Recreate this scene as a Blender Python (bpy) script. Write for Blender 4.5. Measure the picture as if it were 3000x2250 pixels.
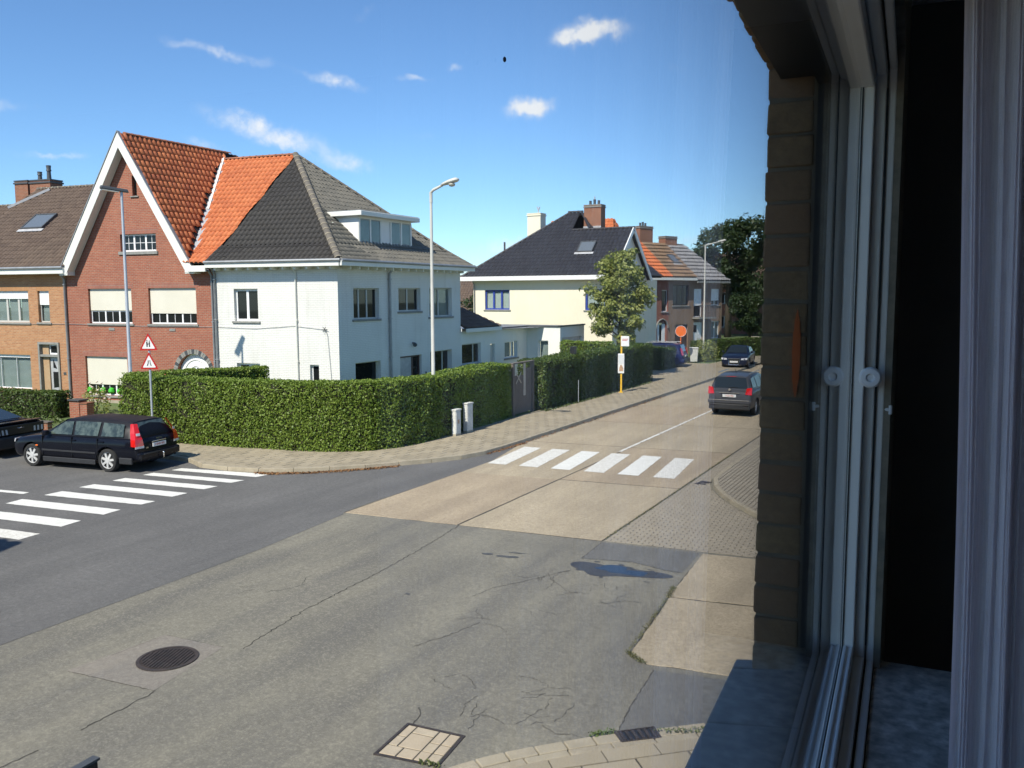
import bpy, bmesh, math, random
import numpy as np
from mathutils import Vector, Matrix
R = math.radians
random.seed(11); RNG = np.random.default_rng(5)
for o in list(bpy.data.objects): bpy.data.objects.remove(o)
SC = bpy.context.scene; COL = SC.collection

# ------------------------------------------------------------------ camera
EYE = Vector((0, 0, 4.9))
_y, _p, _r = R(28.1), R(5.9), R(-0.2)
FW = Vector((-math.sin(_y)*math.cos(_p), math.cos(_y)*math.cos(_p), -math.sin(_p)))
RT0 = Vector((math.cos(_y), math.sin(_y), 0)); UP0 = RT0.cross(FW)
RT = RT0*math.cos(_r) + UP0*math.sin(_r); UP = UP0*math.cos(_r) - RT0*math.sin(_r)
cd = bpy.data.cameras.new('camera'); cam = bpy.data.objects.new('camera', cd); COL.objects.link(cam)
cam.matrix_world = Matrix(((RT.x, UP.x, -FW.x, EYE.x), (RT.y, UP.y, -FW.y, EYE.y), (RT.z, UP.z, -FW.z, EYE.z), (0, 0, 0, 1)))
cd.sensor_width = 36; cd.lens = 36*1853/2212; cd.clip_start = 0.01; cd.clip_end = 3000
SC.camera = cam

# ------------------------------------------------------------------ sky, sun, exposure
SUN_EL, SUN_AZ = 47.5, 4.0          # azimuth: degrees from -Y towards -X
SV = Vector((-math.sin(R(SUN_AZ))*math.cos(R(SUN_EL)), -math.cos(R(SUN_AZ))*math.cos(R(SUN_EL)), math.sin(R(SUN_EL))))
W = bpy.data.worlds.new('World'); SC.world = W; W.use_nodes = True
nt = W.node_tree; N = nt.nodes; L = nt.links
for n in list(N): N.remove(n)
def wn(t, **k):
    n = N.new(t)
    for a, b in k.items(): setattr(n, a, b)
    return n
sky = wn('ShaderNodeTexSky', sky_type='NISHITA', sun_disc=False)
sky.sun_elevation = R(SUN_EL); sky.sun_rotation = R(180 + SUN_AZ)
sky.air_density = 1.0; sky.dust_density = 0.15; sky.ozone_density = 2.2; sky.altitude = 1200
bg = wn('ShaderNodeBackground'); bg.inputs[1].default_value = 0.1; tint = wn('ShaderNodeMix', data_type='RGBA', blend_type='MULTIPLY'); tint.inputs[0].default_value = 1; L.new(sky.outputs[0], tint.inputs[6]); tint.inputs[7].default_value = (.62, .81, .97, 1); L.new(tint.outputs[2], bg.inputs[0])
tc = wn('ShaderNodeTexCoord')
ns = wn('ShaderNodeTexNoise'); ns.inputs['Scale'].default_value = 26; ns.inputs['Detail'].default_value = 6; ns.inputs['Roughness'].default_value = .62
L.new(tc.outputs['Generated'], ns.inputs['Vector'])
sub = wn('ShaderNodeVectorMath', operation='SUBTRACT'); L.new(ns.outputs['Color'], sub.inputs[0]); sub.inputs[1].default_value = (.5, .5, .5)
scl = wn('ShaderNodeVectorMath', operation='SCALE'); L.new(sub.outputs[0], scl.inputs[0]); scl.inputs['Scale'].default_value = .03
dv = wn('ShaderNodeVectorMath', operation='ADD'); L.new(tc.outputs['Generated'], dv.inputs[0]); L.new(scl.outputs[0], dv.inputs[1])
# (azimuth from +Y in degrees, positive to the right; elevation; half width; half height; tilt; density)
CLOUDS = [(-22.9, 16.4, 1.9, .65, 6, 1.5), (-26.8, 12.1, 1.35, .6, 0, 1.5), (-23.9, 16.0, .9, .45, -8, 1.0), (-46.5, 14.6, 3.3, .36, -7, .62), (-39.3, 13.3, 1.7, .4, -10, .8),
          (-43.5, 10.2, 3.3, .62, -14, .95), (-38.6, 8.4, 1.6, .5, -12, .75), (-34.2, 13.6, 1.4, .22, -6, .5), (-47.3, 9.1, 1.3, .4, -20, .5),
          (-55.5, 8.2, 2.2, .2, 5, .5), (-58.5, 10.5, 2.2, .4, 4, .45), (-31.8, 14.2, .55, .3, 0, .5), (-37.2, 17.2, 1.0, .4, 30, .3), (-28.3, 3.0, 1.9, .5, 0, .75),
          (-31.2, 1.7, 1.2, .5, 4, .9), (-26.6, 3.4, 2.2, .4, -8, .5), (-16.0, 3.6, 2.4, .3, 2, .6), (-14.6, 18.6, 1.2, .5, 40, .55), (-33.5, 10.0, 1.2, .25, 0, .28), (-17.5, 14.0, 1.0, .25, -10, .3)]
rc = random.Random(3)
for k in range(12):
    CLOUDS.append((rc.uniform(15, 290), rc.uniform(4, 34), rc.uniform(1.2, 4), rc.uniform(.3, .9), rc.uniform(-14, 14), rc.uniform(.5, 1.3)))
acc = None
for az, el, hw, hh, tilt, den in CLOUDS:
    a, e, t = R(az), R(el), R(tilt)
    c = Vector((math.sin(a)*math.cos(e), math.cos(a)*math.cos(e), math.sin(e)))
    rx = Vector((math.cos(a), -math.sin(a), 0)); uy = rx.cross(c)
    r1 = (rx*math.cos(t) + uy*math.sin(t)) / R(hw); u1 = (uy*math.cos(t) - rx*math.sin(t)) / R(hh)
    d1 = wn('ShaderNodeVectorMath', operation='DOT_PRODUCT'); L.new(dv.outputs[0], d1.inputs[0]); d1.inputs[1].default_value = r1
    d2 = wn('ShaderNodeVectorMath', operation='DOT_PRODUCT'); L.new(dv.outputs[0], d2.inputs[0]); d2.inputs[1].default_value = u1
    d3 = wn('ShaderNodeVectorMath', operation='DOT_PRODUCT'); L.new(dv.outputs[0], d3.inputs[0]); d3.inputs[1].default_value = c
    m1 = wn('ShaderNodeMath', operation='MULTIPLY'); L.new(d1.outputs['Value'], m1.inputs[0]); L.new(d1.outputs['Value'], m1.inputs[1])
    m2 = wn('ShaderNodeMath', operation='MULTIPLY_ADD'); L.new(d2.outputs['Value'], m2.inputs[0]); L.new(d2.outputs['Value'], m2.inputs[1]); L.new(m1.outputs[0], m2.inputs[2])
    ex = wn('ShaderNodeMath', operation='POWER'); ex.inputs[0].default_value = math.exp(-.9); L.new(m2.outputs[0], ex.inputs[1])
    st = wn('ShaderNodeMath', operation='GREATER_THAN'); L.new(d3.outputs['Value'], st.inputs[0]); st.inputs[1].default_value = .5
    mm = wn('ShaderNodeMath', operation='MULTIPLY'); L.new(ex.outputs[0], mm.inputs[0]); L.new(st.outputs[0], mm.inputs[1])
    ma = wn('ShaderNodeMath', operation='MULTIPLY_ADD'); L.new(mm.outputs[0], ma.inputs[0]); ma.inputs[1].default_value = den
    if acc: L.new(acc.outputs[0], ma.inputs[2])
    else: ma.inputs[2].default_value = 0
    acc = ma
n2 = wn('ShaderNodeTexNoise'); n2.inputs['Scale'].default_value = 40; n2.inputs['Detail'].default_value = 7; n2.inputs['Roughness'].default_value = .6
L.new(tc.outputs['Generated'], n2.inputs['Vector'])
nm = wn('ShaderNodeMapRange'); L.new(n2.outputs['Fac'], nm.inputs[0]); nm.inputs[1].default_value = .3; nm.inputs[2].default_value = .62; nm.inputs[3].default_value = .35; nm.inputs[4].default_value = 1.1
cm = wn('ShaderNodeMath', operation='MULTIPLY'); L.new(acc.outputs[0], cm.inputs[0]); L.new(nm.outputs[0], cm.inputs[1])
cr = wn('ShaderNodeMapRange'); cr.interpolation_type = 'SMOOTHSTEP'; L.new(cm.outputs[0], cr.inputs[0]); cr.inputs[1].default_value = .1; cr.inputs[2].default_value = 1.1; cr.inputs[4].default_value = .93
bg2 = wn('ShaderNodeBackground'); bg2.inputs[0].default_value = (.97, .98, 1, 1); bg2.inputs[1].default_value = .56
mx = wn('ShaderNodeMixShader'); L.new(cr.outputs[0], mx.inputs[0]); L.new(bg.outputs[0], mx.inputs[1]); L.new(bg2.outputs[0], mx.inputs[2])
wo = wn('ShaderNodeOutputWorld'); L.new(mx.outputs[0], wo.inputs[0])
sd = bpy.data.lights.new('sun', 'SUN'); sd.energy = 3.65; sd.angle = R(.53); sd.color = (1, .93, .81)
so = bpy.data.objects.new('sun', sd); COL.objects.link(so); so.rotation_euler = SV.to_track_quat('Z', 'Y').to_euler(); so.location = (0, -20, 40)
SC.render.engine = 'CYCLES'
SC.view_settings.view_transform = 'Standard'; SC.view_settings.look = 'None'; SC.view_settings.gamma = 1; SC.view_settings.exposure = 0.93
SC.view_settings.use_curve_mapping = False
SC.cycles.max_bounces = 8; SC.cycles.transparent_max_bounces = 16

# ------------------------------------------------------------------ materials
def nd(t, ty, **k):
    n = t.nodes.new(ty)
    for a, b in k.items(): setattr(n, a, b)
    return n
def mixc(t, fac, a, b, mode='MIX'):
    n = nd(t, 'ShaderNodeMix', data_type='RGBA', blend_type=mode)
    for s, v in ((n.inputs[0], fac), (n.inputs[6], a), (n.inputs[7], b)):
        if isinstance(v, bpy.types.NodeSocket): t.links.new(v, s)
        elif isinstance(v, (int, float)): s.default_value = v
        else: s.default_value = (*v, 1)
    return n.outputs[2]
def noise(t, vec, scale, detail=4, rough=.55, lo=.35, hi=.65, o0=0., o1=1.):
    n = nd(t, 'ShaderNodeTexNoise'); n.inputs['Scale'].default_value = scale; n.inputs['Detail'].default_value = detail; n.inputs['Roughness'].default_value = rough
    t.links.new(vec, n.inputs['Vector'])
    m = nd(t, 'ShaderNodeMapRange'); t.links.new(n.outputs['Fac'], m.inputs[0])
    for i, v in ((1, lo), (2, hi), (3, o0), (4, o1)): m.inputs[i].default_value = v
    return m.outputs[0]
def base(name):
    m = bpy.data.materials.new(name); m.use_nodes = True; t = m.node_tree
    return m, t, t.nodes['Principled BSDF']
def wpos(t, stretch=None, rot=0):
    g = nd(t, 'ShaderNodeNewGeometry')
    if not stretch: return g.outputs['Position']
    mp = nd(t, 'ShaderNodeMapping'); t.links.new(g.outputs['Position'], mp.inputs[0]); mp.inputs['Scale'].default_value = stretch; mp.inputs['Rotation'].default_value = (0, 0, rot)
    return mp.outputs[0]
def rnd(t):
    g = nd(t, 'ShaderNodeNewGeometry'); o = nd(t, 'ShaderNodeObjectInfo')
    a = nd(t, 'ShaderNodeMath', operation='ADD'); t.links.new(g.outputs['Random Per Island'], a.inputs[0]); t.links.new(o.outputs['Random'], a.inputs[1])
    f = nd(t, 'ShaderNodeMath', operation='FRACT'); t.links.new(a.outputs[0], f.inputs[0]); return f.outputs[0]
def bumpn(t, b, h, dist, strength=1.0):
    n = nd(t, 'ShaderNodeBump'); n.inputs['Strength'].default_value = strength; n.inputs['Distance'].default_value = dist
    t.links.new(h, n.inputs['Height']); t.links.new(n.outputs[0], b.inputs['Normal']); return n
def pmat(name, c, c2=None, rough=.8, ns=3., fine=None, bump=0., bs=60, metal=0., spec=.5, rand=None, coat=0., randamt=1., stretch=None):
    """base colour c broken up towards c2 by two scales of noise; rand = third colour picked per piece"""
    m, t, b = base(name); P = wpos(t, stretch)
    c2 = c2 or tuple(x*.78 for x in c)
    f = noise(t, P, ns, 5, .6)
    col = mixc(t, f, c, c2)
    if fine:
        col = mixc(t, noise(t, P, fine[0], 3, .6, .3, .7, 0, fine[1]), col, fine[2] if len(fine) > 2 else tuple(x*.4 for x in c))
    if rand:
        r = rnd(t); k = nd(t, 'ShaderNodeMath', operation='MULTIPLY'); t.links.new(r, k.inputs[0]); k.inputs[1].default_value = randamt
        col = mixc(t, k.outputs[0], col, rand)
    t.links.new(col, b.inputs['Base Color'])
    b.inputs['Roughness'].default_value = rough; b.inputs['Metallic'].default_value = metal; b.inputs['Specular IOR Level'].default_value = spec
    if coat: b.inputs['Coat Weight'].default_value = coat; b.inputs['Coat Roughness'].default_value = .04
    if bump: bumpn(t, b, noise(t, P, bs, 4, .6, 0, 1), bump)
    return m
def brickmat(name, c1, c2, mortar, stain, bw=.215, bh=.0725, paint=False, rough=.9, msize=.011, soldier=False):
    m, t, b = base(name)
    uv = nd(t, 'ShaderNodeUVMap'); v = uv.outputs[0]
    if soldier:
        mp = nd(t, 'ShaderNodeMapping'); mp.inputs['Rotation'].default_value = (0, 0, math.pi/2); t.links.new(v, mp.inputs[0]); v = mp.outputs[0]
    br = nd(t, 'ShaderNodeTexBrick'); t.links.new(v, br.inputs['Vector'])
    br.inputs['Color1'].default_value = (*c1, 1); br.inputs['Color2'].default_value = (*c2, 1); br.inputs['Mortar'].default_value = (*mortar, 1)
    br.inputs['Scale'].default_value = 1; br.inputs['Mortar Size'].default_value = msize; br.inputs['Mortar Smooth'].default_value = .2; br.inputs['Bias'].default_value = -.1
    br.inputs['Brick Width'].default_value = bw; br.inputs['Row Height'].default_value = bh
    if soldier: br.offset = 0; br.inputs['Brick Width'].default_value = .3
    P = wpos(t)
    col = br.outputs['Color']
    col = mixc(t, noise(t, P, 5, 5, .65, .3, .7, 0, .55), col, stain)
    col = mixc(t, noise(t, P, .7, 4, .6, .45, .75, 0, .35), col, tuple(x*.8 for x in stain))
    if paint: col = mixc(t, noise(t, wpos(t, (5, 5, .35)), 1.0, 5, .7, .52, .78, 0, .38), col, (.46, .44, .38)); col = mixc(t, noise(t, P, 1.6, 5, .7, .6, .8, 0, .3), col, (.5, .48, .42))
    t.links.new(col, b.inputs['Base Color']); b.inputs['Roughness'].default_value = rough; b.inputs['Specular IOR Level'].default_value = .25
    inv = nd(t, 'ShaderNodeMath', operation='SUBTRACT'); inv.inputs[0].default_value = 1; t.links.new(br.outputs['Fac'], inv.inputs[1])
    ad = nd(t, 'ShaderNodeMath', operation='MULTIPLY_ADD'); t.links.new(noise(t, P, 40, 3, .6, 0, 1), ad.inputs[0]); ad.inputs[1].default_value = .35; t.links.new(inv.outputs[0], ad.inputs[2])
    bumpn(t, b, ad.outputs[0], .006 if not paint else .004)
    return m
def leafmat(name, a, b_, c, trans=.25, dead=None):
    m, t, b = base(name); r = rnd(t); P = wpos(t)
    col = mixc(t, r, a, b_)
    col = mixc(t, noise(t, P, 1.3, 3, .6, .42, .72, 0, .75), col, c)
    if dead: col = mixc(t, noise(t, P, .8, 5, .75, .6, .72, 0, .75), col, dead)
    t.links.new(col, b.inputs['Base Color']); b.inputs['Roughness'].default_value = .5; b.inputs['Specular IOR Level'].default_value = .35
    tr = nd(t, 'ShaderNodeBsdfTranslucent'); t.links.new(mixc(t, .5, col, (.16, .24, .03)), tr.inputs['Color'])
    mxs = nd(t, 'ShaderNodeMixShader'); mxs.inputs[0].default_value = trans
    t.links.new(b.outputs[0], mxs.inputs[1]); t.links.new(tr.outputs[0], mxs.inputs[2])
    t.links.new(mxs.outputs[0], t.nodes['Material Output'].inputs[0]); return m
def glassmat(name, tint=(.93, .96, .95), ior=1.5, rough=0.0, power=5):
    m = bpy.data.materials.new(name); m.use_nodes = True; t = m.node_tree
    for n in list(t.nodes): t.nodes.remove(n)
    o = nd(t, 'ShaderNodeOutputMaterial'); mx = nd(t, 'ShaderNodeMixShader'); lw = nd(t, 'ShaderNodeLayerWeight'); lw.inputs[0].default_value = .5; pw = nd(t, 'ShaderNodeMath', operation='POWER'); t.links.new(lw.outputs['Facing'], pw.inputs[0]); pw.inputs[1].default_value = power; r0 = ((ior-1)/(ior+1))**2; f = nd(t, 'ShaderNodeMath', operation='MULTIPLY_ADD'); t.links.new(pw.outputs[0], f.inputs[0]); f.inputs[1].default_value = 1-r0; f.inputs[2].default_value = r0
    tr = nd(t, 'ShaderNodeBsdfTransparent'); tr.inputs[0].default_value = (*tint, 1); g = nd(t, 'ShaderNodeBsdfGlossy'); g.inputs['Roughness'].default_value = rough
    t.links.new(f.outputs[0], mx.inputs[0]); t.links.new(tr.outputs[0], mx.inputs[1]); t.links.new(g.outputs[0], mx.inputs[2]); t.links.new(mx.outputs[0], o.inputs[0])
    return m
def asphaltmat(name, c, c2, spk, streak, rough=.9, ns=.45, grit=0):
    m, t, b = base(name); P = wpos(t); S = wpos(t, (1.3, .16, 1))
    col = mixc(t, noise(t, P, ns, 6, .62, .35, .68), c, c2)
    col = mixc(t, noise(t, S, 1.0, 5, .6, .4, .66, 0, .8), col, streak)
    v = nd(t, 'ShaderNodeTexVoronoi'); v.inputs['Scale'].default_value = 48; t.links.new(P, v.inputs['Vector'])
    sp = nd(t, 'ShaderNodeSeparateColor'); t.links.new(v.outputs['Color'], sp.inputs[0])
    mr = nd(t, 'ShaderNodeMapRange'); t.links.new(sp.outputs[0], mr.inputs[0]); mr.inputs[1].default_value = .5; mr.inputs[2].default_value = 1; mr.inputs[4].default_value = .33
    col = mixc(t, mr.outputs[0], col, spk)
    col = mixc(t, noise(t, P, 11, 5, .8, .38, .68, 0, .6), col, tuple(x*.62 for x in c))
    col = mixc(t, noise(t, P, 3.1, 5, .7, .6, .78, 0, .45), col, tuple(x*.6 for x in c))
    if grit: col = mixc(t, noise(t, P, 26, 3, .7, .5, .68, 0, grit), col, tuple(x*.45 for x in c)); col = mixc(t, noise(t, P, 5.5, 5, .75, .55, .75, 0, grit*.7), col, tuple(x*.6 for x in c))
    t.links.new(col, b.inputs['Base Color']); b.inputs['Roughness'].default_value = rough; b.inputs['Specular IOR Level'].default_value = .3
    bumpn(t, b, noise(t, P, 110, 3, .7, 0, 1), .006); return m

M = {}
M['asphalt_new'] = asphaltmat('dark asphalt', (.125, .121, .116), (.165, .16, .152), (.23, .225, .21), (.105, .103, .1))
M['asphalt_old'] = asphaltmat('weathered asphalt', (.165, .155, .127), (.255, .236, .183), (.42, .39, .3), (.125, .12, .11))
M['asphalt_patch'] = asphaltmat('repair asphalt', (.135, .132, .125), (.175, .17, .155), (.28, .27, .24), (.11, .11, .108))
M['concrete'] = asphaltmat('road concrete', (.40, .33, .228), (.5, .415, .288), (.65, .56, .41), (.29, .24, .168), ns=.6, grit=.6)
M['concrete_b'] = asphaltmat('road concrete pinkish', (.385, .308, .21), (.465, .375, .258), (.61, .51, .37), (.28, .222, .157), ns=.6, grit=.6)
M['paver'] = pmat('block paver', (.36, .315, .24), (.3, .26, .2), .9, 2.0, (60, .5, (.2, .17, .13)), .003, 90, rand=(.25, .22, .17), randamt=.5)
M['joint'] = pmat('sandy joint', (.06, .052, .038), (.045, .042, .03), .95, 3)
M['slab'] = pmat('pavement slab', (.35, .292, .2), (.27, .228, .158), .92, 1.6, (45, .5, (.17, .15, .11)), .003, 80, rand=(.39, .335, .24), randamt=.5)
M['joint_sand'] = pmat('pavement joint', (.21, .178, .125), (.16, .138, .095), .95, 3)
M['joint_block'] = pmat('block joint', (.16, .138, .1), (.12, .105, .078), .95, 3)
M['kerb'] = pmat('kerb stone', (.42, .36, .26), (.3, .26, .185), .9, 4, (50, .5, (.18, .15, .11)), .004, 60, rand=(.33, .29, .21), randamt=.6)
M['paint'] = pmat('road paint', (.78, .77, .71), (.68, .67, .61), .75, 5, (30, .35, (.4, .39, .36)), .002, 120)
M['paint_worn'] = pmat('worn road paint', (.76, .75, .69), (.66, .64, .58), .8, 6, (16, .55, (.36, .33, .27)), .002, 120)
M['crack'] = pmat('crack', (.06, .055, .045), (.045, .042, .036), 1)
M['stain'] = pmat('oil stain', (.06, .06, .058), (.09, .09, .085), .6, 6)
M['iron'] = pmat('cast iron', (.085, .066, .056), (.05, .042, .038), .6, 9, bump=.002, metal=.4)
M['moss'] = leafmat('moss', (.085, .095, .03), (.14, .14, .05), (.17, .14, .065), .05)
M['grass'] = leafmat('grass', (.07, .11, .025), (.12, .16, .045), (.15, .15, .06), .15)
M['deadleaf'] = pmat('dead leaf', (.16, .07, .03), (.1, .05, .025), .9, 8, rand=(.28, .15, .06))
M['earth'] = pmat('terrain', (.12, .14, .06), (.09, .1, .045), 1, .5, (12, .4))
M['lawn'] = pmat('lawn', (.085, .14, .035), (.12, .15, .05), 1, .8, (30, .5, (.05, .08, .02)))
M['red_brick'] = brickmat('red brick', (.40, .13, .075), (.29, .085, .052), (.36, .27, .2), (.27, .095, .065))
M['red_soldier'] = brickmat('red brick soldier course', (.37, .125, .08), (.3, .095, .065), (.33, .26, .21), (.26, .1, .075), bw=.22, bh=.0725, soldier=True)
M['ochre_brick'] = brickmat('ochre brick', (.5, .255, .125), (.35, .15, .072), (.44, .33, .21), (.38, .18, .092))
M['ochre_soldier'] = brickmat('ochre brick soldier course', (.46, .23, .1), (.36, .165, .07), (.42, .32, .2), (.38, .18, .08), soldier=True)
M['white_brick'] = brickmat('white painted brick', (.76, .75, .71), (.74, .73, .69), (.62, .61, .58), (.7, .69, .64), paint=True, rough=.75)
M['brown_brick'] = brickmat('brown brick', (.26, .16, .1), (.2, .12, .08), (.3, .25, .19), (.19, .12, .085))
M['dark_red_brick'] = brickmat('dark red brick', (.3, .085, .055), (.23, .065, .045), (.28, .2, .15), (.2, .07, .05))
M['chimney_brick'] = brickmat('chimney brick', (.33, .115, .06), (.23, .08, .045), (.36, .28, .21), (.2, .085, .05))
M['white_wood'] = pmat('white painted wood', (.76, .75, .70), (.7, .69, .63), .5, 1.2, (9, .25, (.58, .56, .48)))
M['pvc'] = pmat('white window frame', (.8, .8, .79), (.76, .76, .75), .35, 2)
M['grey_frame'] = pmat('grey beige window frame', (.5, .49, .45), (.46, .45, .41), .4, 2)
M['blue_frame'] = pmat('blue window frame', (.03, .06, .33), (.025, .05, .27), .4, 2)
M['brown_frame'] = pmat('brown window frame', (.075, .04, .028), (.06, .03, .02), .5, 2)
M['cream'] = pmat('cream render', (.78, .73, .575), (.75, .695, .54), .9, .8, (30, .15, (.7, .64, .48)), .002, 80)
M['whitewall'] = pmat('white render', (.79, .78, .73), (.74, .73, .68), .9, .9, (30, .15, (.66, .64, .58)), .002, 80)
M['stone'] = pmat('blue stone sill', (.3, .295, .27), (.22, .22, .2), .8, 6, (40, .4, (.14, .14, .13)), .002)
M['plinth'] = pmat('cement plinth', (.42, .37, .28), (.34, .3, .22), .95, 3, (30, .3))
M['zinc'] = pmat('zinc', (.34, .35, .36), (.26, .27, .28), .5, 3, metal=.4)
M['zinc_light'] = pmat('lead flashing', (.5, .5, .5), (.38, .38, .39), .55, 5, metal=.2)
M['shutter'] = pmat('roller shutter', (.72, .68, .57), (.68, .64, .53), .5, .8)
M['shutter_white'] = pmat('white roller shutter', (.82, .82, .81), (.78, .78, .77), .5, .8)
M['blind'] = pmat('pale blind', (.6, .62, .6), (.55, .57, .55), .8, 1)
M['net'] = pmat('net curtain', (.34, .36, .36), (.27, .29, .29), .8, 2)
m, t, b = base('window glass'); b.inputs['Base Color'].default_value = (.012, .014, .015, 1); b.inputs['Roughness'].default_value = .03; b.inputs['Specular IOR Level'].default_value = .35; M['glass'] = m
M['clear'] = glassmat('clear glass', (.86, .9, .89))
M['tile_red'] = pmat('red pantile', (.5, .14, .048), (.37, .095, .04), .75, 1.5, (14, .5, (.2, .07, .038)), .003, 60, rand=(.6, .2, .072), randamt=.75)
M['tile_orange'] = pmat('orange pantile', (.5, .132, .038), (.43, .11, .036), .75, 1.2, (14, .4, (.28, .085, .036)), .003, 60, rand=(.56, .175, .06), randamt=.7)
M['tile_dark'] = pmat('anthracite pantile', (.017, .016, .0155), (.025, .023, .0215), .75, 1.2, (9, .35, (.055, .045, .032)), .003, 60, rand=(.031, .029, .028), randamt=.6)
M['tile_mossy'] = pmat('weathered grey pantile', (.105, .1, .085), (.14, .13, .105), .8, 1.6, (14, .5, (.05, .05, .045)), .003, 60, rand=(.17, .155, .125), randamt=.6)
M['tile_brown'] = pmat('brown pantile', (.088, .058, .042), (.12, .08, .056), .8, 1.2, (14, .5, (.045, .034, .028)), .003, 60, rand=(.135, .095, .068), randamt=.7)
M['tile_black'] = pmat('black glazed pantile', (.022, .022, .026), (.028, .028, .032), .45, 1.5, bump=.002, rand=(.035, .035, .04), randamt=.7)
M['ridge_grey'] = pmat('cement ridge tile', (.12, .105, .088), (.075, .068, .06), .9, 5, (30, .4, (.2, .175, .14)), .003, rand=(.17, .15, .12), randamt=.5)
M['mortar_rim'] = pmat('ridge mortar', (.3, .26, .19), (.22, .19, .14), .95, 8)
M['ridge_red'] = pmat('red ridge tile', (.3, .1, .05), (.2, .075, .045), .85, 5, (30, .5, (.12, .08, .05)), .003, rand=(.36, .14, .07), randamt=.6)
M['deck'] = pmat('roof felt', (.03, .028, .027), (.02, .02, .02), .95)
M['leaf_hedge'] = leafmat('hedge leaf', (.095, .165, .02), (.23, .3, .05), (.14, .21, .028), .25, dead=(.085, .08, .03))
M['leaf_hedge2'] = leafmat('dark hedge leaf', (.04, .08, .014), (.11, .15, .032), (.065, .105, .02), .2)
M['leaf_tree'] = leafmat('pale tree leaf', (.19, .235, .045), (.38, .39, .13), (.25, .29, .075), .34)
M['leaf_far'] = leafmat('dark tree leaf', (.02, .042, .013), (.045, .07, .022), (.035, .055, .018), .18)
M['twig'] = pmat('inner twigs', (.028, .034, .013), (.04, .035, .02), 1, 8)
M['bark'] = pmat('bark', (.11, .085, .06), (.07, .055, .04), .95, 8, bump=.006, bs=30)
M['flower'] = pmat('pale rose', (.75, .68, .5), (.7, .5, .45), .7)
M['galv'] = pmat('galvanised steel', (.5, .53, .56), (.43, .46, .5), .5, 2, metal=.35)
M['conc_pole'] = pmat('pale grey paint', (.56, .55, .5), (.48, .47, .42), .6, 1.5)
M['lamp_glass'] = pmat('lamp bowl', (.5, .49, .42), (.4, .39, .33), .25, 3)
M['darkgrey'] = pmat('dark grey paint', (.07, .075, .08), (.055, .06, .065), .5, 3)
M['black'] = pmat('black paint', (.015, .015, .016), (.02, .02, .02), .4, 3)
M['sign_red'] = pmat('sign red', (.5, .025, .02), (.45, .025, .02), .4, 3)
M['sign_white'] = pmat('sign white', (.78, .78, .76), (.74, .74, .72), .4, 2)
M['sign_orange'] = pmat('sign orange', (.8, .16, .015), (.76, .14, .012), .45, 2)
M['yellow'] = pmat('yellow paint', (.75, .46, .02), (.7, .42, .02), .45, 2)
M['grey_box'] = pmat('pale cabinet plastic', (.74, .74, .7), (.64, .64, .6), .7, 4, (20, .5, (.26, .26, .24)))
M['wood_old'] = pmat('weathered wood', (.2, .17, .145), (.14, .12, .1), .9, 3, (40, .4), .003, 50, stretch=(6, 6, .6))
M['wood_pale'] = pmat('pale wood', (.5, .45, .38), (.42, .37, .3), .9, 3)
M['tyre'] = pmat('tyre rubber', (.018, .018, .018), (.025, .025, .025), .85, 20)
M['rim'] = pmat('alloy', (.66, .66, .65), (.58, .58, .57), .35, 8, metal=.25)
M['chrome'] = pmat('chrome', (.75, .75, .76), (.7, .7, .7), .15, 8, metal=1)
M['car_glass'] = glassmat('car glass', (.30, .36, .36), 1.6)
m, t, b = base('car dark glass'); b.inputs['Base Color'].default_value = (.018, .024, .026, 1); b.inputs['Roughness'].default_value = .04; b.inputs['Specular IOR Level'].default_value = .7; M['car_dark_glass'] = m
m, t, b = base('green tinted car glass'); b.inputs['Base Color'].default_value = (.05, .068, .06, 1); b.inputs['Roughness'].default_value = .04; b.inputs['Specular IOR Level'].default_value = .6; t.links.new(mixc(t, noise(t, wpos(t), 5, 3, .6, .4, .6), (.03, .042, .038), (.085, .11, .095)), b.inputs['Base Color']); M['car_green_glass'] = m
M['car_roof'] = pmat('dull black car roof', (.006, .007, .011), (.008, .008, .012), .45, 3, spec=.2)
def carpaint(n, c): return pmat(n, c, tuple(x*.9 for x in c), .35, 3, spec=.05, coat=.4)
M['car_black'] = carpaint('black car paint', (.006, .007, .012)); M['car_grey'] = carpaint('grey car paint', (.065, .068, .078))
M['car_navy'] = carpaint('navy car paint', (.012, .018, .042)); M['car_blue'] = carpaint('blue car paint', (.01, .018, .075))
M['car_trim'] = pmat('grey bumper plastic', (.026, .027, .03), (.02, .02, .022), .6, 6)
M['tail_red'] = pmat('tail light red', (.62, .012, .01), (.5, .01, .008), .12, 8, coat=1.)
M['tail_white'] = pmat('clear lamp', (.6, .6, .6), (.45, .45, .47), .12, 12, coat=1.)
M['plate'] = pmat('number plate white', (.7, .7, .68), (.65, .65, .63), .4, 3)
M['seat'] = pmat('seat fabric', (.12, .12, .125), (.09, .09, .09), .9, 6)
M['own_brick'] = pmat('ochre facing brick', (.5, .34, .18), (.37, .26, .145), .92, 9, (60, .5, (.08, .06, .04)), .004, 70, rand=(.36, .21, .13), randamt=.8)
M['own_mortar'] = pmat('grey mortar', (.3, .255, .19), (.2, .175, .135), 1, 20)
M['blue_stone'] = pmat('blue stone', (.3, .265, .225), (.19, .17, .15), .5, 5, (18, .5, (.07, .07, .07)), .001, 60, rand=(.4, .36, .32), randamt=.6)
M['own_frame'] = pmat('white aluminium', (.86, .83, .78), (.82, .79, .74), .45, 6)
M['outer_frame'] = pmat('dark outer frame', (.035, .04, .045), (.028, .03, .035), .6, 6)
M['marble'] = pmat('grey marble', (.95, .89, .8), (.55, .52, .46), .3, 14, (34, .75, (.16, .155, .14)))
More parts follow.
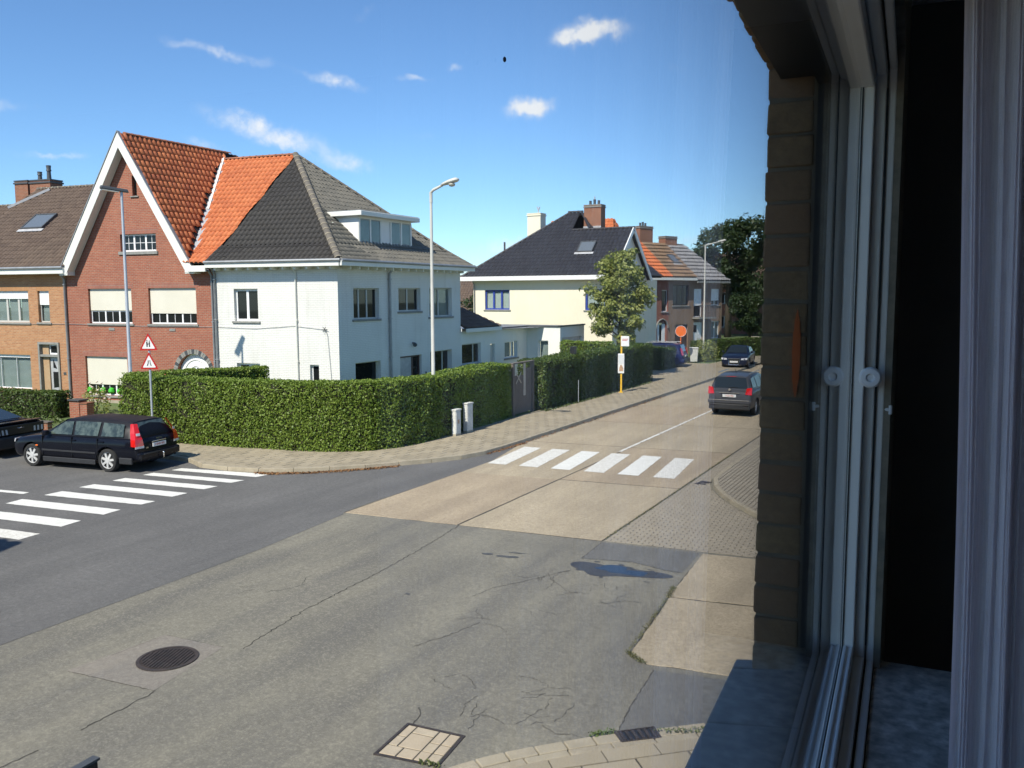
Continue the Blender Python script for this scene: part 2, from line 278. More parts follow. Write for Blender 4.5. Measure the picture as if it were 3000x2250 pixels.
M['room_light'] = pmat('pale room plaster', (.7, .66, .6), (.64, .6, .55), .95, 2)
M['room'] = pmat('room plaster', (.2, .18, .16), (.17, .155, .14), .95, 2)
M['pane_own'] = glassmat('window pane', (.99, 1, 1), 1.52, power=6.5)
M['knob'] = pmat('white knob', (.75, .74, .74), (.7, .7, .7), .35, 8)

# ------------------------------------------------------------------ mesh helpers
class MB:
    def __init__(s): s.v = []; s.f = []; s.mi = []; s.uv = []
    def poly(s, pts, mi=0, uv=None):
        n = len(s.v); s.v += [tuple(p) for p in pts]; s.f.append(tuple(range(n, n+len(pts)))); s.mi.append(mi); s.uv.append(uv)
    def hexa(s, p, mi=0):   # p: 4 bottom (ccw from above) + 4 top
        n = len(s.v); s.v += [tuple(q) for q in p]
        for f in ((3, 2, 1, 0), (4, 5, 6, 7), (0, 1, 5, 4), (1, 2, 6, 5), (2, 3, 7, 6), (3, 0, 4, 7)):
            s.f.append(tuple(n+i for i in f)); s.mi.append(mi); s.uv.append(None)
        return s
    def box(s, x0, x1, y0, y1, z0, z1, mi=0):
        return s.hexa([(x0, y0, z0), (x1, y0, z0), (x1, y1, z0), (x0, y1, z0), (x0, y0, z1), (x1, y0, z1), (x1, y1, z1), (x0, y1, z1)], mi)
    def bar(s, a, b, w, h, up=(0, 0, 1), mi=0):   # box of section w x h from a to b
        a, b = Vector(a), Vector(b); d = (b-a).normalized(); u = Vector(up); sd = d.cross(u)
        if sd.length < 1e-4: sd = d.cross(Vector((1, 0, 0)))
        sd.normalize(); u = sd.cross(d); sd *= w/2; u = u*h/2
        return s.hexa([a-sd-u, a+sd-u, b+sd-u, b-sd-u, a-sd+u, a+sd+u, b+sd+u, b-sd+u], mi)
    def tube(s, path, r, n=8, mi=0, cap=True):
        P = [Vector(p) for p in path]; rs = r if isinstance(r, (list, tuple)) else [r]*len(P)
        rings = []; prev = None
        for i, p in enumerate(P):
            d = (P[min(i+1, len(P)-1)]-P[max(i-1, 0)]).normalized()
            x = prev - d*prev.dot(d) if prev else d.orthogonal()
            x.normalize(); prev = x; y = d.cross(x); b0 = len(s.v)
            for k in range(n):
                a = 2*math.pi*k/n; s.v.append(tuple(p + (x*math.cos(a)+y*math.sin(a))*rs[i]))
            rings.append(b0)
        for i in range(len(P)-1):
            a, b = rings[i], rings[i+1]
            for k in range(n):
                k2 = (k+1) % n; s.f.append((a+k, a+k2, b+k2, b+k)); s.mi.append(mi); s.uv.append(None)
        if cap:
            s.f.append(tuple(reversed(range(rings[0], rings[0]+n)))); s.f.append(tuple(range(rings[-1], rings[-1]+n))); s.mi += [mi, mi]; s.uv += [None, None]
        return s
    def prism(s, poly, z0, z1, mi=0):   # ccw polygon in xy
        k = len(poly); n = len(s.v)
        s.v += [(p[0], p[1], z0) for p in poly] + [(p[0], p[1], z1) for p in poly]
        s.f.append(tuple(n+i for i in reversed(range(k)))); s.f.append(tuple(n+k+i for i in range(k)))
        for i in range(k): j = (i+1) % k; s.f.append((n+i, n+j, n+k+j, n+k+i))
        s.mi += [mi]*(k+2); s.uv += [None]*(k+2); return s
    def extr(s, pts, dv, mi=0):   # prism of an arbitrary planar 3d polygon along dv
        pts = [Vector(p) for p in pts]; dv = Vector(dv); k = len(pts); n = len(s.v)
        s.v += [tuple(p) for p in pts] + [tuple(p+dv) for p in pts]
        s.f.append(tuple(n+i for i in reversed(range(k)))); s.f.append(tuple(n+k+i for i in range(k)))
        for i in range(k): j = (i+1) % k; s.f.append((n+i, n+j, n+k+j, n+k+i))
        s.mi += [mi]*(k+2); s.uv += [None]*(k+2); return s
    def lathe(s, prof, n=20, o=(0, 0, 0), ax='z', mi=0, cap=True):   # prof: (radius, height) open profile
        o = Vector(o); rings = []
        for r, h in prof:
            b0 = len(s.v)
            for k in range(n):
                a = 2*math.pi*k/n; c, sn = r*math.cos(a), r*math.sin(a)
                q = {'z': (c, sn, h), 'y': (sn, h, c), 'x': (h, c, sn)}[ax]; s.v.append(tuple(o+Vector(q)))
            rings.append(b0)
        for a, b in zip(rings, rings[1:]):
            for k in range(n): k2 = (k+1) % n; s.f.append((a+k, a+k2, b+k2, b+k)); s.mi.append(mi); s.uv.append(None)
        if cap: s.f.append(tuple(reversed(range(rings[0], rings[0]+n)))); s.f.append(tuple(range(rings[-1], rings[-1]+n))); s.mi += [mi, mi]; s.uv += [None, None]
        return s
    def mesh(s, name, mats, smooth=False):
        me = bpy.data.meshes.new(name); me.from_pydata(s.v, [], s.f)
        for m in (mats if isinstance(mats, (list, tuple)) else [mats]): me.materials.append(M[m] if isinstance(m, str) else m)
        if any(s.mi): me.polygons.foreach_set('material_index', s.mi)
        if any(u is not None for u in s.uv):
            ul = me.uv_layers.new(name='UVMap')
            for p, u in zip(me.polygons, s.uv):
                if u:
                    for li, q in zip(p.loop_indices, u): ul.data[li].uv = q
        if smooth:
            me.shade_smooth()
            if smooth is not True: me.set_sharp_from_angle(angle=R(smooth))
        return me
    def build(s, name, mats, parent=None, smooth=False, **props):
        o = bpy.data.objects.new(name, s.mesh(name, mats, smooth)); COL.objects.link(o)
        if parent: o.parent = parent
        for k, v in props.items(): o[k] = v
        return o
def place(me, name, parent=None, mtx=None):
    o = bpy.data.objects.new(name, me); COL.objects.link(o)
    if parent: o.parent = parent
    if mtx is not None: o.matrix_local = mtx
    return o
def thing(name, label, cat, loc=(0, 0, 0), rz=0, group=None):
    o = bpy.data.objects.new(name, None); COL.objects.link(o); o.location = loc; o.rotation_euler = (0, 0, rz); o.empty_display_size = .3
    return tag(o, label, cat, group)
def tag(o, label, cat, group=None):
    o['label'] = label; o['category'] = cat
    if group: o['group'] = group
    return o
def struct(o): o['kind'] = 'structure'; return o
def stuff(o): o['kind'] = 'stuff'; return o
def bevel(o, w=.006, seg=2, ang=35):
    m = o.modifiers.new('bevel', 'BEVEL'); m.width = w; m.segments = seg; m.limit_method = 'ANGLE'; m.angle_limit = R(ang); return o
def clip(subj, rect_poly):   # Sutherland-Hodgman: subject (any) by convex ccw clip polygon, 2d
    out = list(subj)
    for i in range(len(rect_poly)):
        a, b = rect_poly[i], rect_poly[(i+1) % len(rect_poly)]
        ins = lambda p: (b[0]-a[0])*(p[1]-a[1]) - (b[1]-a[1])*(p[0]-a[0]) >= -1e-9
        src, out = out, []
        for j in range(len(src)):
            p, q = src[j-1], src[j]; ip, iq = ins(p), ins(q)
            if ip != iq:
                d = (b[0]-a[0])*(q[1]-p[1]) - (b[1]-a[1])*(q[0]-p[0])
                t_ = ((b[1]-a[1])*(p[0]-a[0]) - (b[0]-a[0])*(p[1]-a[1]))/d if abs(d) > 1e-12 else 0
                out.append((p[0]+(q[0]-p[0])*t_, p[1]+(q[1]-p[1])*t_))
            if iq: out.append(q)
        if not out: return []
    return out
def area2(p): return sum(p[i-1][0]*p[i][1]-p[i][0]*p[i-1][1] for i in range(len(p)))/2
def inpoly(p, poly):
    c = False
    for i in range(len(poly)):
        a, b = poly[i-1], poly[i]
        if (a[1] > p[1]) != (b[1] > p[1]) and p[0] < (b[0]-a[0])*(p[1]-a[1])/(b[1]-a[1])+a[0]: c = not c
    return c
def dedupe(p, e=1e-4):
    o = []
    for q in p:
        if not o or math.hypot(q[0]-o[-1][0], q[1]-o[-1][1]) > e: o.append(q)
    if len(o) > 1 and math.hypot(o[0][0]-o[-1][0], o[0][1]-o[-1][1]) < e: o.pop()
    return o
def sheet(name, poly, z, mat_, parent=None, kind='structure', label=None, depth=0):
    b = MB(); p = dedupe(poly)
    if area2(p) < 0: p = p[::-1]
    if depth: b.prism(p, z-depth, z)
    else: b.poly([(x, y, z) for x, y in p])
    o = b.build(name, mat_, parent)
    if kind and not parent: o['kind'] = kind
    if label: o['label'] = label
    return o
def leaves_mesh(name, P, Nn, size, mat_, aspect=.55, jitter=.9, fold=True):
    """P: Nx3 centres, Nn: Nx3 preferred normals -> one mesh of diamond leaves"""
    n = len(P); Nn = Nn + RNG.normal(0, jitter, (n, 3)); Nn /= np.linalg.norm(Nn, axis=1)[:, None]+1e-9
    t = RNG.normal(0, 1, (n, 3)); t -= Nn*(t*Nn).sum(1)[:, None]; t /= np.linalg.norm(t, axis=1)[:, None]+1e-9
    b = np.cross(Nn, t); s = size*RNG.uniform(.65, 1.35, (n, 1))
    v = np.empty((n, 4, 3)); v[:, 0] = P-t*s; v[:, 1] = P+b*s*aspect+Nn*s*.18; v[:, 2] = P+t*s; v[:, 3] = P-b*s*aspect+Nn*s*.18
    me = bpy.data.meshes.new(name); me.vertices.add(n*4); me.vertices.foreach_set('co', v.astype(np.float32).ravel())
    me.loops.add(n*4); me.loops.foreach_set('vertex_index', np.arange(n*4, dtype=np.int32))
    me.polygons.add(n); me.polygons.foreach_set('loop_start', np.arange(0, n*4, 4, dtype=np.int32)); me.polygons.foreach_set('loop_total', np.full(n, 4, dtype=np.int32))
    me.materials.append(M[mat_] if isinstance(mat_, str) else mat_); me.update(); me.validate(); return me
def vnoise(P, sc, seed=0):
    """cheap smooth 3d noise from summed sines, -1..1"""
    r = np.random.default_rng(seed); o = np.zeros(len(P))
    for k in range(6):
        d = r.normal(0, 1, 3)*sc*(1+.6*k/3); o += np.sin(P@d + r.uniform(0, 6.28))/(1+.35*k)
    return o/2.6
def hedge(name, label, path, width, h, dens=420, size=.05, mat_='leaf_hedge', z0=.1, group=None, loc=None, cat='hedge', lump=.05, side=1):
    """path = front face line (list of xy); body grows to the left (+1) or right (-1) of the direction of travel"""
    O = Vector((path[0][0], path[0][1], 0)); pts = [Vector((p[0], p[1], 0))-O for p in path]
    off = []
    for i in range(len(pts)):
        d = (pts[min(i+1, len(pts)-1)]-pts[max(i-1, 0)]).normalized(); off.append(pts[i]+Vector((-d.y, d.x, 0))*width*side)
    root = thing(name, label, cat, O, 0, group)
    Ps, Ns = [], []
    def quad(a, b, z00, z11, nrm):
        ar = (b-a).length*(z11-z00); n = max(1, int(ar*dens)); u = RNG.random(n); w = RNG.random(n)
        p = np.array(a)[None]*(1-u)[:, None]+np.array(b)[None]*u[:, None]; p[:, 2] = z00+(z11-z00)*w
        # round the top edge inwards
        k = np.clip((p[:, 2]-(z11-.12))/.12, 0, 1)**2*.1; p -= np.array(nrm)[None]*k[:, None]
        Ps.append(p); Ns.append(np.repeat(np.array(nrm)[None], n, 0))
    for i in range(len(pts)-1):
        for a, b, sg in ((pts[i], pts[i+1], -side), (off[i], off[i+1], side)):
            d = (b-a).normalized(); quad(a, b, z0, h, Vector((-d.y, d.x, 0))*sg)
        n = int((pts[i+1]-pts[i]).length*width*dens*1.1); u = RNG.random((n, 1)); w = RNG.random((n, 1))
        A = np.array(pts[i])*(1-u)+np.array(pts[i+1])*u; B = np.array(off[i])*(1-u)+np.array(off[i+1])*u
        p = A*(1-w)+B*w; p[:, 2] = h; Ps.append(p); Ns.append(np.repeat([[0, 0, 1.]], n, 0))
    for a, b, i in ((pts[0], off[0], 0), (pts[-1], off[-1], -1)):
        d = (pts[1]-pts[0]).normalized()*-1 if i == 0 else (pts[-1]-pts[-2]).normalized(); quad(a, b, z0, h, d)
    P = np.concatenate(Ps); Nn = np.concatenate(Ns); Wd = P+np.array(O)
    amp = lump*vnoise(Wd, 1.6, 1)+lump*.7*vnoise(Wd, 5, 2)+RNG.uniform(-.07, .03, len(P))
    P = P+Nn*amp[:, None]
    hole = vnoise(Wd, 2.6, 7)+.6*vnoise(Wd, 7, 9); keep = (hole < .62) | (RNG.random(len(P)) < .3); P, Nn = P[keep], Nn[keep]
    place(leaves_mesh('foliage', P, Nn, size, mat_), 'foliage', root)
    c = MB(); q = .13
    for i in range(len(pts)-1):
        ins = lambda A, B, k: A+(B-A).normalized()*q
        a0, a1 = ins(pts[i], off[i], 0), ins(pts[i+1], off[i+1], 0); b0, b1 = ins(off[i], pts[i], 0), ins(off[i+1], pts[i+1], 0)
        e0 = (a1-a0).normalized()*(q if i == 0 else 0); e1 = (a1-a0).normalized()*(q if i == len(pts)-2 else 0)
        four = [a0+e0, a1-e1, b1-e1, b0+e0] if side > 0 else [b0+e0, b1-e1, a1-e1, a0+e0]
        c.hexa([(p.x, p.y, .0) for p in four]+[(p.x, p.y, h-.12) for p in four])
    c.build('branches', 'twig', root)
    return root
def bush(name, label, c, r, mat_, n=900, size=.05, cat='bush', group=None, flowers=0):
    root = thing(name, label, cat, (c[0], c[1], c[2] if len(c) > 2 else .1), 0, group)
    d = RNG.normal(0, 1, (n, 3)); d /= np.linalg.norm(d, axis=1)[:, None]; d[:, 2] = np.abs(d[:, 2])*1.0-.15
    rad = RNG.uniform(.55, 1.0, n)**.6*(1+.25*vnoise(d*2+np.array(c[:2]+(0,)) if len(c) == 2 else d*2+np.array(c), 1.5, 4))
    P = d*rad[:, None]*np.array(r)[None]; P[:, 2] = np.maximum(P[:, 2]+r[2]*.15, .0)
    place(leaves_mesh('foliage', P, d, size, mat_), 'foliage', root)
    b = MB()
    for k in range(7):
        a = 2*math.pi*k/7; b.tube([(0, 0, -.1), (r[0]*.3*math.cos(a), r[1]*.3*math.sin(a), r[2]*.4), (r[0]*.6*math.cos(a), r[1]*.6*math.sin(a), r[2]*.7)], [.02, .015, .006], 5)
    b.build('stem', 'bark', root)
    for k in range(flowers):
        a = random.uniform(0, 6.28); e = random.uniform(.2, 1.3); f = MB()
        f.lathe([(.005, -.03), (.05, -.01), (.055, .02), (.02, .035)], 7, (r[0]*math.cos(a)*math.cos(e), r[1]*math.sin(a)*math.cos(e), r[2]*(.15+math.sin(e))))
        f.build('flower', 'flower', root, True)
    return root
def tree(name, label, loc, h, crown_r, crown_c, mat_, n=9000, size=.11, trunk_r=.16, seed=1, cat='tree', nb=26, zmin=None, group=None, core=.5):
    """loc base; crown is an ellipsoid crown_r=(rx,ry,rz) at height crown_c filled with clumps on real limbs"""
    rg = np.random.default_rng(seed); root = thing(name, label, cat, loc, 0, group)
    b = MB(); top = Vector((rg.normal(0, .1), rg.normal(0, .1), crown_c+crown_r[2]*.75))
    tp = [Vector((0, 0, -.2)), Vector((.03, .02, crown_c*.5)), Vector((-.05, .04, crown_c)), top]
    b.tube(tp, [trunk_r*1.25, trunk_r, trunk_r*.7, trunk_r*.12], 9)
    Cs = []
    for k in range(nb):
        d = rg.normal(0, 1, 3); d /= np.linalg.norm(d); q = rg.uniform(.55, .95)
        e = Vector((d[0]*crown_r[0]*q, d[1]*crown_r[1]*q, crown_c+d[2]*crown_r[2]*q))
        zs = max(.25*crown_c, min(e.z-.25*abs(e.x)-.2, top.z*.9)); st = Vector((0, 0, zs*.9)); md = st.lerp(e, .55)+Vector((0, 0, .12*crown_r[2]*.4))
        b.tube([st, md, e], [trunk_r*.38, trunk_r*.22, trunk_r*.06], 5)
        for w in (0.5, .75, 1.0, 1.05):
            p = st.lerp(md, w*2) if w < .5 else md.lerp(e, min(1, (w-.5)*2)); p = p+Vector(rg.normal(0, .12, 3))*crown_r[0]*.35
            Cs.append((p, rg.uniform(.55, 1.15)))
    b.build('trunk', 'bark', root, True)
    per = n//len(Cs); Ps = []; Ns = []
    for c, s in Cs:
        d = rg.normal(0, 1, (per, 3)); d /= np.linalg.norm(d, axis=1)[:, None]; rr = rg.uniform(.25, 1, per)**.5*s*crown_r[0]*.27
        Ps.append(np.array(c)+d*rr[:, None]*np.array([1, 1, .75])); Ns.append(d+np.array([0, 0, .5]))
    P = np.concatenate(Ps); Nn = np.concatenate(Ns)
    if zmin is not None: k = P[:, 2] > zmin; P, Nn = P[k], Nn[k]
    place(leaves_mesh('crown', P, Nn, size, mat_, .5, .6), 'crown', root)
    return root

# ------------------------------------------------------------------ facades, windows, roofs
class Facade:
    """wall line P0->P1 in the parent's frame; inside is to the left of the direction of travel"""
    def __init__(s, parent, P0, P1):
        s.par = parent; s.p0 = Vector((*P0, 0)); d = Vector((*P1, 0))-s.p0; s.len = d.length; s.d = d.normalized(); s.i = Vector((-s.d.y, s.d.x, 0))
    def pt(s, a, b, z): return s.p0+s.d*a+s.i*b+Vector((0, 0, z))
    def fbox(s, mb, a0, a1, b0, b1, z0, z1, mi=0):
        mb.hexa([s.pt(a0, b0, z0), s.pt(a1, b0, z0), s.pt(a1, b1, z0), s.pt(a0, b1, z0), s.pt(a0, b0, z1), s.pt(a1, b0, z1), s.pt(a1, b1, z1), s.pt(a0, b1, z1)], mi); return mb
    def wall(s, z0, z1, holes, mat_, reveal=.2, outline=None, name='wall', b=0, arch=None):
        xs = sorted({0, s.len, *[v for h in holes for v in h[:2]]}); zs = sorted({z0, z1, *[v for h in holes for v in h[2:4]]})
        mb = MB(); ol = outline
        for i in range(len(xs)-1):
            for j in range(len(zs)-1):
                cx, cz = (xs[i]+xs[i+1])/2, (zs[j]+zs[j+1])/2
                if any(h[0] < cx < h[1] and h[2] < cz < h[3] for h in holes): continue
                cell = [(xs[i], zs[j]), (xs[i+1], zs[j]), (xs[i+1], zs[j+1]), (xs[i], zs[j+1])]
                if ol: cell = dedupe(clip(cell, ol))
                if len(cell) >= 3: mb.poly([s.pt(a, b, z) for a, z in cell], 0, cell)
        for h in holes:
            a0, a1, c0, c1 = h[:4]
            for q, uv in (([(a0, b, c0), (a0, b, c1), (a0, b+reveal, c1), (a0, b+reveal, c0)], [(0, c0), (0, c1), (.2, c1), (.2, c0)]), ([(a1, b, c1), (a1, b, c0), (a1, b+reveal, c0), (a1, b+reveal, c1)], [(0, c1), (0, c0), (.2, c0), (.2, c1)]),
                          ([(a0, b, c1), (a1, b, c1), (a1, b+reveal, c1), (a0, b+reveal, c1)], [(a0, 0), (a1, 0), (a1, .2), (a0, .2)]), ([(a1, b, c0), (a0, b, c0), (a0, b+reveal, c0), (a1, b+reveal, c0)], [(a1, 0), (a0, 0), (a0, .2), (a1, .2)])):
                mb.poly([s.pt(*p) for p in q], 0, uv)
        return mb.build(name, mat_, s.par)
    def window(s, a0, a1, z0, z1, cols=2, frame='pvc', depth=.13, fw=.06, sill='stone', shutter=0, shmat='shutter', bars=None, glass='glass', back=None, mull=None, transom=None, ratios=None, sillh=.09, sillp=.06, name='window'):
        f = MB(); B0, B1 = depth, depth+.07
        for q in ((a0, a1, z0, z0+fw), (a0, a1, z1-fw, z1), (a0, a0+fw, z0+fw, z1-fw), (a1-fw, a1, z0+fw, z1-fw)): s.fbox(f, q[0], q[1], B0, B1, q[2], q[3])
        mw = mull or fw*1.35; ra = ratios or [1]*cols; tot = sum(ra); av = (a1-a0-2*fw-mw*(cols-1)); x = a0+fw; cells = []
        for k in range(cols):
            w_ = av*ra[k]/tot; cells.append((x, x+w_)); x += w_
            if k < cols-1: s.fbox(f, x, x+mw, B0, B1, z0+fw, z1-fw); x += mw
        if transom: s.fbox(f, a0+fw, a1-fw, B0, B1, transom, transom+fw)
        win = f.build(name, frame, s.par); bevel(win, .006, 1)
        for c in cells:
            g = MB(); s.fbox(g, c[0], c[1], B0+.03, B0+.045, z0+fw, z1-fw); g.build('pane', glass, win)
            if back: g = MB(); s.fbox(g, c[0], c[1], B0+.1, B0+.11, z0+fw, z1-fw); g.build('blind', back, win)
            if bars:
                g = MB(); bw = .022
                for i in range(1, bars[0]): xx = c[0]+(c[1]-c[0])*i/bars[0]; s.fbox(g, xx-bw/2, xx+bw/2, B0+.012, B0+.029, z0+fw, z1-fw)
                for j in range(1, bars[1]): zz = z0+fw+(z1-z0-2*fw)*j/bars[1]; s.fbox(g, c[0], c[1], B0+.014, B0+.028, zz-bw/2, zz+bw/2)
                g.build('glazing_bar', frame, win)
        if sill: g = MB(); s.fbox(g, a0-.1, a1+.1, -sillp, depth+.02, z0-sillh, z0-.002); bevel(g.build('sill', sill, win), .01, 1)
        if shutter:
            g = MB(); zb = z1-(z1-z0)*shutter; z = z1; 
            while z > zb+.02: s.fbox(g, a0+.02, a1-.02, B0-.035, B0-.012, z-.046, z-.004); z -= .046
            s.fbox(g, a0+.02, a1-.02, B0-.026, B0-.014, zb, z1); g.build('roller_shutter', shmat, win)
        return win
    def strip(s, a0, a1, z0, z1, mat_, proud=.004, name='lintel', parent=None):
        mb = MB(); c = [(a0, z0), (a1, z0), (a1, z1), (a0, z1)]; mb.poly([s.pt(a, -proud, z) for a, z in c], 0, c)
        for q in range(4): 
            p, r_ = c[q], c[(q+1) % 4]; mb.poly([s.pt(r_[0], -proud, r_[1]), s.pt(p[0], -proud, p[1]), s.pt(p[0], 0, p[1]), s.pt(r_[0], 0, r_[1])], 0, [r_, p, p, r_])
        return mb.build(name, mat_, parent or s.par)
TILES = {}
def tile_proto(w, h, amp, lift):
    k = (w, h, amp, lift)
    if k in TILES: return TILES[k]
    xs = [0, .1, .24, .45, .66, .8, .9, 1.04]; prof = [.0, .35, .85, 1., .85, .35, .0, .0]
    v = []; f = []; n = len(xs)
    for y, l in ((-.035, lift), (h, 0.004)):
        for x, p in zip(xs, prof): v.append((x*w, y, p*amp+l))
    for x, p in zip(xs, prof): v.append((x*w, -.033, p*amp*.8+lift-.022))
    for i in range(n-1): f.append((i, i+1, n+i+1, n+i)); f.append((2*n+i, 2*n+i+1, i+1, i))
    TILES[k] = (np.array(v), f); return TILES[k]
def slope(parent, pts, mat_, w=.24, h=.33, limit=0, amp=.07, lift=.03, deck=True, name='tile', thick=.06, udir=None):
    """pts: convex planar polygon, pts[0]->pts[1] along the eave; tiles laid proud of it. limit = tiles that become objects of their own"""
    P = [Vector(p) for p in pts]; u = (P[1]-P[0]).normalized() if udir is None else Vector(udir).normalized(); nrm = Vector((0, 0, 0))
    for i in range(len(P)): nrm += P[i].cross(P[(i+1) % len(P)])
    nrm.normalize()
    if nrm.z < 0: nrm = -nrm
    v = nrm.cross(u)
    if v.z < 0: v = -v; 
    u = v.cross(nrm)
    O = P[0]; q = [((p-O).dot(u), (p-O).dot(v)) for p in P]
    if area2(q) < 0: q = q[::-1]
    if deck:
        b = MB(); b.extr([p-nrm*.004 for p in (P if (P[1]-P[0]).cross(P[2]-P[1]).dot(nrm) > 0 else P[::-1])], -nrm*thick); b.build('roof_deck', 'deck', parent)
    tv, tf = tile_proto(w, h, amp, lift)
    B = np.array([[u.x, v.x, nrm.x], [u.y, v.y, nrm.y], [u.z, v.z, nrm.z]])
    umin, umax = min(a for a, _ in q), max(a for a, _ in q); vmin, vmax = min(a for _, a in q), max(a for _, a in q)
    full, part = [], []
    r = 0; vv = vmin
    while vv < vmax:
        uu = umin-w
        while uu < umax:
            cs = [(uu, vv), (uu+w, vv), (uu+w, vv+h), (uu, vv+h)]
            ins = [inpoly((cx*.9995+.0001, cy), q) or all_in((cx, cy), q) for cx, cy in cs]
            if all(ins): full.append((uu, vv))
            elif len(clip(cs, q)) >= 3 and abs(area2(clip(cs, q))) > .004: part.append((uu, vv))
            uu += w
        vv += h
    rg = random.Random(len(full))
    full.sort(key=lambda c: (EYE-(parent_mtx(parent) @ (O+u*c[0]+v*c[1]))).length)
    me = None
    for c in full[:limit]:
        if me is None:
            me = bpy.data.meshes.new(name); me.from_pydata([tuple(x) for x in tv], [], tf); me.materials.append(M[mat_]); me.shade_smooth()
        o = O+u*c[0]+v*c[1]
        jit = rg.uniform(-.004, .006)
        mt = Matrix(((u.x, v.x, nrm.x, o.x+nrm.x*jit), (u.y, v.y, nrm.y, o.y+nrm.y*jit), (u.z, v.z, nrm.z, o.z+nrm.z*jit), (0, 0, 0, 1)))
        place(me, name, parent, mt)
    rest = full[limit:]
    V, F = [], []; nv = len(tv)
    for c in rest:
        k = len(V)*0+sum(len(a) for a in V); loc = tv.copy(); loc[:, 2] += rg.uniform(-.004, .006); loc[:, 0] += c[0]; loc[:, 1] += c[1]; V.append(loc)
        F += [tuple(k+i for i in f) for f in tf]
    cnt = sum(len(a) for a in V)
    for c in part:
        bm = bmesh.new(); vs = [bm.verts.new((x[0]+c[0], x[1]+c[1], x[2])) for x in tv]
        for f in tf: bm.faces.new([vs[i] for i in f])
        for i in range(len(q)):
            a, b = q[i], q[(i+1) % len(q)]; d = (b[0]-a[0], b[1]-a[1])
            if math.hypot(*d) < 1e-4: continue
            grow = .035 if (abs(d[1]) < .05*abs(d[0]) and a[1] < vmin+.1) else .0
            bmesh.ops.bisect_plane(bm, geom=bm.verts[:]+bm.edges[:]+bm.faces[:], plane_co=(a[0], a[1]-grow, 0), plane_no=(d[1], -d[0], 0), clear_outer=True)
        if bm.faces:
            bm.verts.index_update(); V.append(np.array([x.co[:] for x in bm.verts])); F += [tuple(cnt+x.index for x in f.verts) for f in bm.faces]; cnt += len(bm.verts)
        bm.free()
    if V:
        A = np.concatenate(V) @ B.T + np.array(O); me = bpy.data.meshes.new('roof_tiles'); me.from_pydata(A.tolist(), [], F); me.materials.append(M[mat_]); me.shade_smooth(); me.set_sharp_from_angle(angle=R(50))
        stuff(place(me, 'roof_tiles', parent))
def all_in(p, q, e=.012):
    return all(((q[(i+1) % len(q)][0]-q[i][0])*(p[1]-q[i][1])-(q[(i+1) % len(q)][1]-q[i][1])*(p[0]-q[i][0])) >= -e for i in range(len(q)))
def parent_mtx(o):
    m = o.matrix_basis.copy()
    while o.parent: o = o.parent; m = o.matrix_basis @ m
    return m
def ridge(parent, a, b, mat_, r=.11, ln=.36, name='ridge_tile', up=(0, 0, 1)):
    a, b = Vector(a), Vector(b); d = b-a; n = max(1, round(d.length/ln)); st = d/n; x = d.normalized(); uz = Vector(up); y = uz.cross(x).normalized(); z = x.cross(y)
    key = ('ridge', mat_, r, round(st.length, 2))
    if key not in TILES:
        mb = MB(); segs = 6; L_ = st.length
        for x0, rr in ((-.02, r*1.08), (L_*.12, r*1.08), (L_*.13, r), (L_*1.03, r*.96)):
            for k in range(segs+1):
                an = math.pi*k/segs; mb.v.append((x0, rr*math.cos(an), rr*math.sin(an)*.8))
        for i in range(3):
            for k in range(segs): p = i*(segs+1)+k; mb.f.append((p, p+1, p+segs+2, p+segs+1)); mb.mi.append(1 if i == 0 else 0); mb.uv.append(None)
        mb.f.append(tuple(range(segs+1))); mb.mi.append(0); mb.uv.append(None)
        TILES[key] = mb.mesh(name, [mat_, 'mortar_rim' if mat_ == 'ridge_grey' else mat_], 40)
    for k in range(n):
        o = a+st*k
        place(TILES[key], name, parent, Matrix(((x.x, y.x, z.x, o.x), (x.y, y.y, z.y, o.y), (x.z, y.z, z.z, o.z), (0, 0, 0, 1))))
def chimney(parent, x, y, w, d, z0, z1, mat_, pots=2, cap='stone', name='chimney', potmat='darkgrey'):
    mb = MB()
    for (p, q, n_) in (((x-w/2, y-d/2), (x+w/2, y-d/2), w), ((x+w/2, y-d/2), (x+w/2, y+d/2), d), ((x+w/2, y+d/2), (x-w/2, y+d/2), w), ((x-w/2, y+d/2), (x-w/2, y-d/2), d)):
        mb.poly([(*p, z0), (*q, z0), (*q, z1), (*p, z1)], 0, [(0, z0), (n_, z0), (n_, z1), (0, z1)])
    mb.poly([(x-w/2, y-d/2, z1), (x+w/2, y-d/2, z1), (x+w/2, y+d/2, z1), (x-w/2, y+d/2, z1)], 0, [(0, 0), (w, 0), (w, d), (0, d)])
    c = mb.build(name, mat_, parent)
    g = MB(); g.box(x-w/2-.05, x+w/2+.05, y-d/2-.05, y+d/2+.05, z1-.14, z1-.06); g.box(x-w/2-.03, x+w/2+.03, y-d/2-.03, y+d/2+.03, z1+.001, z1+.06); g.build('chimney_cap', cap, c)
    for k in range(pots):
        px = x+(k-(pots-1)/2)*.32; g = MB(); g.lathe([(.1, z1+.061), (.09, z1+.3), (.1, z1+.31), (.1, z1+.36+.08*(k % 2))], 10, (px, y, 0)); g.build('chimney_pot', potmat, c, 40)
    return c
def downpipe(parent, F, a, z0, z1, r=.045, mat_='zinc', out=.07):
    mb = MB(); mb.tube([F.pt(a, -.3, z1+.12), F.pt(a, -out, z1-.15), F.pt(a, -out, z0)], r, 8)
    z = z1-.4
    while z > z0+.3: F.fbox(mb, a-r-.012, a+r+.012, -out-r-.008, 0, z, z+.03); z -= 1.7
    return mb.build('downpipe', mat_, parent, 40)
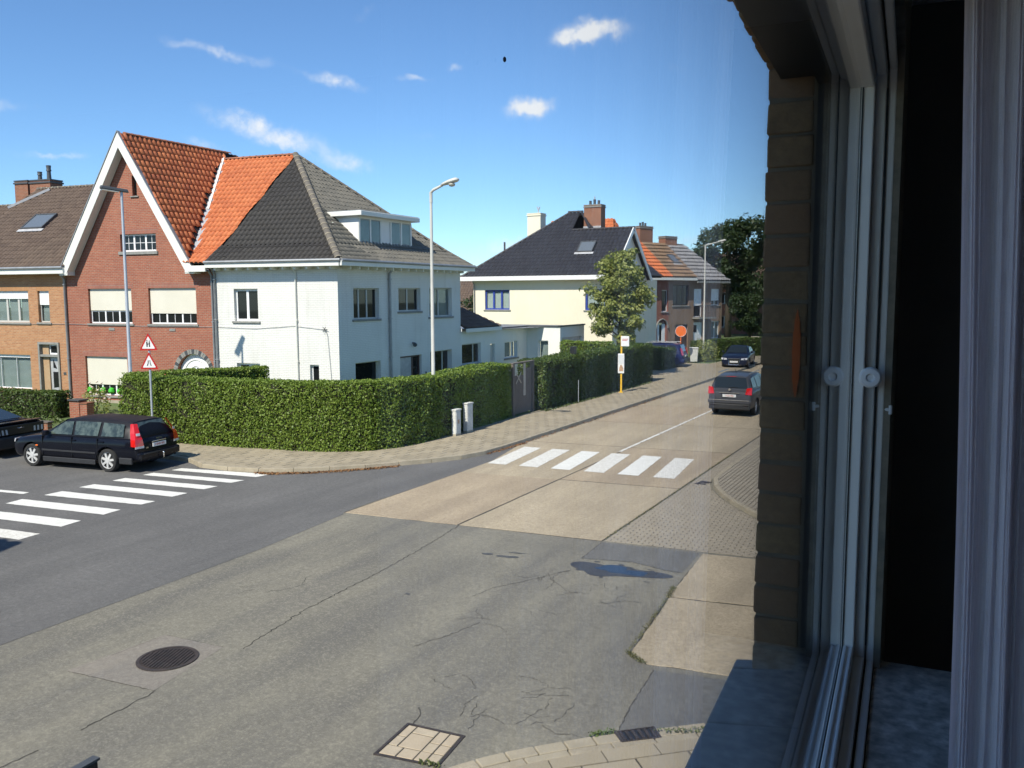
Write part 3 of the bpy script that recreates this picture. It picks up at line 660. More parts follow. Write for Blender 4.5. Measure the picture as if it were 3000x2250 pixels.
def skylight(parent, c, u, v, n, w, h, open_=0):
    """roof window centred at c on a slope with axes u (along), v (up slope), n (out)"""
    c, u, v, n = Vector(c), Vector(u), Vector(v), Vector(n); f = MB()
    def bx(mb, a0, a1, b0, b1, h0, h1):
        g = lambda a, b, h_: c+u*a+v*b+n*h_
        mb.hexa([g(a0, b0, h0), g(a1, b0, h0), g(a1, b1, h0), g(a0, b1, h0), g(a0, b0, h1), g(a1, b0, h1), g(a1, b1, h1), g(a0, b1, h1)])
    k = .07
    for q in ((-w/2, w/2, -h/2, -h/2+k), (-w/2, w/2, h/2-k, h/2), (-w/2, -w/2+k, -h/2+k, h/2-k), (w/2-k, w/2, -h/2+k, h/2-k)): bx(f, *q, 0, .14)
    s_ = f.build('skylight', 'darkgrey', parent)
    g = MB(); bx(g, -w/2+k, w/2-k, -h/2+k, h/2-k, .09, .115); g.build('pane', 'glass_sky', s_)
    g = MB(); bx(g, -w/2-.12, w/2+.12, -h/2-.2, -h/2-.001, .05, .075); g.build('flashing', 'zinc_light', s_)
    return s_
m, t, b = base('skylight glass'); b.inputs['Base Color'].default_value = (.12, .14, .16, 1); b.inputs['Roughness'].default_value = .08; b.inputs['Specular IOR Level'].default_value = .8; M['glass_sky'] = m

# ------------------------------------------------------------------ ground, roads, pavements
struct(sheet('ground', [(-400, -200), (300, -200), (300, 500), (-400, 500)], -.08, 'earth'))
road = struct(sheet('main_road', [(-13.2, -25), (.5, -25), (.5, 130), (-6, 130), (-13.2, 70)], 0, 'asphalt_old'))
KL = [(-70, 10.8), (-40, 15.0), (-20.7, 17.72), (-19.95, 17.5), (-19.45, 17.2), (-18.14, 17.22), (-16.99, 17.5), (-16.14, 18.07), (-15.41, 18.75), (-14.88, 19.34), (-14.42, 20.0), (-13.86, 20.75), (-13.3, 21.7), (-13.0, 22.8), (-12.97, 25), (-12.97, 48), (-12.9, 60), (-11.2, 78), (-6, 100)]
side_road = struct(sheet('side_road', [(-70, -4), (-11.8, 2), (-11.9, 6.9), (-11.96, 10.2), (-12.0, 12.), (-12.28, 14.9), (-12.39, 15.04), (-12.42, 16.4), (-12.33, 18.05), (-12.36, 21.9), (-12.9, 24.5)]+KL[13::-1], .004, 'asphalt_new'))
def inview(x, y, z=0):
    d = Vector((x, y, z))-EYE; w_ = d.dot(FW)
    return w_ > .5 and abs(d.dot(RT)/w_) < .62 and abs(d.dot(UP)/w_) < .47
def pave(parent, region, tw, th, ang, gap, z, mat_, limit, stagger=.5, thick=.03, name='paving_slab', restname='paving_slabs', wob=.002):
    if area2(region) < 0: region = region[::-1]
    c, s = math.cos(ang), math.sin(ang); loc = [(x*c+y*s, -x*s+y*c) for x, y in region]
    x0, x1 = min(p[0] for p in loc), max(p[0] for p in loc); y0, y1 = min(p[1] for p in loc), max(p[1] for p in loc)
    full, part = [], []; rg = random.Random(7)
    j = math.floor(y0/th)
    while j*th < y1:
        i = math.floor(x0/tw)-1
        while (i*tw) < x1:
            a = i*tw+(stagger*tw if j % 2 else 0); r_ = [(a+gap/2, j*th+gap/2), (a+tw-gap/2, j*th+gap/2), (a+tw-gap/2, (j+1)*th-gap/2), (a+gap/2, (j+1)*th-gap/2)]
            i += 1
            cx, cy = a+tw/2, (j+.5)*th; X, Y = cx*c-cy*s, cx*s+cy*c
            if not inview(X, Y): continue
            cl = dedupe(clip(loc, r_))
            if len(cl) < 3 or abs(area2(cl)) < .08*tw*th: continue
            if abs(area2(cl)) > .995*(tw-gap)*(th-gap): full.append((X, Y))
            else: part.append(cl)
        j += 1
    full.sort(key=lambda p: (Vector((p[0], p[1], z))-EYE).length)
    hx, hy = tw/2-gap/2, th/2-gap/2; e = .006
    mb = MB(); mb.hexa([(-hx, -hy, -thick), (hx, -hy, -thick), (hx, hy, -thick), (-hx, hy, -thick), (-hx+e, -hy+e, 0), (hx-e, -hy+e, 0), (hx-e, hy-e, 0), (-hx+e, hy-e, 0)]); me = mb.mesh(name, mat_)
    rest = MB()
    for k, (X, Y) in enumerate(full):
        mt = Matrix.Translation((X, Y, z+rg.uniform(-wob, wob))) @ Matrix.Rotation(ang+rg.uniform(-.004, .004), 4, 'Z') @ Matrix.Rotation(rg.uniform(-.006, .006), 4, 'X')
        if k < limit: place(me, name, parent, mt)
        else: rest.hexa([tuple(mt @ Vector(v)) for v in mb.v])
    for cl in part: rest.prism([(x*c-y*s, x*s+y*c) for x, y in (cl if area2(cl) > 0 else cl[::-1])], z-thick, z)
    if rest.v: stuff(rest.build(restname, mat_, parent))
def resample(pts, step):
    P = [Vector((p[0], p[1])) for p in pts]; out = [P[0]]; acc = 0
    for a, b in zip(P, P[1:]):
        l = (b-a).length; t_ = step-acc
        while t_ <= l: out.append(a+(b-a)*(t_/l)); t_ += step
        acc = (acc+l) % step
    return out
def offset(pts, d):
    o = []
    for i in range(len(pts)):
        a = Vector(pts[max(i-1, 0)][:2]); b = Vector(pts[min(i+1, len(pts)-1)][:2]); t_ = (b-a).normalized(); p = Vector(pts[i][:2]); o.append(p+Vector((-t_.y, t_.x))*d)
    return o
def kerbs(parent, pts, step, width, z0, z1, mat_='kerb', gap=.012, name='kerb_stone', chamf=.02):
    rs = resample(pts, step); inn = offset(rs, width)
    for i in range(len(rs)-1):
        m_ = (rs[i]+rs[i+1])/2
        if not inview(m_.x, m_.y, z1): continue
        g = gap/max((rs[i+1]-rs[i]).length, .01)/2
        A, B = rs[i].lerp(rs[i+1], g), rs[i].lerp(rs[i+1], 1-g); D, C_ = inn[i].lerp(inn[i+1], g), inn[i].lerp(inn[i+1], 1-g)
        dz = random.uniform(-.004, .006); b = MB()
        o1 = (D-A).normalized()*chamf
        b.hexa([(A.x, A.y, z0), (B.x, B.y, z0), (C_.x, C_.y, z0), (D.x, D.y, z0), (A.x+o1.x, A.y+o1.y, z1+dz), (B.x+o1.x, B.y+o1.y, z1+dz), (C_.x, C_.y, z1+dz), (D.x, D.y, z1+dz)])
        bevel(b.build(name, mat_, parent), .012, 2)
# far pavement round the corner
BACK = [(-8, 104), (-13.6, 80), (-15.9, 60), (-15.8, 48), (-15.7, 23.3), (-15.95, 21.6), (-16.4, 20.9), (-17, 20.6), (-20.2, 19.85), (-22.6, 19.45), (-40, 16.95), (-70, 12.7)]
kin = [tuple(p) for p in offset(KL, .16)]
pv = struct(sheet('pavement', kin+BACK, .108, 'joint_sand'))
pave(pv, kin+BACK, .4, .4, R(0), .012, .122, 'slab', 300)
kerbs(pv, KL[1:17], 1.0, .155, -.02, .125)
# right-hand pavement and blockwork apron
KR = [(-1.5, 17.0), (-3.0, 17.9), (-3.95, 18.77), (-4.64, 19.63), (-5.09, 20.28), (-5.5, 21.05), (-5.75, 21.75), (-5.85, 22.4), (-5.85, 70)]
krin = [tuple(p) for p in offset(KR[::-1], .15)][::-1]
pr_ = struct(sheet('right_pavement', krin+[(-.5, 70), (-.5, 17.2)], .09, 'joint_block'))
pave(pr_, krin+[(-.5, 70), (-.5, 17.2)], .22, .11, R(90), .014, .1, 'paver', 120, name='paving_block', restname='paving_blocks')
kerbs(pr_, KR[::-1], .8, .14, -.02, .105)
blk = [(-6.26, 15.66), (-4.3, 15.84), (-2, 16.05), (-1.4, 16.9), (-3.0, 17.86), (-3.95, 18.7), (-4.64, 19.56), (-5.1, 20.22), (-5.52, 21.0), (-5.78, 21.7), (-5.88, 22.3), (-5.88, 40), (-6.26, 40)]
ba = struct(sheet('blockwork_apron', blk, .003, 'joint_block'))
pave(ba, blk, .215, .108, R(4), .011, .012, 'paver', 300, name='paving_block', restname='paving_blocks', thick=.02, wob=.002)
# concrete carriageway slabs
yb = [None, 20.45, 25.9, 31.2, 36.6, 42, 47.4, 53, 59, 65]
cr_ = struct(sheet('concrete_road', [(-12.38, 15.06), (-6.3, 15.6), (-6.3, 66), (-12.9, 66), (-12.9, 24.6), (-12.35, 21.9)], .0045, 'joint'))
jit = lambda a=.01: random.uniform(-a, a)
for k in range(len(yb)-1):
    for col in (0, 1):
        xa, xb = (-12.36 if k == 0 else -12.9, -9.52) if col == 0 else (-9.5, -6.31)
        y0a = (15.05+(xa+12.39)*.095 if k == 0 else yb[k]+(xa+9.5)*.12); y0b = (15.05+(xb+12.39)*.095 if k == 0 else yb[k]+(xb+9.5)*.12)
        y1a, y1b = yb[k+1]+(xa+9.5)*.12-.02, yb[k+1]+(xb+9.5)*.12-.02
        P = [(xa+.015, y0a+.05*(k > 0)), (xb-.015, y0b+.05*(k > 0)), (xb-.015, y1b), (xa+.015, y1a)]
        if k == 1 and col == 0: P = [(-12.34, y0a+.02), (xb-.01, y0b), (xb-.01, y1b), (xa+.01, y1a), (-12.89, 24.5), (-12.38, 21.95)]
        Q = []   # slightly ragged edges
        for a, b in zip(P, P[1:]+P[:1]):
            n = max(2, int(math.hypot(b[0]-a[0], b[1]-a[1])/.35))
            for i in range(n): Q.append((a[0]+(b[0]-a[0])*i/n+(jit(.006) if i else 0), a[1]+(b[1]-a[1])*i/n+(jit(.006) if i else 0)))
        o = MB().prism(Q, -.05, .0095).build('concrete_slab', 'concrete' if (k*2+col) % 3 else 'concrete_b', cr_)
        bevel(o, .006, 1, 60)
# concrete patches and asphalt repairs near the house
ap = struct(sheet('concrete_apron', [(-4.3, 15.72), (-1.8, 16), (-1.1, 10.87), (-2.47, 10.7), (-3.66, 10.53), (-3.92, 10.71), (-4.15, 13.1)], .004, 'joint'))
for P in ([(-4.29, 15.7), (-1.9, 15.98), (-1.6, 13.53), (-4.14, 13.15)], [(-4.12, 13.11), (-1.6, 13.49), (-1.2, 10.87), (-2.47, 10.7), (-3.66, 10.53), (-3.9, 10.72)]):
    P = P[::-1] if area2(P) < 0 else P; Q = []
    for a, b in zip(P, P[1:]+P[:1]):
        n = max(2, int(math.hypot(b[0]-a[0], b[1]-a[1])/.2))
        for i in range(n): Q.append((a[0]+(b[0]-a[0])*i/n+(jit(.015) if i else 0), a[1]+(b[1]-a[1])*i/n+(jit(.015) if i else 0)))
    bevel(MB().prism(Q, -.05, .012).build('concrete_slab', 'concrete', ap), .006, 1, 60)
struct(sheet('asphalt_repair', [(-6.29, 15.54), (-4.36, 15.7), (-4.3, 14.43), (-4.68, 14.46), (-5.3, 14.6), (-6.22, 14.38)], .0045, 'asphalt_patch'))
struct(sheet('asphalt_repair', [(-3.46, 10.4), (-1.2, 10.78), (-.7, 10.1), (-1.5, 9.8), (-2.4, 9.36), (-3.27, 8.64), (-3.33, 8.8), (-3.4, 9.4)], .0045, 'asphalt_patch'))
struct(sheet('asphalt_repair', [(-10.3, 6.8), (-8.8, 6.95), (-9.05, 8.32), (-10.15, 8.24)], .003, asphaltmat('patch by manhole', (.22, .195, .165), (.25, .225, .185), (.36, .33, .28), (.17, .16, .145))))
# foreground pavement
KF = [(-.3, 10.2), (-1.5, 9.85), (-2.4, 9.33), (-2.92, 8.89), (-3.27, 8.58), (-3.54, 8.34), (-3.77, 8.1), (-3.98, 7.88), (-4.2, 7.63), (-4.46, 7.29), (-4.8, 6.7), (-5.05, 6.0), (-5.2, 5), (-5.25, 3), (-5.25, -6)]
kf1 = [tuple(p) for p in offset(KF, .2)]; kf2 = [tuple(p) for p in offset(KF, .33)]
fp = struct(sheet('near_pavement', kf2+[(-.35, -6), (-.2, 10)], .05, 'joint'))
pave(fp, kf2+[(-.35, -6), (-.2, 10)], .6, .4, R(42), .015, .062, 'slab', 120)
kerbs(fp, KF, .34, .185, -.03, .05, gap=.016, chamf=.008); kerbs(fp, kf1, .5, .12, -.03, .058, gap=.014, chamf=.004)
# road paint
def mark(pts, z, name, label, mat_='paint', parent=None):
    P = pts if area2(pts) > 0 else pts[::-1]; Q = []
    for a, b in zip(P, P[1:]+P[:1]):
        n = max(2, int(math.hypot(b[0]-a[0], b[1]-a[1])/.12))
        for i in range(n): Q.append((a[0]+(b[0]-a[0])*i/n+jit(.008), a[1]+(b[1]-a[1])*i/n+jit(.008)))
    return sheet(name, Q, z, mat_, parent)
cw = tag(thing('zebra_crossing', 'white zebra crossing over the concrete main road', 'zebra crossing'), 'white zebra crossing over the concrete main road', 'zebra crossing')
for k in range(6):
    x0 = -12.3+.985*k; yb_ = 21.5+.07*k; w_ = .58
    mark([(x0, yb_), (x0+w_, yb_+.05), (x0+w_-.3, yb_+2.98), (x0-.3, yb_+2.93)], .0145, 'stripe', None, 'paint' if k in (2, 4) else 'paint_worn', cw)
cw2 = thing('zebra_crossing', 'white zebra crossing over the dark asphalt side street', 'zebra crossing')
S = [[(-18.17, 15.2), (-18.15, 15.51), (-15.5, 16.0), (-15.59, 15.58)], [(-18.33, 14.45), (-18.31, 14.76), (-15.56, 15.17), (-15.64, 14.81)], [(-18.43, 13.65), (-18.41, 14.0), (-15.63, 14.39), (-15.68, 14.01)],
     [(-18.49, 12.8), (-18.46, 13.18), (-15.7, 13.56), (-15.72, 13.15)], [(-18.47, 11.91), (-18.46, 12.35), (-15.7, 12.67), (-15.73, 12.31)], [(-18.46, 11.02), (-18.54, 11.44), (-15.73, 11.81), (-15.69, 11.37)],
     [(-18.5, 10.0), (-18.5, 10.45), (-15.66, 10.84), (-15.6, 10.37)], [(-18.5, 9.05), (-18.5, 9.48), (-15.49, 9.86), (-15.45, 9.43)]]
for k, q in enumerate(S): mark([(x*1.0889, y*1.0889) for x, y in q], .0085, 'stripe', None, 'paint_worn' if k in (7,) else 'paint', cw2)
tag(mark([(-24.5, 12.15), (-20.7, 12.8), (-20.72, 12.98), (-24.5, 12.33)], .0085, 'lane_line', None), 'short white centre dash on the side street left of the zebra', 'road marking'); 
cl = thing('lane_line', 'long thin white centre line running up the main road', 'road marking')
y_ = 25.0
while y_ < 62: mark([(-9.58, y_), (-9.48, y_), (-9.48, y_+1.95), (-9.58, y_+1.95)], .0145, 'line_segment', None, 'paint_worn' if int(y_) % 3 else 'paint', cl); y_ += 2.0
for o in bpy.data.objects:
    if o.name.startswith('lane_line') and o.get('kind'): del o['kind']
# cracks in the weathered asphalt
def crack(pts, w=.02, parent=road, z=.0035, j=.022, sub=.055):
    w = w*.62
    P = [Vector(p) for p in pts]; line = []
    for a, b in zip(P, P[1:]):
        n = max(2, int((b-a).length/sub)); j = min(j, sub*.4); line += [a.lerp(b, i/n)+Vector((jit(j), jit(j))) for i in range(n)]
    line.append(P[-1]); off = offset(line, 1.0); b = MB()
    ws = [w*random.uniform(.3, 1.2) for _ in line]
    for i in range(len(line)-1):
        d0 = (off[i]-line[i])*ws[i]/2; d1 = (off[i+1]-line[i+1])*ws[i+1]/2
        b.poly([(*(line[i]-d0), z), (*(line[i+1]-d1), z), (*(line[i+1]+d1), z), (*(line[i]+d0), z)])
    return b.build('crack', 'crack', parent)
crack([(-9.48, 15.35), (-9.31, 14.08), (-9.2, 13.08), (-9.1, 12.06), (-9.06, 11.01), (-9.0, 9.85), (-8.84, 8.82), (-8.75, 8.4)], .035)
crack([(-8.77, 6.93), (-8.74, 6.56), (-8.74, 6.26), (-8.71, 5.88)], .03, z=.0042); crack([(-8.74, 5.4), (-8.76, 4.7)], .03)
crack([(-10.26, 6.8), (-8.77, 6.95)], .018, j=.008, z=.0042); crack([(-10.1, 8.24), (-9.06, 8.32)], .012, j=.01, z=.0042); crack([(-10.15, 8.1), (-10.2, 7.4)], .012, j=.008, z=.0042)
crack([(-6.28, 15.5), (-6.22, 14.42), (-5.3, 14.62), (-4.7, 14.46), (-4.32, 14.42)], .03, j=.012, z=.005)
crack([(-3.46, 10.4), (-3.38, 9.3), (-3.3, 8.7)], .03, j=.01, z=.005)
rk = random.Random(21)
def spider(c, n, ln):
    for k in range(n):
        a = rk.uniform(0, 6.28); p = Vector(c)+Vector((rk.uniform(-.2, .2), rk.uniform(-.2, .2))); pts = [p]
        for s_ in range(rk.randint(2, 4)): a += rk.uniform(-.8, .8); p = p+Vector((math.cos(a), math.sin(a)))*ln*rk.uniform(.4, 1); pts.append(p)
        crack(pts, .016, j=.02, sub=.05)
for c, n, ln in (((-6.3, 13.0), 7, .22), ((-5.5, 12.6), 3, .16), ((-5.0, 12.6), 6, .18), ((-5.2, 13.1), 4, .13), ((-5.6, 11.6), 2, .13), ((-6.3, 10.8), 3, .2), ((-4.2, 8.6), 6, .18), ((-4.6, 9.1), 4, .22), ((-5.0, 8.3), 4, .2), ((-5.8, 9.0), 3, .15), ((-9.9, 10.9), 2, .3), ((-10.6, 10.4), 2, .2)): spider(c, n, ln)
crack([(-6.1, 13.7), (-6.5, 12.9), (-6.9, 12.2), (-7.0, 11.7)], .022); crack([(-6.3, 10.8), (-6.5, 10.1), (-6.7, 9.6)], .02); crack([(-5.46, 7.75), (-5.5, 8.0), (-5.62, 8.12)], .03, j=.015)
def blob(c, rx, ry, n=26, rough=.25, ang=0, seed=0):
    r_ = random.Random(seed); ph = [r_.uniform(0, 6.28) for _ in range(5)]; out = []
    for k in range(n):
        a = 2*math.pi*k/n; f = 1+rough*sum(math.sin((i+2)*a+ph[i])/(i+1.5) for i in range(5)); x, y = rx*f*math.cos(a), ry*f*math.sin(a)
        out.append((c[0]+x*math.cos(ang)-y*math.sin(ang), c[1]+x*math.sin(ang)+y*math.cos(ang)))
    return out
m, t, b = base('puddle water'); b.inputs['Base Color'].default_value = (.02, .022, .025, 1); b.inputs['Roughness'].default_value = .04; b.inputs['Specular IOR Level'].default_value = .75; M['puddle'] = m
M['wet'] = asphaltmat('wet asphalt', (.055, .056, .06), (.075, .076, .08), (.11, .11, .11), (.045, .045, .05), rough=.4)
struct(sheet('damp_patch', blob((-5.42, 13.98), .66, .38, 90, .42, .1, 4), .0052, 'wet')); struct(sheet('puddle', blob((-5.33, 14.05), .42, .2, 70, .4, .1, 9), .0062, 'puddle'))
for k in range(9):
    a_ = rk.uniform(0, 6.28); q_ = rk.uniform(.8, 1.25); struct(sheet('damp_patch', blob((-5.42+.72*q_*math.cos(a_), 13.98+.42*q_*math.sin(a_)), rk.uniform(.02, .08), rk.uniform(.015, .05), 10, .35, 0, k), .0049, 'wet'))
for k, (x, y, rx, ry) in enumerate(((-7.92, 13.82, .13, .05), (-7.5, 13.84, .2, .07), (-7.45, 14.13, .17, .03), (-6.9, 5.4, .25, .05), (-6.6, 5.8, .1, .04), (-8.0, 11.3, .05, .03))): struct(sheet('oil_stain', blob((x, y), rx, ry, 18, .3, .15, k), .0045, 'stain'))
# moss and weeds in the joints, dead leaves in the gutter
def scatter(name, label, line, n, spread, size, mat_, z, up=.8, zr=.03):
    P = []; L_ = [Vector(p) for p in line]
    for _ in range(n):
        i = rk.randrange(len(L_)-1); p = L_[i].lerp(L_[i+1], rk.random()); g = abs(rk.gauss(0, 1)); P.append((p.x+rk.gauss(0, spread), p.y+rk.gauss(0, spread), z+rk.random()*zr))
    P = np.array(P); o = place(leaves_mesh(name, P, np.repeat([[0, 0, up]], len(P), 0), size, mat_), name); o['kind'] = 'stuff'; o['label'] = label; return o
scatter('moss', 'green moss along the edge of the concrete patch', [(-4.2, 13.6), (-4.13, 13.1), (-3.95, 10.75), (-3.65, 10.52)], 1300, .022, .012, 'moss', .012)
scatter('moss', 'thin moss in the joint beside the block paving', [(-6.29, 15.7), (-6.28, 20), (-6.3, 26)], 900, .018, .014, 'moss', .012)
scatter('weeds', 'small weeds growing by the street drain', [(-3.5, 8.42), (-3.3, 8.6)], 150, .03, .018, 'grass', .02, .3, .04)
scatter('weeds', 'weeds in the kerb joint near the window sill', [(-2.85, 8.8), (-2.35, 9.1)], 120, .025, .016, 'grass', .06, .3, .03)
scatter('weeds', 'weeds at the corner of the block-filled cover', [(-4.9, 7.1), (-4.66, 7.14)], 70, .025, .02, 'grass', .01, .3, .03)
scatter('dead_leaves', 'reddish dead leaves in the gutter at the street corner', [(-17.3, 17.38), (-16.9, 17.45), (-16.1, 17.98), (-15.4, 18.65), (-14.9, 19.25), (-14.4, 19.9)], 1500, .07, .03, 'deadleaf', .012, 1.5, .02)
scatter('dead_leaves', 'dead leaves and grit along the main road kerb', [(-13.05, 22.8), (-12.9, 25), (-12.9, 40)], 900, .06, .03, 'deadleaf', .014, 1.5, .02)
# plots behind the hedges
struct(sheet('lawn', [(-70, 12.8), (-40, 17.0), (-22.6, 19.5), (-17, 20.7), (-15.75, 23.3), (-15.85, 60), (-13.7, 80), (-20, 110), (-70, 110)], .09, 'lawn'))
struct(sheet('driveway', [(-22, 45.9), (-15.82, 45.9), (-15.88, 59.2), (-22, 59.2)], .112, 'slab'))
# iron covers and drains
mh = thing('manhole_cover', 'round ribbed iron manhole cover in the grey asphalt', 'manhole cover', (-9.42, 7.68, .005), R(20))
MB().lathe([(.40, -.02), (.40, .012), (.35, .014), (.35, .003), (.01, .003)], 40).build('frame', 'iron', mh, 40)
b = MB(); b.lathe([(.342, -.01), (.342, .008), (.01, .008)], 40); b.build('cover', 'iron', mh, 40)
for k in range(13):
    x = -.3+k*.05; hl = math.sqrt(max(.33**2-x*x, .001)); b = MB().box(x-.014, x+.014, -hl, hl if k > 6 else hl*.9, .0085, .02); b.build('rib', 'iron', mh)
tc_ = thing('access_cover', 'square iron-framed cover filled with pale concrete blocks', 'cover', (0, 0, 0))
q4 = [Vector(p) for p in ((-5.45, 7.01), (-4.69, 7.12), (-4.77, 7.8), (-5.51, 7.74))]; cc = sum(q4, Vector((0, 0)))/4
b = MB()
for i in range(4):
    a, c2 = q4[i], q4[(i+1) % 4]; ai, ci = a.lerp(cc, .085), c2.lerp(cc, .085)
    b.hexa([(*a, -.03), (*c2, -.03), (*ci, -.03), (*ai, -.03), (*a, .012), (*c2, .012), (*ci, .012), (*ai, .012)])
b.build('frame', 'iron', tc_); MB().prism([tuple(p.lerp(cc, .08)) for p in q4], -.04, .0045).build('bed', 'joint', tc_)
M['infill'] = pmat('infill block', (.47, .4, .29), (.38, .32, .23), .9, 7, (60, .4, (.25, .2, .14)), .003, 80, rand=(.4, .32, .22), randamt=.5)
qi = [p.lerp(cc, .1) for p in q4]; bil = lambda s_, t_: qi[0].lerp(qi[1], s_).lerp(qi[3].lerp(qi[2], s_), t_)
for s0, s1, t0, t1 in [(0, .3, 0, .3), (.3, .6, 0, .3), (.6, .8, 0, .3), (.8, 1, 0, .3), (0, .17, .3, .62), (.17, .6, .3, .78), (.6, .8, .3, .6), (.8, 1, .3, .6), (0, .17, .62, 1), (.17, .6, .78, 1), (.6, .8, .6, 1), (.8, 1, .6, 1)]:
    g = .012; P = [bil(s0+g, t0+g), bil(s1-g, t0+g), bil(s1-g, t1-g), bil(s0+g, t1-g)]; b = MB(); b.prism([tuple(p) for p in P], -.02, .013+jit(.002)); bevel(b.build('infill_block', 'infill', tc_), .004, 1)
dr = thing('street_drain', 'rusty slotted street drain set in the near kerb', 'drain', (0, 0, 0))
q4 = [Vector(p) for p in ((-3.3, 8.56), (-3.14, 8.39), (-2.79, 8.69), (-2.94, 8.88))]; cc = sum(q4, Vector((0, 0)))/4; b = MB()
for i in range(4):
    a, c2 = q4[i], q4[(i+1) % 4]; ai, ci = a.lerp(cc, .14), c2.lerp(cc, .14)
    b.hexa([(*a, -.0), (*c2, -.0), (*ci, -.0), (*ai, -.0), (*a, .068), (*c2, .068), (*ci, .068), (*ai, .068)])
b.build('frame', 'iron', dr)
b = MB(); b.prism([tuple(p.lerp(cc, .1)) for p in q4], .0, .0605); b.build('pit', 'black', dr)
for k in range(6):
    f_ = .1+k*.16; a, c2 = q4[0].lerp(q4[3], f_).lerp(cc, .1), q4[1].lerp(q4[2], f_).lerp(cc, .1); a, c2 = q4[0].lerp(q4[1], .12).lerp(q4[3].lerp(q4[2], .12), f_), q4[0].lerp(q4[1], .88).lerp(q4[3].lerp(q4[2], .88), f_)
    a, c2 = q4[0].lerp(q4[3], .12+0*f_), None
    s_ = .12+k*.152; p0, p1 = q4[0].lerp(q4[1], .12).lerp(q4[3].lerp(q4[2], .12), s_), q4[0].lerp(q4[1], .88).lerp(q4[3].lerp(q4[2], .88), s_)
    b = MB(); b.bar((*p0, .064), (*p1, .064), .035, .012); b.build('grate_bar', 'iron', dr)
sg = thing('street_drain', 'small iron gully at the tip of the curved right kerb', 'drain', (-5.98, 21.75, 0), R(80))
MB().box(-.25, .25, -.14, .14, -.03, .012).build('frame', 'iron', sg)
for k in range(5): MB().box(-.2+k*.09, -.155+k*.09, -.11, .11, .0125, .019).build('grate_bar', 'iron', sg)

# ------------------------------------------------------------------ corner terrace: white, red and ochre houses
A0 = (-22.5, 27.3, 0); RZ = R(8); SH = .14
def sx(x, y): return x+SH*y
def fascia(parent, a, b, h=.22, w=.1, mat_='white_wood', name='fascia'):
    o = MB().bar(a, b, w, h).build(name, mat_, parent); bevel(o, .012, 1); return o
def gutter(parent, a, b, r=.06, mat_='zinc'):
    return MB().tube([a, b], r, 8).build('gutter', mat_, parent, 40)
# --- white house
wh = thing('corner_house', 'white painted brick corner house with dark hipped roof behind the hedge', 'house', A0, RZ)
F1 = Facade(wh, (-6.0, 0), (0, 0)); F2 = Facade(wh, (0, 0), (1.308, 9.31))
t2a = lambda t_: 6.0-t_
h1 = [(t2a(5.05), t2a(3.85), 3.86, 5.21), (t2a(5.02), t2a(3.85), .85, 2.08), (t2a(1.4), t2a(.97), 1.0, 2.09)]
F1.wall(-.1, 6.15, h1, 'white_brick')
F1.window(*h1[0], 2, 'pvc', fw=.09); F1.window(*h1[1], 2, 'pvc', fw=.09); F1.window(*h1[2], 1, 'pvc', fw=.07, sill=None)
h2 = [(.98, 2.72, 3.93, 5.23), (4.15, 5.88, 4.2, 5.25), (6.62, 8.6, 3.9, 5.27), (1.02, 2.75, .4, 2.12), (4.2, 5.9, 0.05, 2.18), (6.65, 8.55, .75, 2.27)]
F2.wall(-.1, 6.15, h2, 'white_brick', reveal=.25)
F2.window(*h2[0], 3, 'grey_frame', depth=.15, ratios=[.7, .8, .95]); F2.window(*h2[1], 2, 'grey_frame', depth=.15); F2.window(*h2[2], 2, 'grey_frame', depth=.15, glass='clear', back='net')
F2.window(*h2[3], 1, 'grey_frame', depth=.2, sill=None); F2.window(*h2[5], 2, 'grey_frame', depth=.2, ratios=[1.6, .6])
dr_ = MB(); F2.fbox(dr_, 4.3, 5.25, .14, .19, .1, 2.1); d_ = dr_.build('door', 'zinc_light', wh)
g = MB(); F2.fbox(g, 4.2, 4.3, .12, .22, .05, 2.18); F2.fbox(g, 5.25, 5.36, .12, .22, .05, 2.18); F2.fbox(g, 5.8, 5.9, .12, .22, .05, 2.18); F2.fbox(g, 4.3, 5.25, .12, .22, 2.1, 2.18); F2.fbox(g, 5.36, 5.8, .12, .22, 2.1, 2.18); g.build('door_frame', 'brown_frame', d_)
g = MB(); F2.fbox(g, 5.36, 5.8, .16, .175, .1, 2.1); g.build('side_light', 'glass', d_); g = MB(); F2.fbox(g, 5.1, 5.16, .08, .14, 1.0, 1.12); g.build('handle', 'chrome', d_)
F4 = Facade(wh, F2.pt(9.4, 0, 0)[:2], tuple((F2.pt(9.4, 0, 0)+F2.i*6)[:2])); F4.wall(-.1, 6.15, [], 'white_brick')
g = MB(); g.lathe([(.03, -.02), (.09, .02), (.1, .1), (.04, .16)], 10, F2.pt(5.16, -.16, 2.6)); F2.fbox(g, 5.14, 5.18, -.16, 0, 2.72, 2.78); g.build('wall_lamp', 'darkgrey', wh, 40)
g = MB(); F2.fbox(g, 6.2, 6.27, -.04, 0, 1.2, 1.35); g.build('doorbell', 'darkgrey', wh)
downpipe(wh, F2, 3.42, 0, 6.0, .06); downpipe(wh, F1, t2a(1.95), 0, 6.0, .035, 'white_wood', .05); downpipe(wh, F1, .03, 0, 6.0, .05)
Z0, ZK, ZR = 6.32, 7.04, 11.5
E1, E2, RR = Vector((.435, -.5, Z0)), Vector((1.868, 9.8, Z0)), Vector((-5.3, 5.2, ZR))
fk = 1/5.7; K1 = E1.lerp(RR, fk); K1.z = ZK; K2 = E2.lerp(RR, fk); K2.z = ZK
roof = MB().tube([RR-Vector((0, 0, .1)), RR+Vector((-1.2, 0, -.1))], .05, 6).build('roof', 'deck', wh)
bx = lambda y: -6.0+SH*(y+.0)
lo = .15
slope(roof, [(bx(-.5), -.5, Z0), E1, K1, (bx(.5), .5, ZK)], 'tile_dark', limit=60)
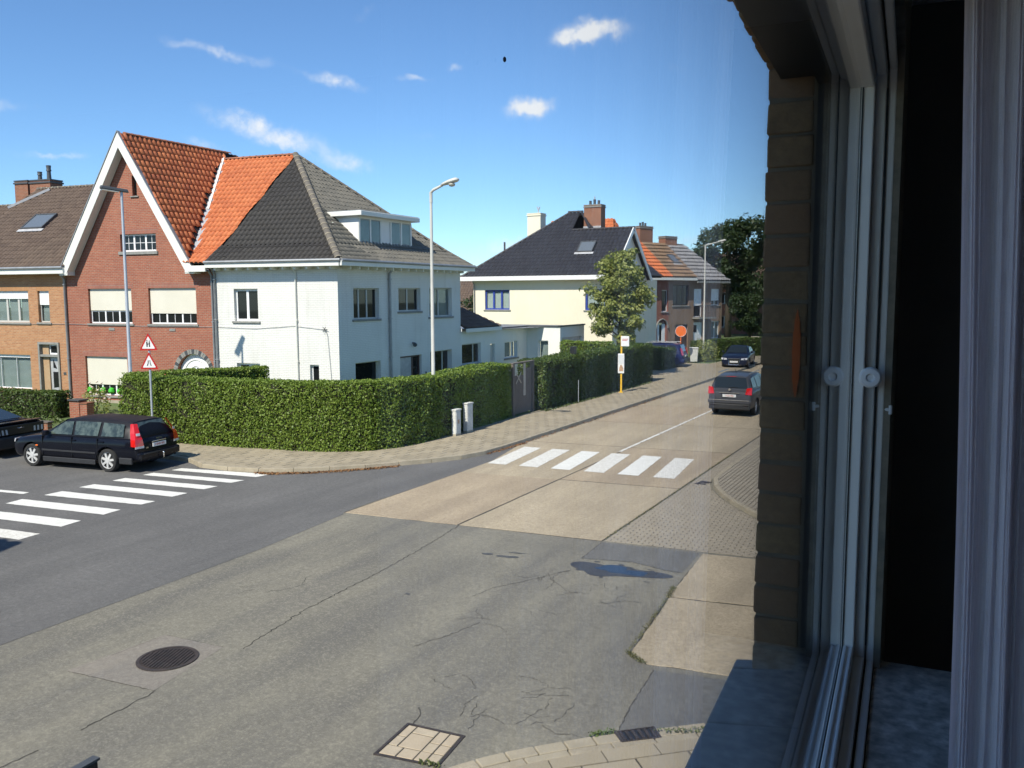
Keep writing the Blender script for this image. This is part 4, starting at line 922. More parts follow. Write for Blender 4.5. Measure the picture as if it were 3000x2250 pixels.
slope(roof, [(bx(.5), .5, ZK), K1, RR, (bx(5.2), 5.2, ZR)], 'tile_dark', limit=150)
slope(roof, [E1, E2, K2, K1], 'tile_mossy', limit=30)
slope(roof, [K1, K2, RR], 'tile_mossy', limit=60)
EB = Vector((bx(9.8), 9.8, Z0)); slope(roof, [E2, EB, (bx(5.2), 5.2, ZR), RR], 'tile_mossy')
ridge(roof, E1+Vector((-.1, .08, .06)), K1+Vector((0, 0, .1)), 'ridge_grey', .15, .38, 'hip_tile'); ridge(roof, K1+Vector((0, 0, .1)), RR+Vector((0, 0, .06)), 'ridge_grey', .15, .42, 'hip_tile')
ridge(roof, E2+Vector((-.1, -.1, .04)), K2+Vector((0, 0, .07)), 'ridge_grey', .12, .42, 'hip_tile'); ridge(roof, K2+Vector((0, 0, .07)), RR+Vector((0, 0, .05)), 'ridge_grey', .12, .45, 'hip_tile')
ridge(roof, RR+Vector((0.05, 0, .05)), (bx(5.2), 5.2, ZR+.05), 'ridge_grey', .13, .36)
fascia(wh, (bx(-.5), -.5, 6.19), (E1.x-.03, -.5, 6.19)); e1, e2 = Vector((E1.x, E1.y, 6.19)), Vector((E2.x, E2.y, 6.19)); fascia(wh, e1+Vector((.06, -.05, 0)), e2, .2); gutter(wh, (bx(-.5), -.57, 6.32), (E1.x+.05, -.57, 6.32)); gutter(wh, e1+Vector((.12, -.05, .12)), e2+Vector((.08, 0, .12)))
g = MB(); g.poly([(-6, -.48, 6.095), (-6, .1, 6.095), (.1, .1, 6.095), (1.3, 9.4, 6.095), (1.82, 9.7, 6.095), (E1.x, -.48, 6.095)][::-1]); g.build('soffit', 'white_wood', wh)
for k in range(11): MB().box(-5.7+k*.56, -5.62+k*.56, -.44, -.001, 5.98, 6.09).build('bracket', 'white_wood', wh)
for k in range(16): g = MB(); F2.fbox(g, .3+k*.58, .38+k*.58, -.42, -.001, 5.98, 6.09); g.build('bracket', 'white_wood', wh)
# dormer on the street side slope
dm = MB(); F2.fbox(dm, 2.4, 6.3, .78, 2.4, 7.0, 8.3); dm = dm.build('dormer', 'whitewall', wh)
D = Facade(dm, F2.pt(2.4, .77, 0)[:2], F2.pt(6.3, .77, 0)[:2])
g = MB(); D.fbox(g, -.25, 4.15, -.35, 1.75, 8.3, 8.5); bevel(g.build('dormer_roof', 'white_wood', dm), .015, 1); g = MB(); D.fbox(g, -.22, 4.12, -.3, 1.7, 8.501, 8.53); g.build('roof_felt', 'zinc', dm)
g = MB(); D.fbox(g, .0, 3.9, -.03, .0, 7.02, 7.2); D.fbox(g, 0, 3.9, -.03, 0, 8.2, 8.299)
for a in (0, .75, 1.5, 2.25, 3.05, 3.82): D.fbox(g, a, a+.1, -.035, 0, 7.2, 8.2)
g.build('dormer_frame', 'white_wood', dm)
for a in (.1, .85, 2.35, 3.15):
    g = MB(); D.fbox(g, a, a+.65, -.02, -.005, 7.27, 8.15); g.build('pane', 'clear', dm); g = MB(); D.fbox(g, a, a+.65, -.004, -.001, 7.2, 8.2); g.build('blind', 'net', dm)
g = MB(); D.fbox(g, -.15, 4.05, -.28, .05, 6.92, 7.02); g.build('lead_apron', 'zinc_light', dm)
# cable along the facade
cb = [(-24.5, -.03, 3.58), (-14.3, -.03, 3.66), (-9, -.03, 3.58), (-6, -.03, 3.6), (-4, -.03, 3.55), (-2.1, -.03, 3.68), (-.6, -.04, 3.55)]
tag(MB().tube([Vector(p) for p in cb]+[Vector((-.5, -.04, 3.3)), Vector((-.35, -.03, 1.2))], .009, 5).build('cable', 'zinc', None), 'thin dark cable strung along the terrace facades', 'cable')
bpy.data.objects['cable'].location = A0; bpy.data.objects['cable'].rotation_euler = (0, 0, RZ)
g = MB()
for k in range(6): a = k*1.05; g.tube([(-.62, -.06, 3.56), (-.62+.13*math.cos(a), -.1, 3.56+.11*math.sin(a))], .012, 5)
g.build('cable_bracket', 'darkgrey', wh)
# annex and garage behind
FA = Facade(wh, F2.pt(9.4, 0, 0)[:2], F2.pt(16.7, 0, 0)[:2]); ax = MB(); ax = FA.wall(-.1, 3.1, [(.1, 2.0, 1.42, 2.46), (3.0, 3.5, .1, 2.33), (4.6, 6.1, 1.45, 2.36)], 'whitewall', name='annex')
FA.par = ax; FA.window(.1, 2.0, 1.42, 2.46, 2, 'grey_frame', ratios=[1.5, .6]); FA.window(4.6, 6.1, 1.45, 2.36, 2, 'pvc', ratios=[1.5, .5], glass='clear', back='net')
g = MB(); FA.fbox(g, 3.05, 3.45, .1, .15, .1, 2.28); g.build('door', 'grey_frame', ax)
FB = Facade(wh, F2.pt(16.7, 0, 0)[:2], F2.pt(16.7, -2.1, 0)[:2]); gr = FB.wall(-.1, 3.12, [(.7, 1.35, 1.1, 2.33)], 'whitewall', name='garage'); FB.par = gr; FB.window(.7, 1.35, 1.1, 2.33, 1, 'pvc', sill=None, back='net', glass='clear')
FC = Facade(wh, F2.pt(16.7, -2.1, 0)[:2], F2.pt(20.1, -2.1, 0)[:2]); FC.par = gr; FC.wall(-.1, 3.12, [(.25, 3.1, 0, 2.5)], 'whitewall', name='garage_wall')
g = MB()
for k in range(9): FC.fbox(g, .25, 3.1, .14, .18, .02+k*.275, .285+k*.275)
g.build('garage_door', 'zinc_light', gr)
g = MB(); FA.fbox(g, 3.3, 7.3, -.06, .1, 3.1, 3.17); FB.fbox(g, -.0, 2.15, -.06, .1, 3.12, 3.19); FC.fbox(g, -.06, 3.45, -.06, .1, 3.121, 3.2); g.build('coping', 'darkgrey', gr)
g = MB(); g.poly([F2.pt(12.7, .05, 3.1), F2.pt(20.1, -2.05, 3.1), F2.pt(20.1, 5, 3.1), F2.pt(12.7, 5, 3.1)]); g.build('flat_roof', 'zinc', gr)
slope(ax, [F2.pt(9.42, -.3, 3.28), F2.pt(13.0, -.3, 3.28), F2.pt(11.0, 2.0, 4.62), F2.pt(9.42, 2.0, 4.62)], 'tile_brown'); slope(ax, [F2.pt(13.0, -.3, 3.28), F2.pt(13.0, 4, 3.28), F2.pt(11.0, 4.0, 4.62), F2.pt(11.0, 2.0, 4.62)], 'tile_brown')
fascia(ax, F2.pt(9.42, -.33, 3.15), F2.pt(13.05, -.33, 3.15), .2, .08)

# --- red brick house with the steep street gable
rh = thing('gabled_house', 'red brick house with steep white-edged gable and orange tiled roof', 'house', A0, RZ)
FR = Facade(rh, (-14.3, 0), (-6.02, 0)); ta = lambda t_: 14.3-t_
hs = [(ta(13.03), ta(10.55), 3.7, 5.26), (ta(9.59), ta(7.02), 3.7, 5.27), (ta(13.41), ta(10.96), .42, 2.2), (ta(8.18), ta(6.4), 0.0, 2.42)]
FR.wall(-.1, 6.08, hs, 'red_brick')
tri = [(ta(13.85), 6.08), (ta(6.95), 6.08), (ta(10.4), 11.62)]
at = [(ta(11.02), ta(9.04), 6.88, 7.64), (ta(10.21), ta(9.96), 9.28, 10.15)]
FR.wall(6.08, 11.7, at, 'red_brick', outline=tri, name='gable_wall')
FR.window(*hs[0], 3, 'pvc', shutter=.63, bars=(2, 3)); FR.window(*hs[1], 3, 'pvc', shutter=.71, bars=(2, 3)); w_ = FR.window(*hs[2], 3, 'pvc', shutter=.71, bars=(2, 3))
M['green'] = pmat('bright green ornament', (.06, .5, .03), (.05, .4, .02), .5)
for a in (1.0, 1.75, 2.25, 2.75): g = MB(); g.lathe([(.1, .52), (.15, .6), (.12, .72), (.03, .78)], 10, FR.pt(a, .1, 0)); g.build('ornament', 'green', w_, 40)
FR.window(*at[0], 3, 'pvc', fw=.07, bars=(2, 2), sillh=.14); FR.window(*at[1], 1, 'brown_frame', fw=.03, sillh=.06)
for q in (hs[0], hs[1], hs[2], at[0]):
    FR.strip(q[0]-.1, q[1]+.1, q[3], q[3]+.22, 'red_soldier')
for a, z in ((ta(11.75), 3.45), (ta(8.35), 3.45), (ta(12.2), .12)): g = MB(); FR.fbox(g, a-.16, a+.16, -.02, 0, z-.06, z+.06); g.build('air_vent', 'stone', rh)
ac, ar, az = ta(7.29), .89, 1.53   # arched doorway
g = MB(); N_ = 14
for sg_ in (-1, 1):
    for k in range(N_//2):
        a0, a1 = math.pi/2*k/(N_//2), math.pi/2*(k+1)/(N_//2); p0, p1 = (ac+sg_*ar*math.cos(a0), az+ar*math.sin(a0)), (ac+sg_*ar*math.cos(a1), az+ar*math.sin(a1)); c = (ac+sg_*ar, 2.42)
        tri_ = [c, p0, p1] if sg_ < 0 else [c, p1, p0]
        g.poly([FR.pt(x, 0, z) for x, z in tri_], 0, tri_)
        g.poly([FR.pt(*p0[:1], 0, p0[1]), FR.pt(p0[0], .22, p0[1]), FR.pt(p1[0], .22, p1[1]), FR.pt(p1[0], 0, p1[1])], 0, [(0, 0), (.2, 0), (.2, .1), (0, .1)])
g.build('arch_infill', 'red_brick', rh)
for k in range(25):
    a0, a1 = math.pi*k/25+.008, math.pi*(k+1)/25-.008; g = MB(); P = [(ac+r_*math.cos(a), az+r_*math.sin(a)) for r_, a in ((ar, a0), (ar+.2, a0), (ar+.2, a1), (ar, a1))]
    g.extr([FR.pt(x, -.02, z) for x, z in P], FR.i*.06); g.build('arch_brick', 'darkgrey' if k % 3 == 0 else 'stone', rh)
g = MB(); P = [(ac+.86*math.cos(math.pi*k/16), az+.86*math.sin(math.pi*k/16)) for k in range(17)]+[(ac-.86, 0), (ac+.86, 0)]; g.extr([FR.pt(x, .16, z) for x, z in P], FR.i*.05); dr_ = g.build('door', 'pvc', rh)
for rr_ in (.35, .62):
    g = MB(); g.tube([FR.pt(ac+rr_*math.cos(math.pi*k/12), .15, az+rr_*math.sin(math.pi*k/12)) for k in range(13)], .022, 6); g.build('door_moulding', 'white_wood', dr_)
for s_ in (-1, 1):
    g = MB(); P = [(ac+s_*(.05+0), az+.02), (ac+s_*.3, az+.02), (ac+s_*.2, az+.22), (ac+s_*.05, az+.28)]; g.extr([FR.pt(x, .145, z) for x, z in P], FR.i*.012); g.build('fan_light', 'glass', dr_)
g = MB(); FR.fbox(g, 0, 8.27, -.03, .0, -.1, .22); g.build('plinth', 'plinth', rh)
# gable roof (runs back along the plot lines)
gx, yb_ = -10.4, 6.4; zt, ze = 11.9, 6.16; hw = 3.62
ap_f, ap_b = Vector((sx(gx, -.42), -.42, zt)), Vector((sx(gx, yb_), yb_, zt)); rf, rb = Vector((sx(gx+hw, -.42), -.42, ze)), Vector((sx(gx+hw, yb_), yb_, ze)); lf, lb = Vector((sx(gx-hw, -.42), -.42, ze)), Vector((sx(gx-hw, yb_), yb_, ze))
rroof = MB().tube([ap_f+Vector((0, .2, -.15)), ap_b-Vector((0, .2, .15))], .05, 6).build('roof', 'deck', rh)
# right slope cut along the valley with the main roof: z_main(y) = ZK + .974*(y-.5)
def vx(z): return gx+(zt-z)/((zt-ze)/hw)
def vy(z): return .5+(z-ZK)/.949
v1 = Vector((sx(vx(ZK), .5), .5, ZK)); v2 = Vector((sx(vx(ZR), 5.2), 5.2, ZR)); r0 = Vector((sx(vx(6.3), -.42), -.42, 6.3)); va = Vector((sx(vx(6.35), -.42), -.42, 6.35))
slope(rroof, [Vector((sx(vx(6.3), -.42), -.42, 6.3)), v1-Vector((SH*0.1, .1, 0)), v2, Vector((sx(gx, 5.9), 5.9, zt)), ap_f], 'tile_red', limit=240, udir=(SH, 1, 0))
slope(rroof, [lb, lf, ap_f, ap_b], 'tile_red', udir=(-SH, -1, 0))
slope(rroof, [(vx(6.4)-.3, -.42, 6.33), (bx(-.5), -.5, Z0), (bx(.5), .5, ZK), (sx(vx(ZK), .5), .5, ZK)], 'tile_orange', limit=10)
slope(rroof, [(sx(vx(ZK), .5), .5, ZK), (bx(.5), .5, ZK), (bx(5.2), 5.2, ZR), v2], 'tile_orange', limit=230 if False else 180)
slope(rroof, [(bx(9.8), 9.8, Z0), (-13, 9.8, Z0), (-13, 5.2, ZR), (bx(5.2), 5.2, ZR)], 'tile_orange')
ridge(rroof, (bx(5.2), 5.2, ZR+.04), v2+Vector((.1, 0, .04)), 'ridge_red', .11, .36); ridge(rroof, ap_f+Vector((.03, .35, .03)), Vector((sx(gx, 5.9), 5.9, zt+.03)), 'ridge_red', .11, .36)
g = MB(); nv = Vector((.3, -.3, .9)).normalized(); pts = [Vector((sx(vx(6.4), -.1), -.1, 6.46)), v1+Vector((0, 0, .09)), v2+Vector((0, 0, .09))]
for a, b in zip(pts, pts[1:]): g.bar(a, b, .3, .03, nv)
g.build('valley_flashing', 'zinc_light', rroof)
g = MB(); g.bar(pts[1].lerp(pts[2], .38), pts[2], .1, .12, nv); g.build('valley_upstand', 'white_wood', rroof)
# broad white barge boards with returns
for sgn, low in ((1, rf), (-1, lf)):
    d_ = (low-ap_f).normalized(); nrm = Vector((sgn*(zt-ze), 0, hw)).normalized(); g = MB(); A_ = ap_f+Vector((0, -.03, .06)); B_ = low+d_*.12+Vector((0, -.03, .03)); k = Vector((0, 0, -.52)); cut = Vector((0, 0, -.36))
    inner = A_+Vector((0, 0, -.66)); innerB = B_+Vector((-sgn*.33, 0, -.0))
    g.extr([A_, inner, innerB+Vector((0, 0, -.2)), B_+Vector((0, 0, -.2)), B_][::sgn], (0, .05, 0)); bevel(g.build('barge_board', 'white_wood', rh), .01, 1)
    g = MB(); i0, i1 = inner+Vector((0, .05, 0)), innerB+Vector((0, .05, -.2)); g.hexa([i0, i1, i1+Vector((0, .36, 0)), i0+Vector((0, .36, 0)), i0+nrm*.04, i1+nrm*.04, i1+Vector((0, .36, 0))+nrm*.04, i0+Vector((0, .36, 0))+nrm*.04]); g.build('soffit', 'white_wood', rh)
    g = MB(); g.box(*sorted((low.x-sgn*.35, low.x+sgn*.14)), -.44, -.0, 5.86, 6.1); bevel(g.build('barge_return', 'white_wood', rh), .01, 1)
    g = MB(); g.bar(A_+Vector((0, .05, .05)), B_+Vector((0, .05, .05)), .16, .03, nrm); g.build('verge_trim', 'zinc', rh)
fascia(rh, (vx(6.3)-.1, -.48, 6.06), (-6.05, -.48, 6.06), .26); g = MB(); g.poly([(-7.2, -.46, 5.935), (-6.02, -.46, 5.935), (-6.02, 0, 5.935), (-7.2, 0, 5.935)][::-1]); g.build('soffit', 'white_wood', rh)
downpipe(rh, FR, 8.2, 0, 5.9, .05)

# --- ochre brick house at the left
oh = thing('terraced_house', 'ochre brick terraced house with brown tiled roof left of the red gable', 'house', A0, RZ)
FO = Facade(oh, (-22.2, 0), (-14.3, 0)); tb = lambda t_: 22.2-t_
ho = [(tb(19.7), tb(16.69), 3.7, 5.19), (tb(16.1), tb(15.4), 3.72, 5.18), (tb(19.9), tb(16.78), .55, 2.18), (tb(16.22), tb(14.92), 0, 2.8)]
FO.wall(-.1, 6.05, ho, 'ochre_brick', reveal=.3)
FO.window(*ho[0], 4, 'grey_frame', shutter=.25, shmat='shutter_white', glass='clear', back='net', fw=.09); FO.window(*ho[1], 1, 'grey_frame', shutter=.43, shmat='shutter_white', glass='clear', back='net'); FO.window(*ho[2], 3, 'pvc', shutter=.07, glass='clear', back='net', shmat='shutter_white', fw=.05, mull=.02)
for q in (ho[0], ho[1], ho[2]): FO.strip(q[0]-.08, q[1]+.08, q[3], q[3]+.22, 'ochre_soldier')
a0, a1 = ho[3][:2]; g = MB(); FO.fbox(g, a0, a0+.1, -.06, .25, 0, 2.7); FO.fbox(g, a1-.1, a1, -.06, .25, 0, 2.7); FO.fbox(g, a0, a1, -.06, .25, 2.7, 2.8); FO.fbox(g, a0+.1, a1-.1, -.04, .25, 2.12, 2.22); sur = g.build('door_surround', 'stone', oh)
g = MB(); FO.fbox(g, a0+.1, a0+.5, .1, .25, 0, 2.12); FO.fbox(g, a0+.1, a0+.5, .1, .25, 2.22, 2.7); g.build('door_pier', 'ochre_soldier', oh)
g = MB(); FO.fbox(g, a0+.5, a1-.1, .16, .21, .05, 2.12); dr_ = g.build('door', 'zinc_light', oh)
for P in ([(.18, 1.6), (.4, 1.55), (.18, 2.0)], [(.15, .65), (.5, .7), (.56, 1.1), (.5, 1.4), (.15, 1.4)], [(.15, .15), (.2, .12), (.35, .5), (.15, .5)]): g = MB(); g.extr([FO.pt(a0+.5+x, .15, z) for x, z in P], FO.i*.02); g.build('door_light', 'glass', dr_)
g = MB(); FO.fbox(g, a0+.5, a1-.1, .16, .21, 2.22, 2.7); f_ = g.build('transom_frame', 'pvc', oh); g = MB(); FO.fbox(g, a0+.58, a1-.18, .15, .159, 2.3, 2.62); g.build('pane', 'glass', f_)
g = MB(); FO.fbox(g, tb(14.75), tb(14.6), -.02, 0, 1.3, 1.42); g.build('house_number', 'darkgrey', oh)
downpipe(oh, FO, 7.86, -.1, 5.85, .055)
orf = MB().tube([(-20, 5.1, 10.4), (-15, 5.1, 10.4)], .05, 6).build('roof', 'deck', oh)
slope(orf, [(-22.2, -.45, 6.25), (-13.85, -.45, 6.25), (sx(-13.85, 2.2)+1.2, 2.0, 8.18), (sx(-13.3, 5.1)+1.5, 5.1, 10.62), (sx(-22.2, 5.1), 5.1, 10.62)], 'tile_brown', limit=250)
slope(orf, [(-13, 10.6, 6.25), (-21.5, 10.6, 6.25), (sx(-22.2, 5.1), 5.1, 10.62), (-12, 5.1, 10.62)], 'tile_brown')
ridge(orf, (-11.5, 5.1, 10.66), (sx(-22.2, 5.1), 5.1, 10.66), 'ridge_grey', .1, .38)
fascia(oh, (-22.2, -.48, 6.07), (-13.9, -.48, 6.07), .26); g = MB(); g.poly([(-22.2, -.46, 5.935), (-14, -.46, 5.935), (-14, 0, 5.935), (-22.2, 0, 5.935)][::-1]); g.build('soffit', 'white_wood', oh)
gutter(oh, (-22.2, -.56, 6.22), (-13.9, -.56, 6.22))
nO = Vector((0, -.79, 1)).normalized(); skylight(orf, (-18.42, 2.43, 8.53+.04), (1, 0, 0), (0, 1/math.hypot(1, .79), .79/math.hypot(1, .79)), nO, 1.4, 1.25)
chimney(oh, -21.3, 5.5, 1.45, .8, 9.3, 11.1, 'chimney_brick', 0, 'darkgrey'); 
for px, hh in ((-21.6, .45), (-20.95, .75)): g = MB(); g.lathe([(.12, 11.16), (.1, 11.16+hh*.6), (.14, 11.16+hh*.62), (.11, 11.16+hh*.75), (.13, 11.16+hh)], 10, (px, 5.4, 0)); g.build('flue', 'darkgrey', oh, 40)
g = MB(); g.bar((-21.9, 3.6, 9.55), (-20.4, 4.9, 10.58), .22, .12); g.build('flashing', 'zinc_light', orf)
nh = thing('terraced_house', 'brown roofed house at the far left edge behind the brick chimney', 'house', A0, RZ)
FN = Facade(nh, (-30, 0), (-22.2, 0)); FN.wall(-.1, 6.05, [(1.5, 4, .6, 2.2), (1.5, 4, 3.7, 5.2), (5.2, 6.6, 3.7, 5.2)], 'red_brick'); FN.window(1.5, 4, .6, 2.2, 3); FN.window(1.5, 4, 3.7, 5.2, 3); FN.window(5.2, 6.6, 3.7, 5.2, 2)
slope(nh, [(-30, -.45, 6.2), (-22.2, -.45, 6.2), (-21.6, 4.6, 9.75), (-29.4, 4.6, 9.75)], 'tile_brown'); slope(nh, [(-22, 9.6, 6.2), (-29.5, 9.6, 6.2), (-29.4, 4.6, 9.75), (-21.6, 4.6, 9.75)], 'tile_brown'); ridge(nh, (-21.6, 4.6, 9.79), (-29.4, 4.6, 9.79), 'ridge_grey', .1, .38)
chimney(nh, -22.65, 5.5, .95, .8, 8.6, 11.12, 'chimney_brick', 0, 'darkgrey')

# ------------------------------------------------------------------ cream house with blue windows
ch = thing('detached_house', 'cream rendered house with black hipped roof and blue window frames', 'house', (-20.8, 53, 0), 0)
FH = Facade(ch, (-10.6, 0), (0, 0)); hc = [(.95, 2.93, 3.9, 5.28), (8.65, 10.1, 3.9, 5.28)]
FH.wall(-.1, 6.0, hc, 'cream'); FH.window(*hc[0], 3, 'blue_frame', fw=.1, glass='clear', back='blind', depth=.1); FH.window(*hc[1], 1, 'blue_frame', fw=.12, glass='clear', back='blind', depth=.1)
FG = Facade(ch, (0, 0), (0, 7.2)); FG.wall(-.1, 6.0, [(1, 2.4, 3.9, 5.3), (4.2, 5.8, 3.9, 5.3), (.8, 2.6, .8, 2.3)], 'cream')
for q in ((1, 2.4, 3.9, 5.3), (4.2, 5.8, 3.9, 5.3), (.8, 2.6, .8, 2.3)): FG.window(*q, 2, 'blue_frame')
FG.wall(6.0, 9.3, [], 'whitewall', outline=[(.1, 6.0), (7.0, 6.0), (3.5, 9.2)], name='gable_wall')
FL = Facade(ch, (-10.6, 9), (-10.6, 0)); FL.wall(-.1, 6.0, [], 'cream'); Facade(ch, (0, 7.2), (0, 9)).wall(-.1, 6.0, [], 'cream')
crf = MB().tube([(-5.1, 4.5, 10.6), (-4.2, 4.5, 10.6)], .05, 6).build('roof', 'deck', ch)
kz = lambda y: 6.22+.916*(y+.5)
slope(crf, [(-11.2, -.5, 6.22), (-4.3, -.5, 6.22), (-4.3, 4.5, kz(4.5)), (-5.1, 4.5, kz(4.5))], 'tile_black', .3, .36)
slope(crf, [(-4.3, -.5, 6.22), (.35, -.5, 6.22), (.35, 3.0, kz(3)), (-4.3, 3.0, kz(3))], 'tile_black', .3, .36)
slope(crf, [(.35, 6.8, 6.0), (-4.2, 6.8, 6.0), (-4.2, 3.0, kz(3)), (.35, 3.0, kz(3))], 'tile_black', .3, .36)
slope(crf, [(.2, -.3, 6.3), (.2, 9.5, 6.3), (-4.2, 4.5, kz(4.5))], 'tile_black', .3, .36)
slope(crf, [(-11.2, 9.5, 6.22), (-11.2, -.5, 6.22), (-5.1, 4.5, kz(4.5))], 'tile_black', .3, .36); slope(crf, [(.2, 9.5, 6.22), (-11.2, 9.5, 6.22), (-5.1, 4.5, kz(4.5)), (-4.2, 4.5, kz(4.5))], 'tile_black', .3, .36)
M['ridge_black'] = pmat('black ridge tile', (.03, .03, .034), (.024, .024, .028), .5, 3)
ridge(crf, (-5.2, 4.5, kz(4.5)+.05), (-4.1, 4.5, kz(4.5)+.05), 'ridge_black', .12, .4); ridge(crf, (-4.2, 3.0, kz(3)+.05), (.35, 3.0, kz(3)+.05), 'ridge_black', .1, .4); ridge(crf, (-11.2, -.5, 6.28), (-5.1, 4.5, kz(4.5)+.04), 'ridge_black', .09, .4, 'hip_tile')
ridge(crf, (-2.9, 3.05, 9.55), (-4.2, 4.5, kz(4.5)+.06), 'ridge_black', .1, .36, 'hip_tile')
for a, b in (((.33, -.55, 6.12), (.33, 3.0, kz(3)-.06)), ((.33, 3.0, kz(3)-.06), (.33, 6.85, 5.9))): fascia(ch, a, b, .3, .08, 'sign_white', 'barge_board')
fascia(ch, (-11.4, -.55, 6.06), (.3, -.55, 6.06), .3, .12, 'sign_white'); g = MB(); g.poly([(-11.2, -.52, 5.93), (.3, -.52, 5.93), (.3, .05, 5.93), (-11.2, .05, 5.93)][::-1]); g.build('soffit', 'white_wood', ch)
downpipe(ch, FH, .12, 0, 5.8, .045)
chimney(ch, -8.35, 5.6, 1.1, .9, 7.5, 10.95, 'cream', 0, 'cream'); g = MB(); g.tube([(-8.2, 5.6, 10.9), (-8.2, 5.6, 11.25), (-8.3, 5.6, 11.5)], .05, 6); g.tube([(-8.2, 5.6, 11.2), (-8.08, 5.6, 11.5)], .05, 6); g.build('flue', 'galv', ch, 40)
chimney(ch, -3.1, 4.3, 1.3, .8, 8.6, 11.2, 'chimney_brick', 3, 'stone'); g = MB(); g.tube([(-3.1, 4.3, 11.2), (-3.1, 4.3, 11.85)], .05, 6); g.build('flue', 'galv', ch, 40)
g = MB(); g.box(-3.77, -2.43, 3.85, 3.9, 9.2, 9.75); g.build('flashing', 'zinc_light', crf)
nC = Vector((0, -.916, 1)).normalized(); skylight(crf, (-2.5, 1.52, kz(1.52)+.05), (1, 0, 0), (0, 1/math.hypot(1, .916), .916/math.hypot(1, .916)), nC, 1.15, 1.1)
g = MB(); g.tube([(-9.35, 2.4, 8.0), (-9.35, 2.4, 8.75)], .07, 8); g.build('vent_pipe', 'darkgrey', crf, 40)

# ------------------------------------------------------------------ terrace further up the street
PR, RR2 = (-23.2, 67, 0), R(65.8)
r2 = thing('terraced_house', 'dark red brick house with white arched porch behind the tree', 'house', PR, RR2)
FX = Facade(r2, (-5, 0), (2.45, 0)); hx = [(2.5, 3.6, 3.6, 5.3), (6.1, 7.2, .1, 2.6), (6.6, 7.35, 3.5, 5.3), (2.5, 3.9, .9, 2.4)]
FX.wall(-.1, 6.15, hx, 'dark_red_brick'); FX.window(*hx[0], 2, 'blue_frame'); FX.window(*hx[2], 1, 'pvc'); FX.window(*hx[3], 2, 'pvc')
g = MB(); FX.fbox(g, 6.15, 6.45, .1, .15, .1, 2.5); FX.fbox(g, 6.75, 7.15, .1, .15, .1, 2.5); d_ = g.build('door', 'pvc', r2); g = MB(); FX.fbox(g, 6.45, 6.75, .12, .14, .1, 2.4); g.build('pane', 'glass', d_)
g = MB(); g.tube([FX.pt(6.65+.7*math.cos(math.pi*k/8), -.06, 2.15+.75*math.sin(math.pi*k/8)) for k in range(9)], .06, 6); g.build('porch_arch', 'stone', r2)
slope(r2, [(-5, -.45, 6.35), (2.45, -.45, 6.35), (2.45, 4, 9.95), (-5, 4, 9.95)], 'tile_orange', .3, .48, lift=.09); slope(r2, [(2.45, 8.4, 6.35), (-5, 8.4, 6.35), (-5, 4, 9.95), (2.45, 4, 9.95)], 'tile_red', .3, .36)
fascia(r2, (-5, -.48, 6.2), (2.45, -.48, 6.2), .22); chimney(r2, 3.55, 4.1, 1.6, .9, 9.2, 10.75, 'chimney_brick', 3, 'stone')
r3 = thing('terraced_house', 'brown brick house with small balcony and speckled grey roof up the street', 'house', PR, RR2)
FY = Facade(r3, (2.45, 0), (9.35, 0)); o_ = 2.45
hy = [(2.95-o_, 4.95-o_, 4.0, 5.72), (5.6-o_, 6.7-o_, 3.0, 5.4), (7.87-o_, 9.0-o_, 3.98, 5.4), (5.62-o_, 6.8-o_, .1, 2.55), (7.95-o_, 9.08-o_, 1.1, 2.6), (3.3-o_, 4.9-o_, .1, 2.4)]
FY.wall(-.1, 6.15, hy, 'brown_brick'); FY.window(*hy[0], 3, 'brown_frame'); FY.window(*hy[1], 1, 'pvc', shutter=.6, shmat='shutter_white', sill=None); FY.window(*hy[2], 2, 'pvc', shutter=.7, shmat='shutter_white'); FY.window(*hy[4], 2, 'pvc', glass='clear', back='net')
g = MB(); FY.fbox(g, hy[3][0], hy[3][1], .1, .15, .1, 2.55); d_ = g.build('door', 'pvc', r3); g = MB(); FY.fbox(g, hy[3][0]+.1, hy[3][0]+.5, .08, .098, 1.7, 2.3); g.build('pane', 'glass', d_)
g = MB(); FY.fbox(g, hy[5][0], hy[5][1], .1, .15, .1, 2.4); g.build('garage_door', 'brown_frame', r3)
g = MB(); FY.fbox(g, 3.0, 5.2, -.8, 0, 2.85, 2.98); bl = g.build('balcony', 'stone', r3)
for k in range(12): g = MB(); FY.fbox(g, 3.02+k*.19, 3.06+k*.19, -.78, -.74, 2.98, 3.95); g.build('baluster', 'darkgrey', bl)
g = MB(); FY.fbox(g, 3.0, 5.2, -.8, -.72, 3.95, 4.02); g.build('handrail', 'darkgrey', bl)
M['tile_mossbrown'] = pmat('mossy brown pantile', (.15, .09, .055), (.2, .13, .08), .8, 2, (10, .6, (.1, .085, .05)), .003, rand=(.24, .15, .09), randamt=.8)
M['tile_speck'] = pmat('speckled slate', (.09, .085, .085), (.13, .12, .115), .7, 2, (5, .9, (.32, .32, .33)), .003, rand=(.24, .235, .24), randamt=.5)
slope(r3, [(2.45, -.45, 6.35), (5.4, -.45, 6.35), (5.4, 3.2, 9.35), (2.45, 3.2, 9.35)], 'tile_mossbrown', .3, .48, lift=.1); slope(r3, [(5.4, -.45, 6.1), (9.75, -.45, 6.1), (7.8, 3.2, 9.3), (5.4, 3.2, 9.3)], 'tile_speck', .3, .48, lift=.1)
slope(r3, [(9.75, -.45, 6.1), (9.75, 7, 6.1), (7.8, 3.2, 9.3)], 'tile_speck', .3, .36); slope(r3, [(9.75, 7, 6.1), (2.45, 7, 6.1), (2.45, 3.2, 9.35), (7.8, 3.2, 9.3)], 'tile_brown', .3, .36)
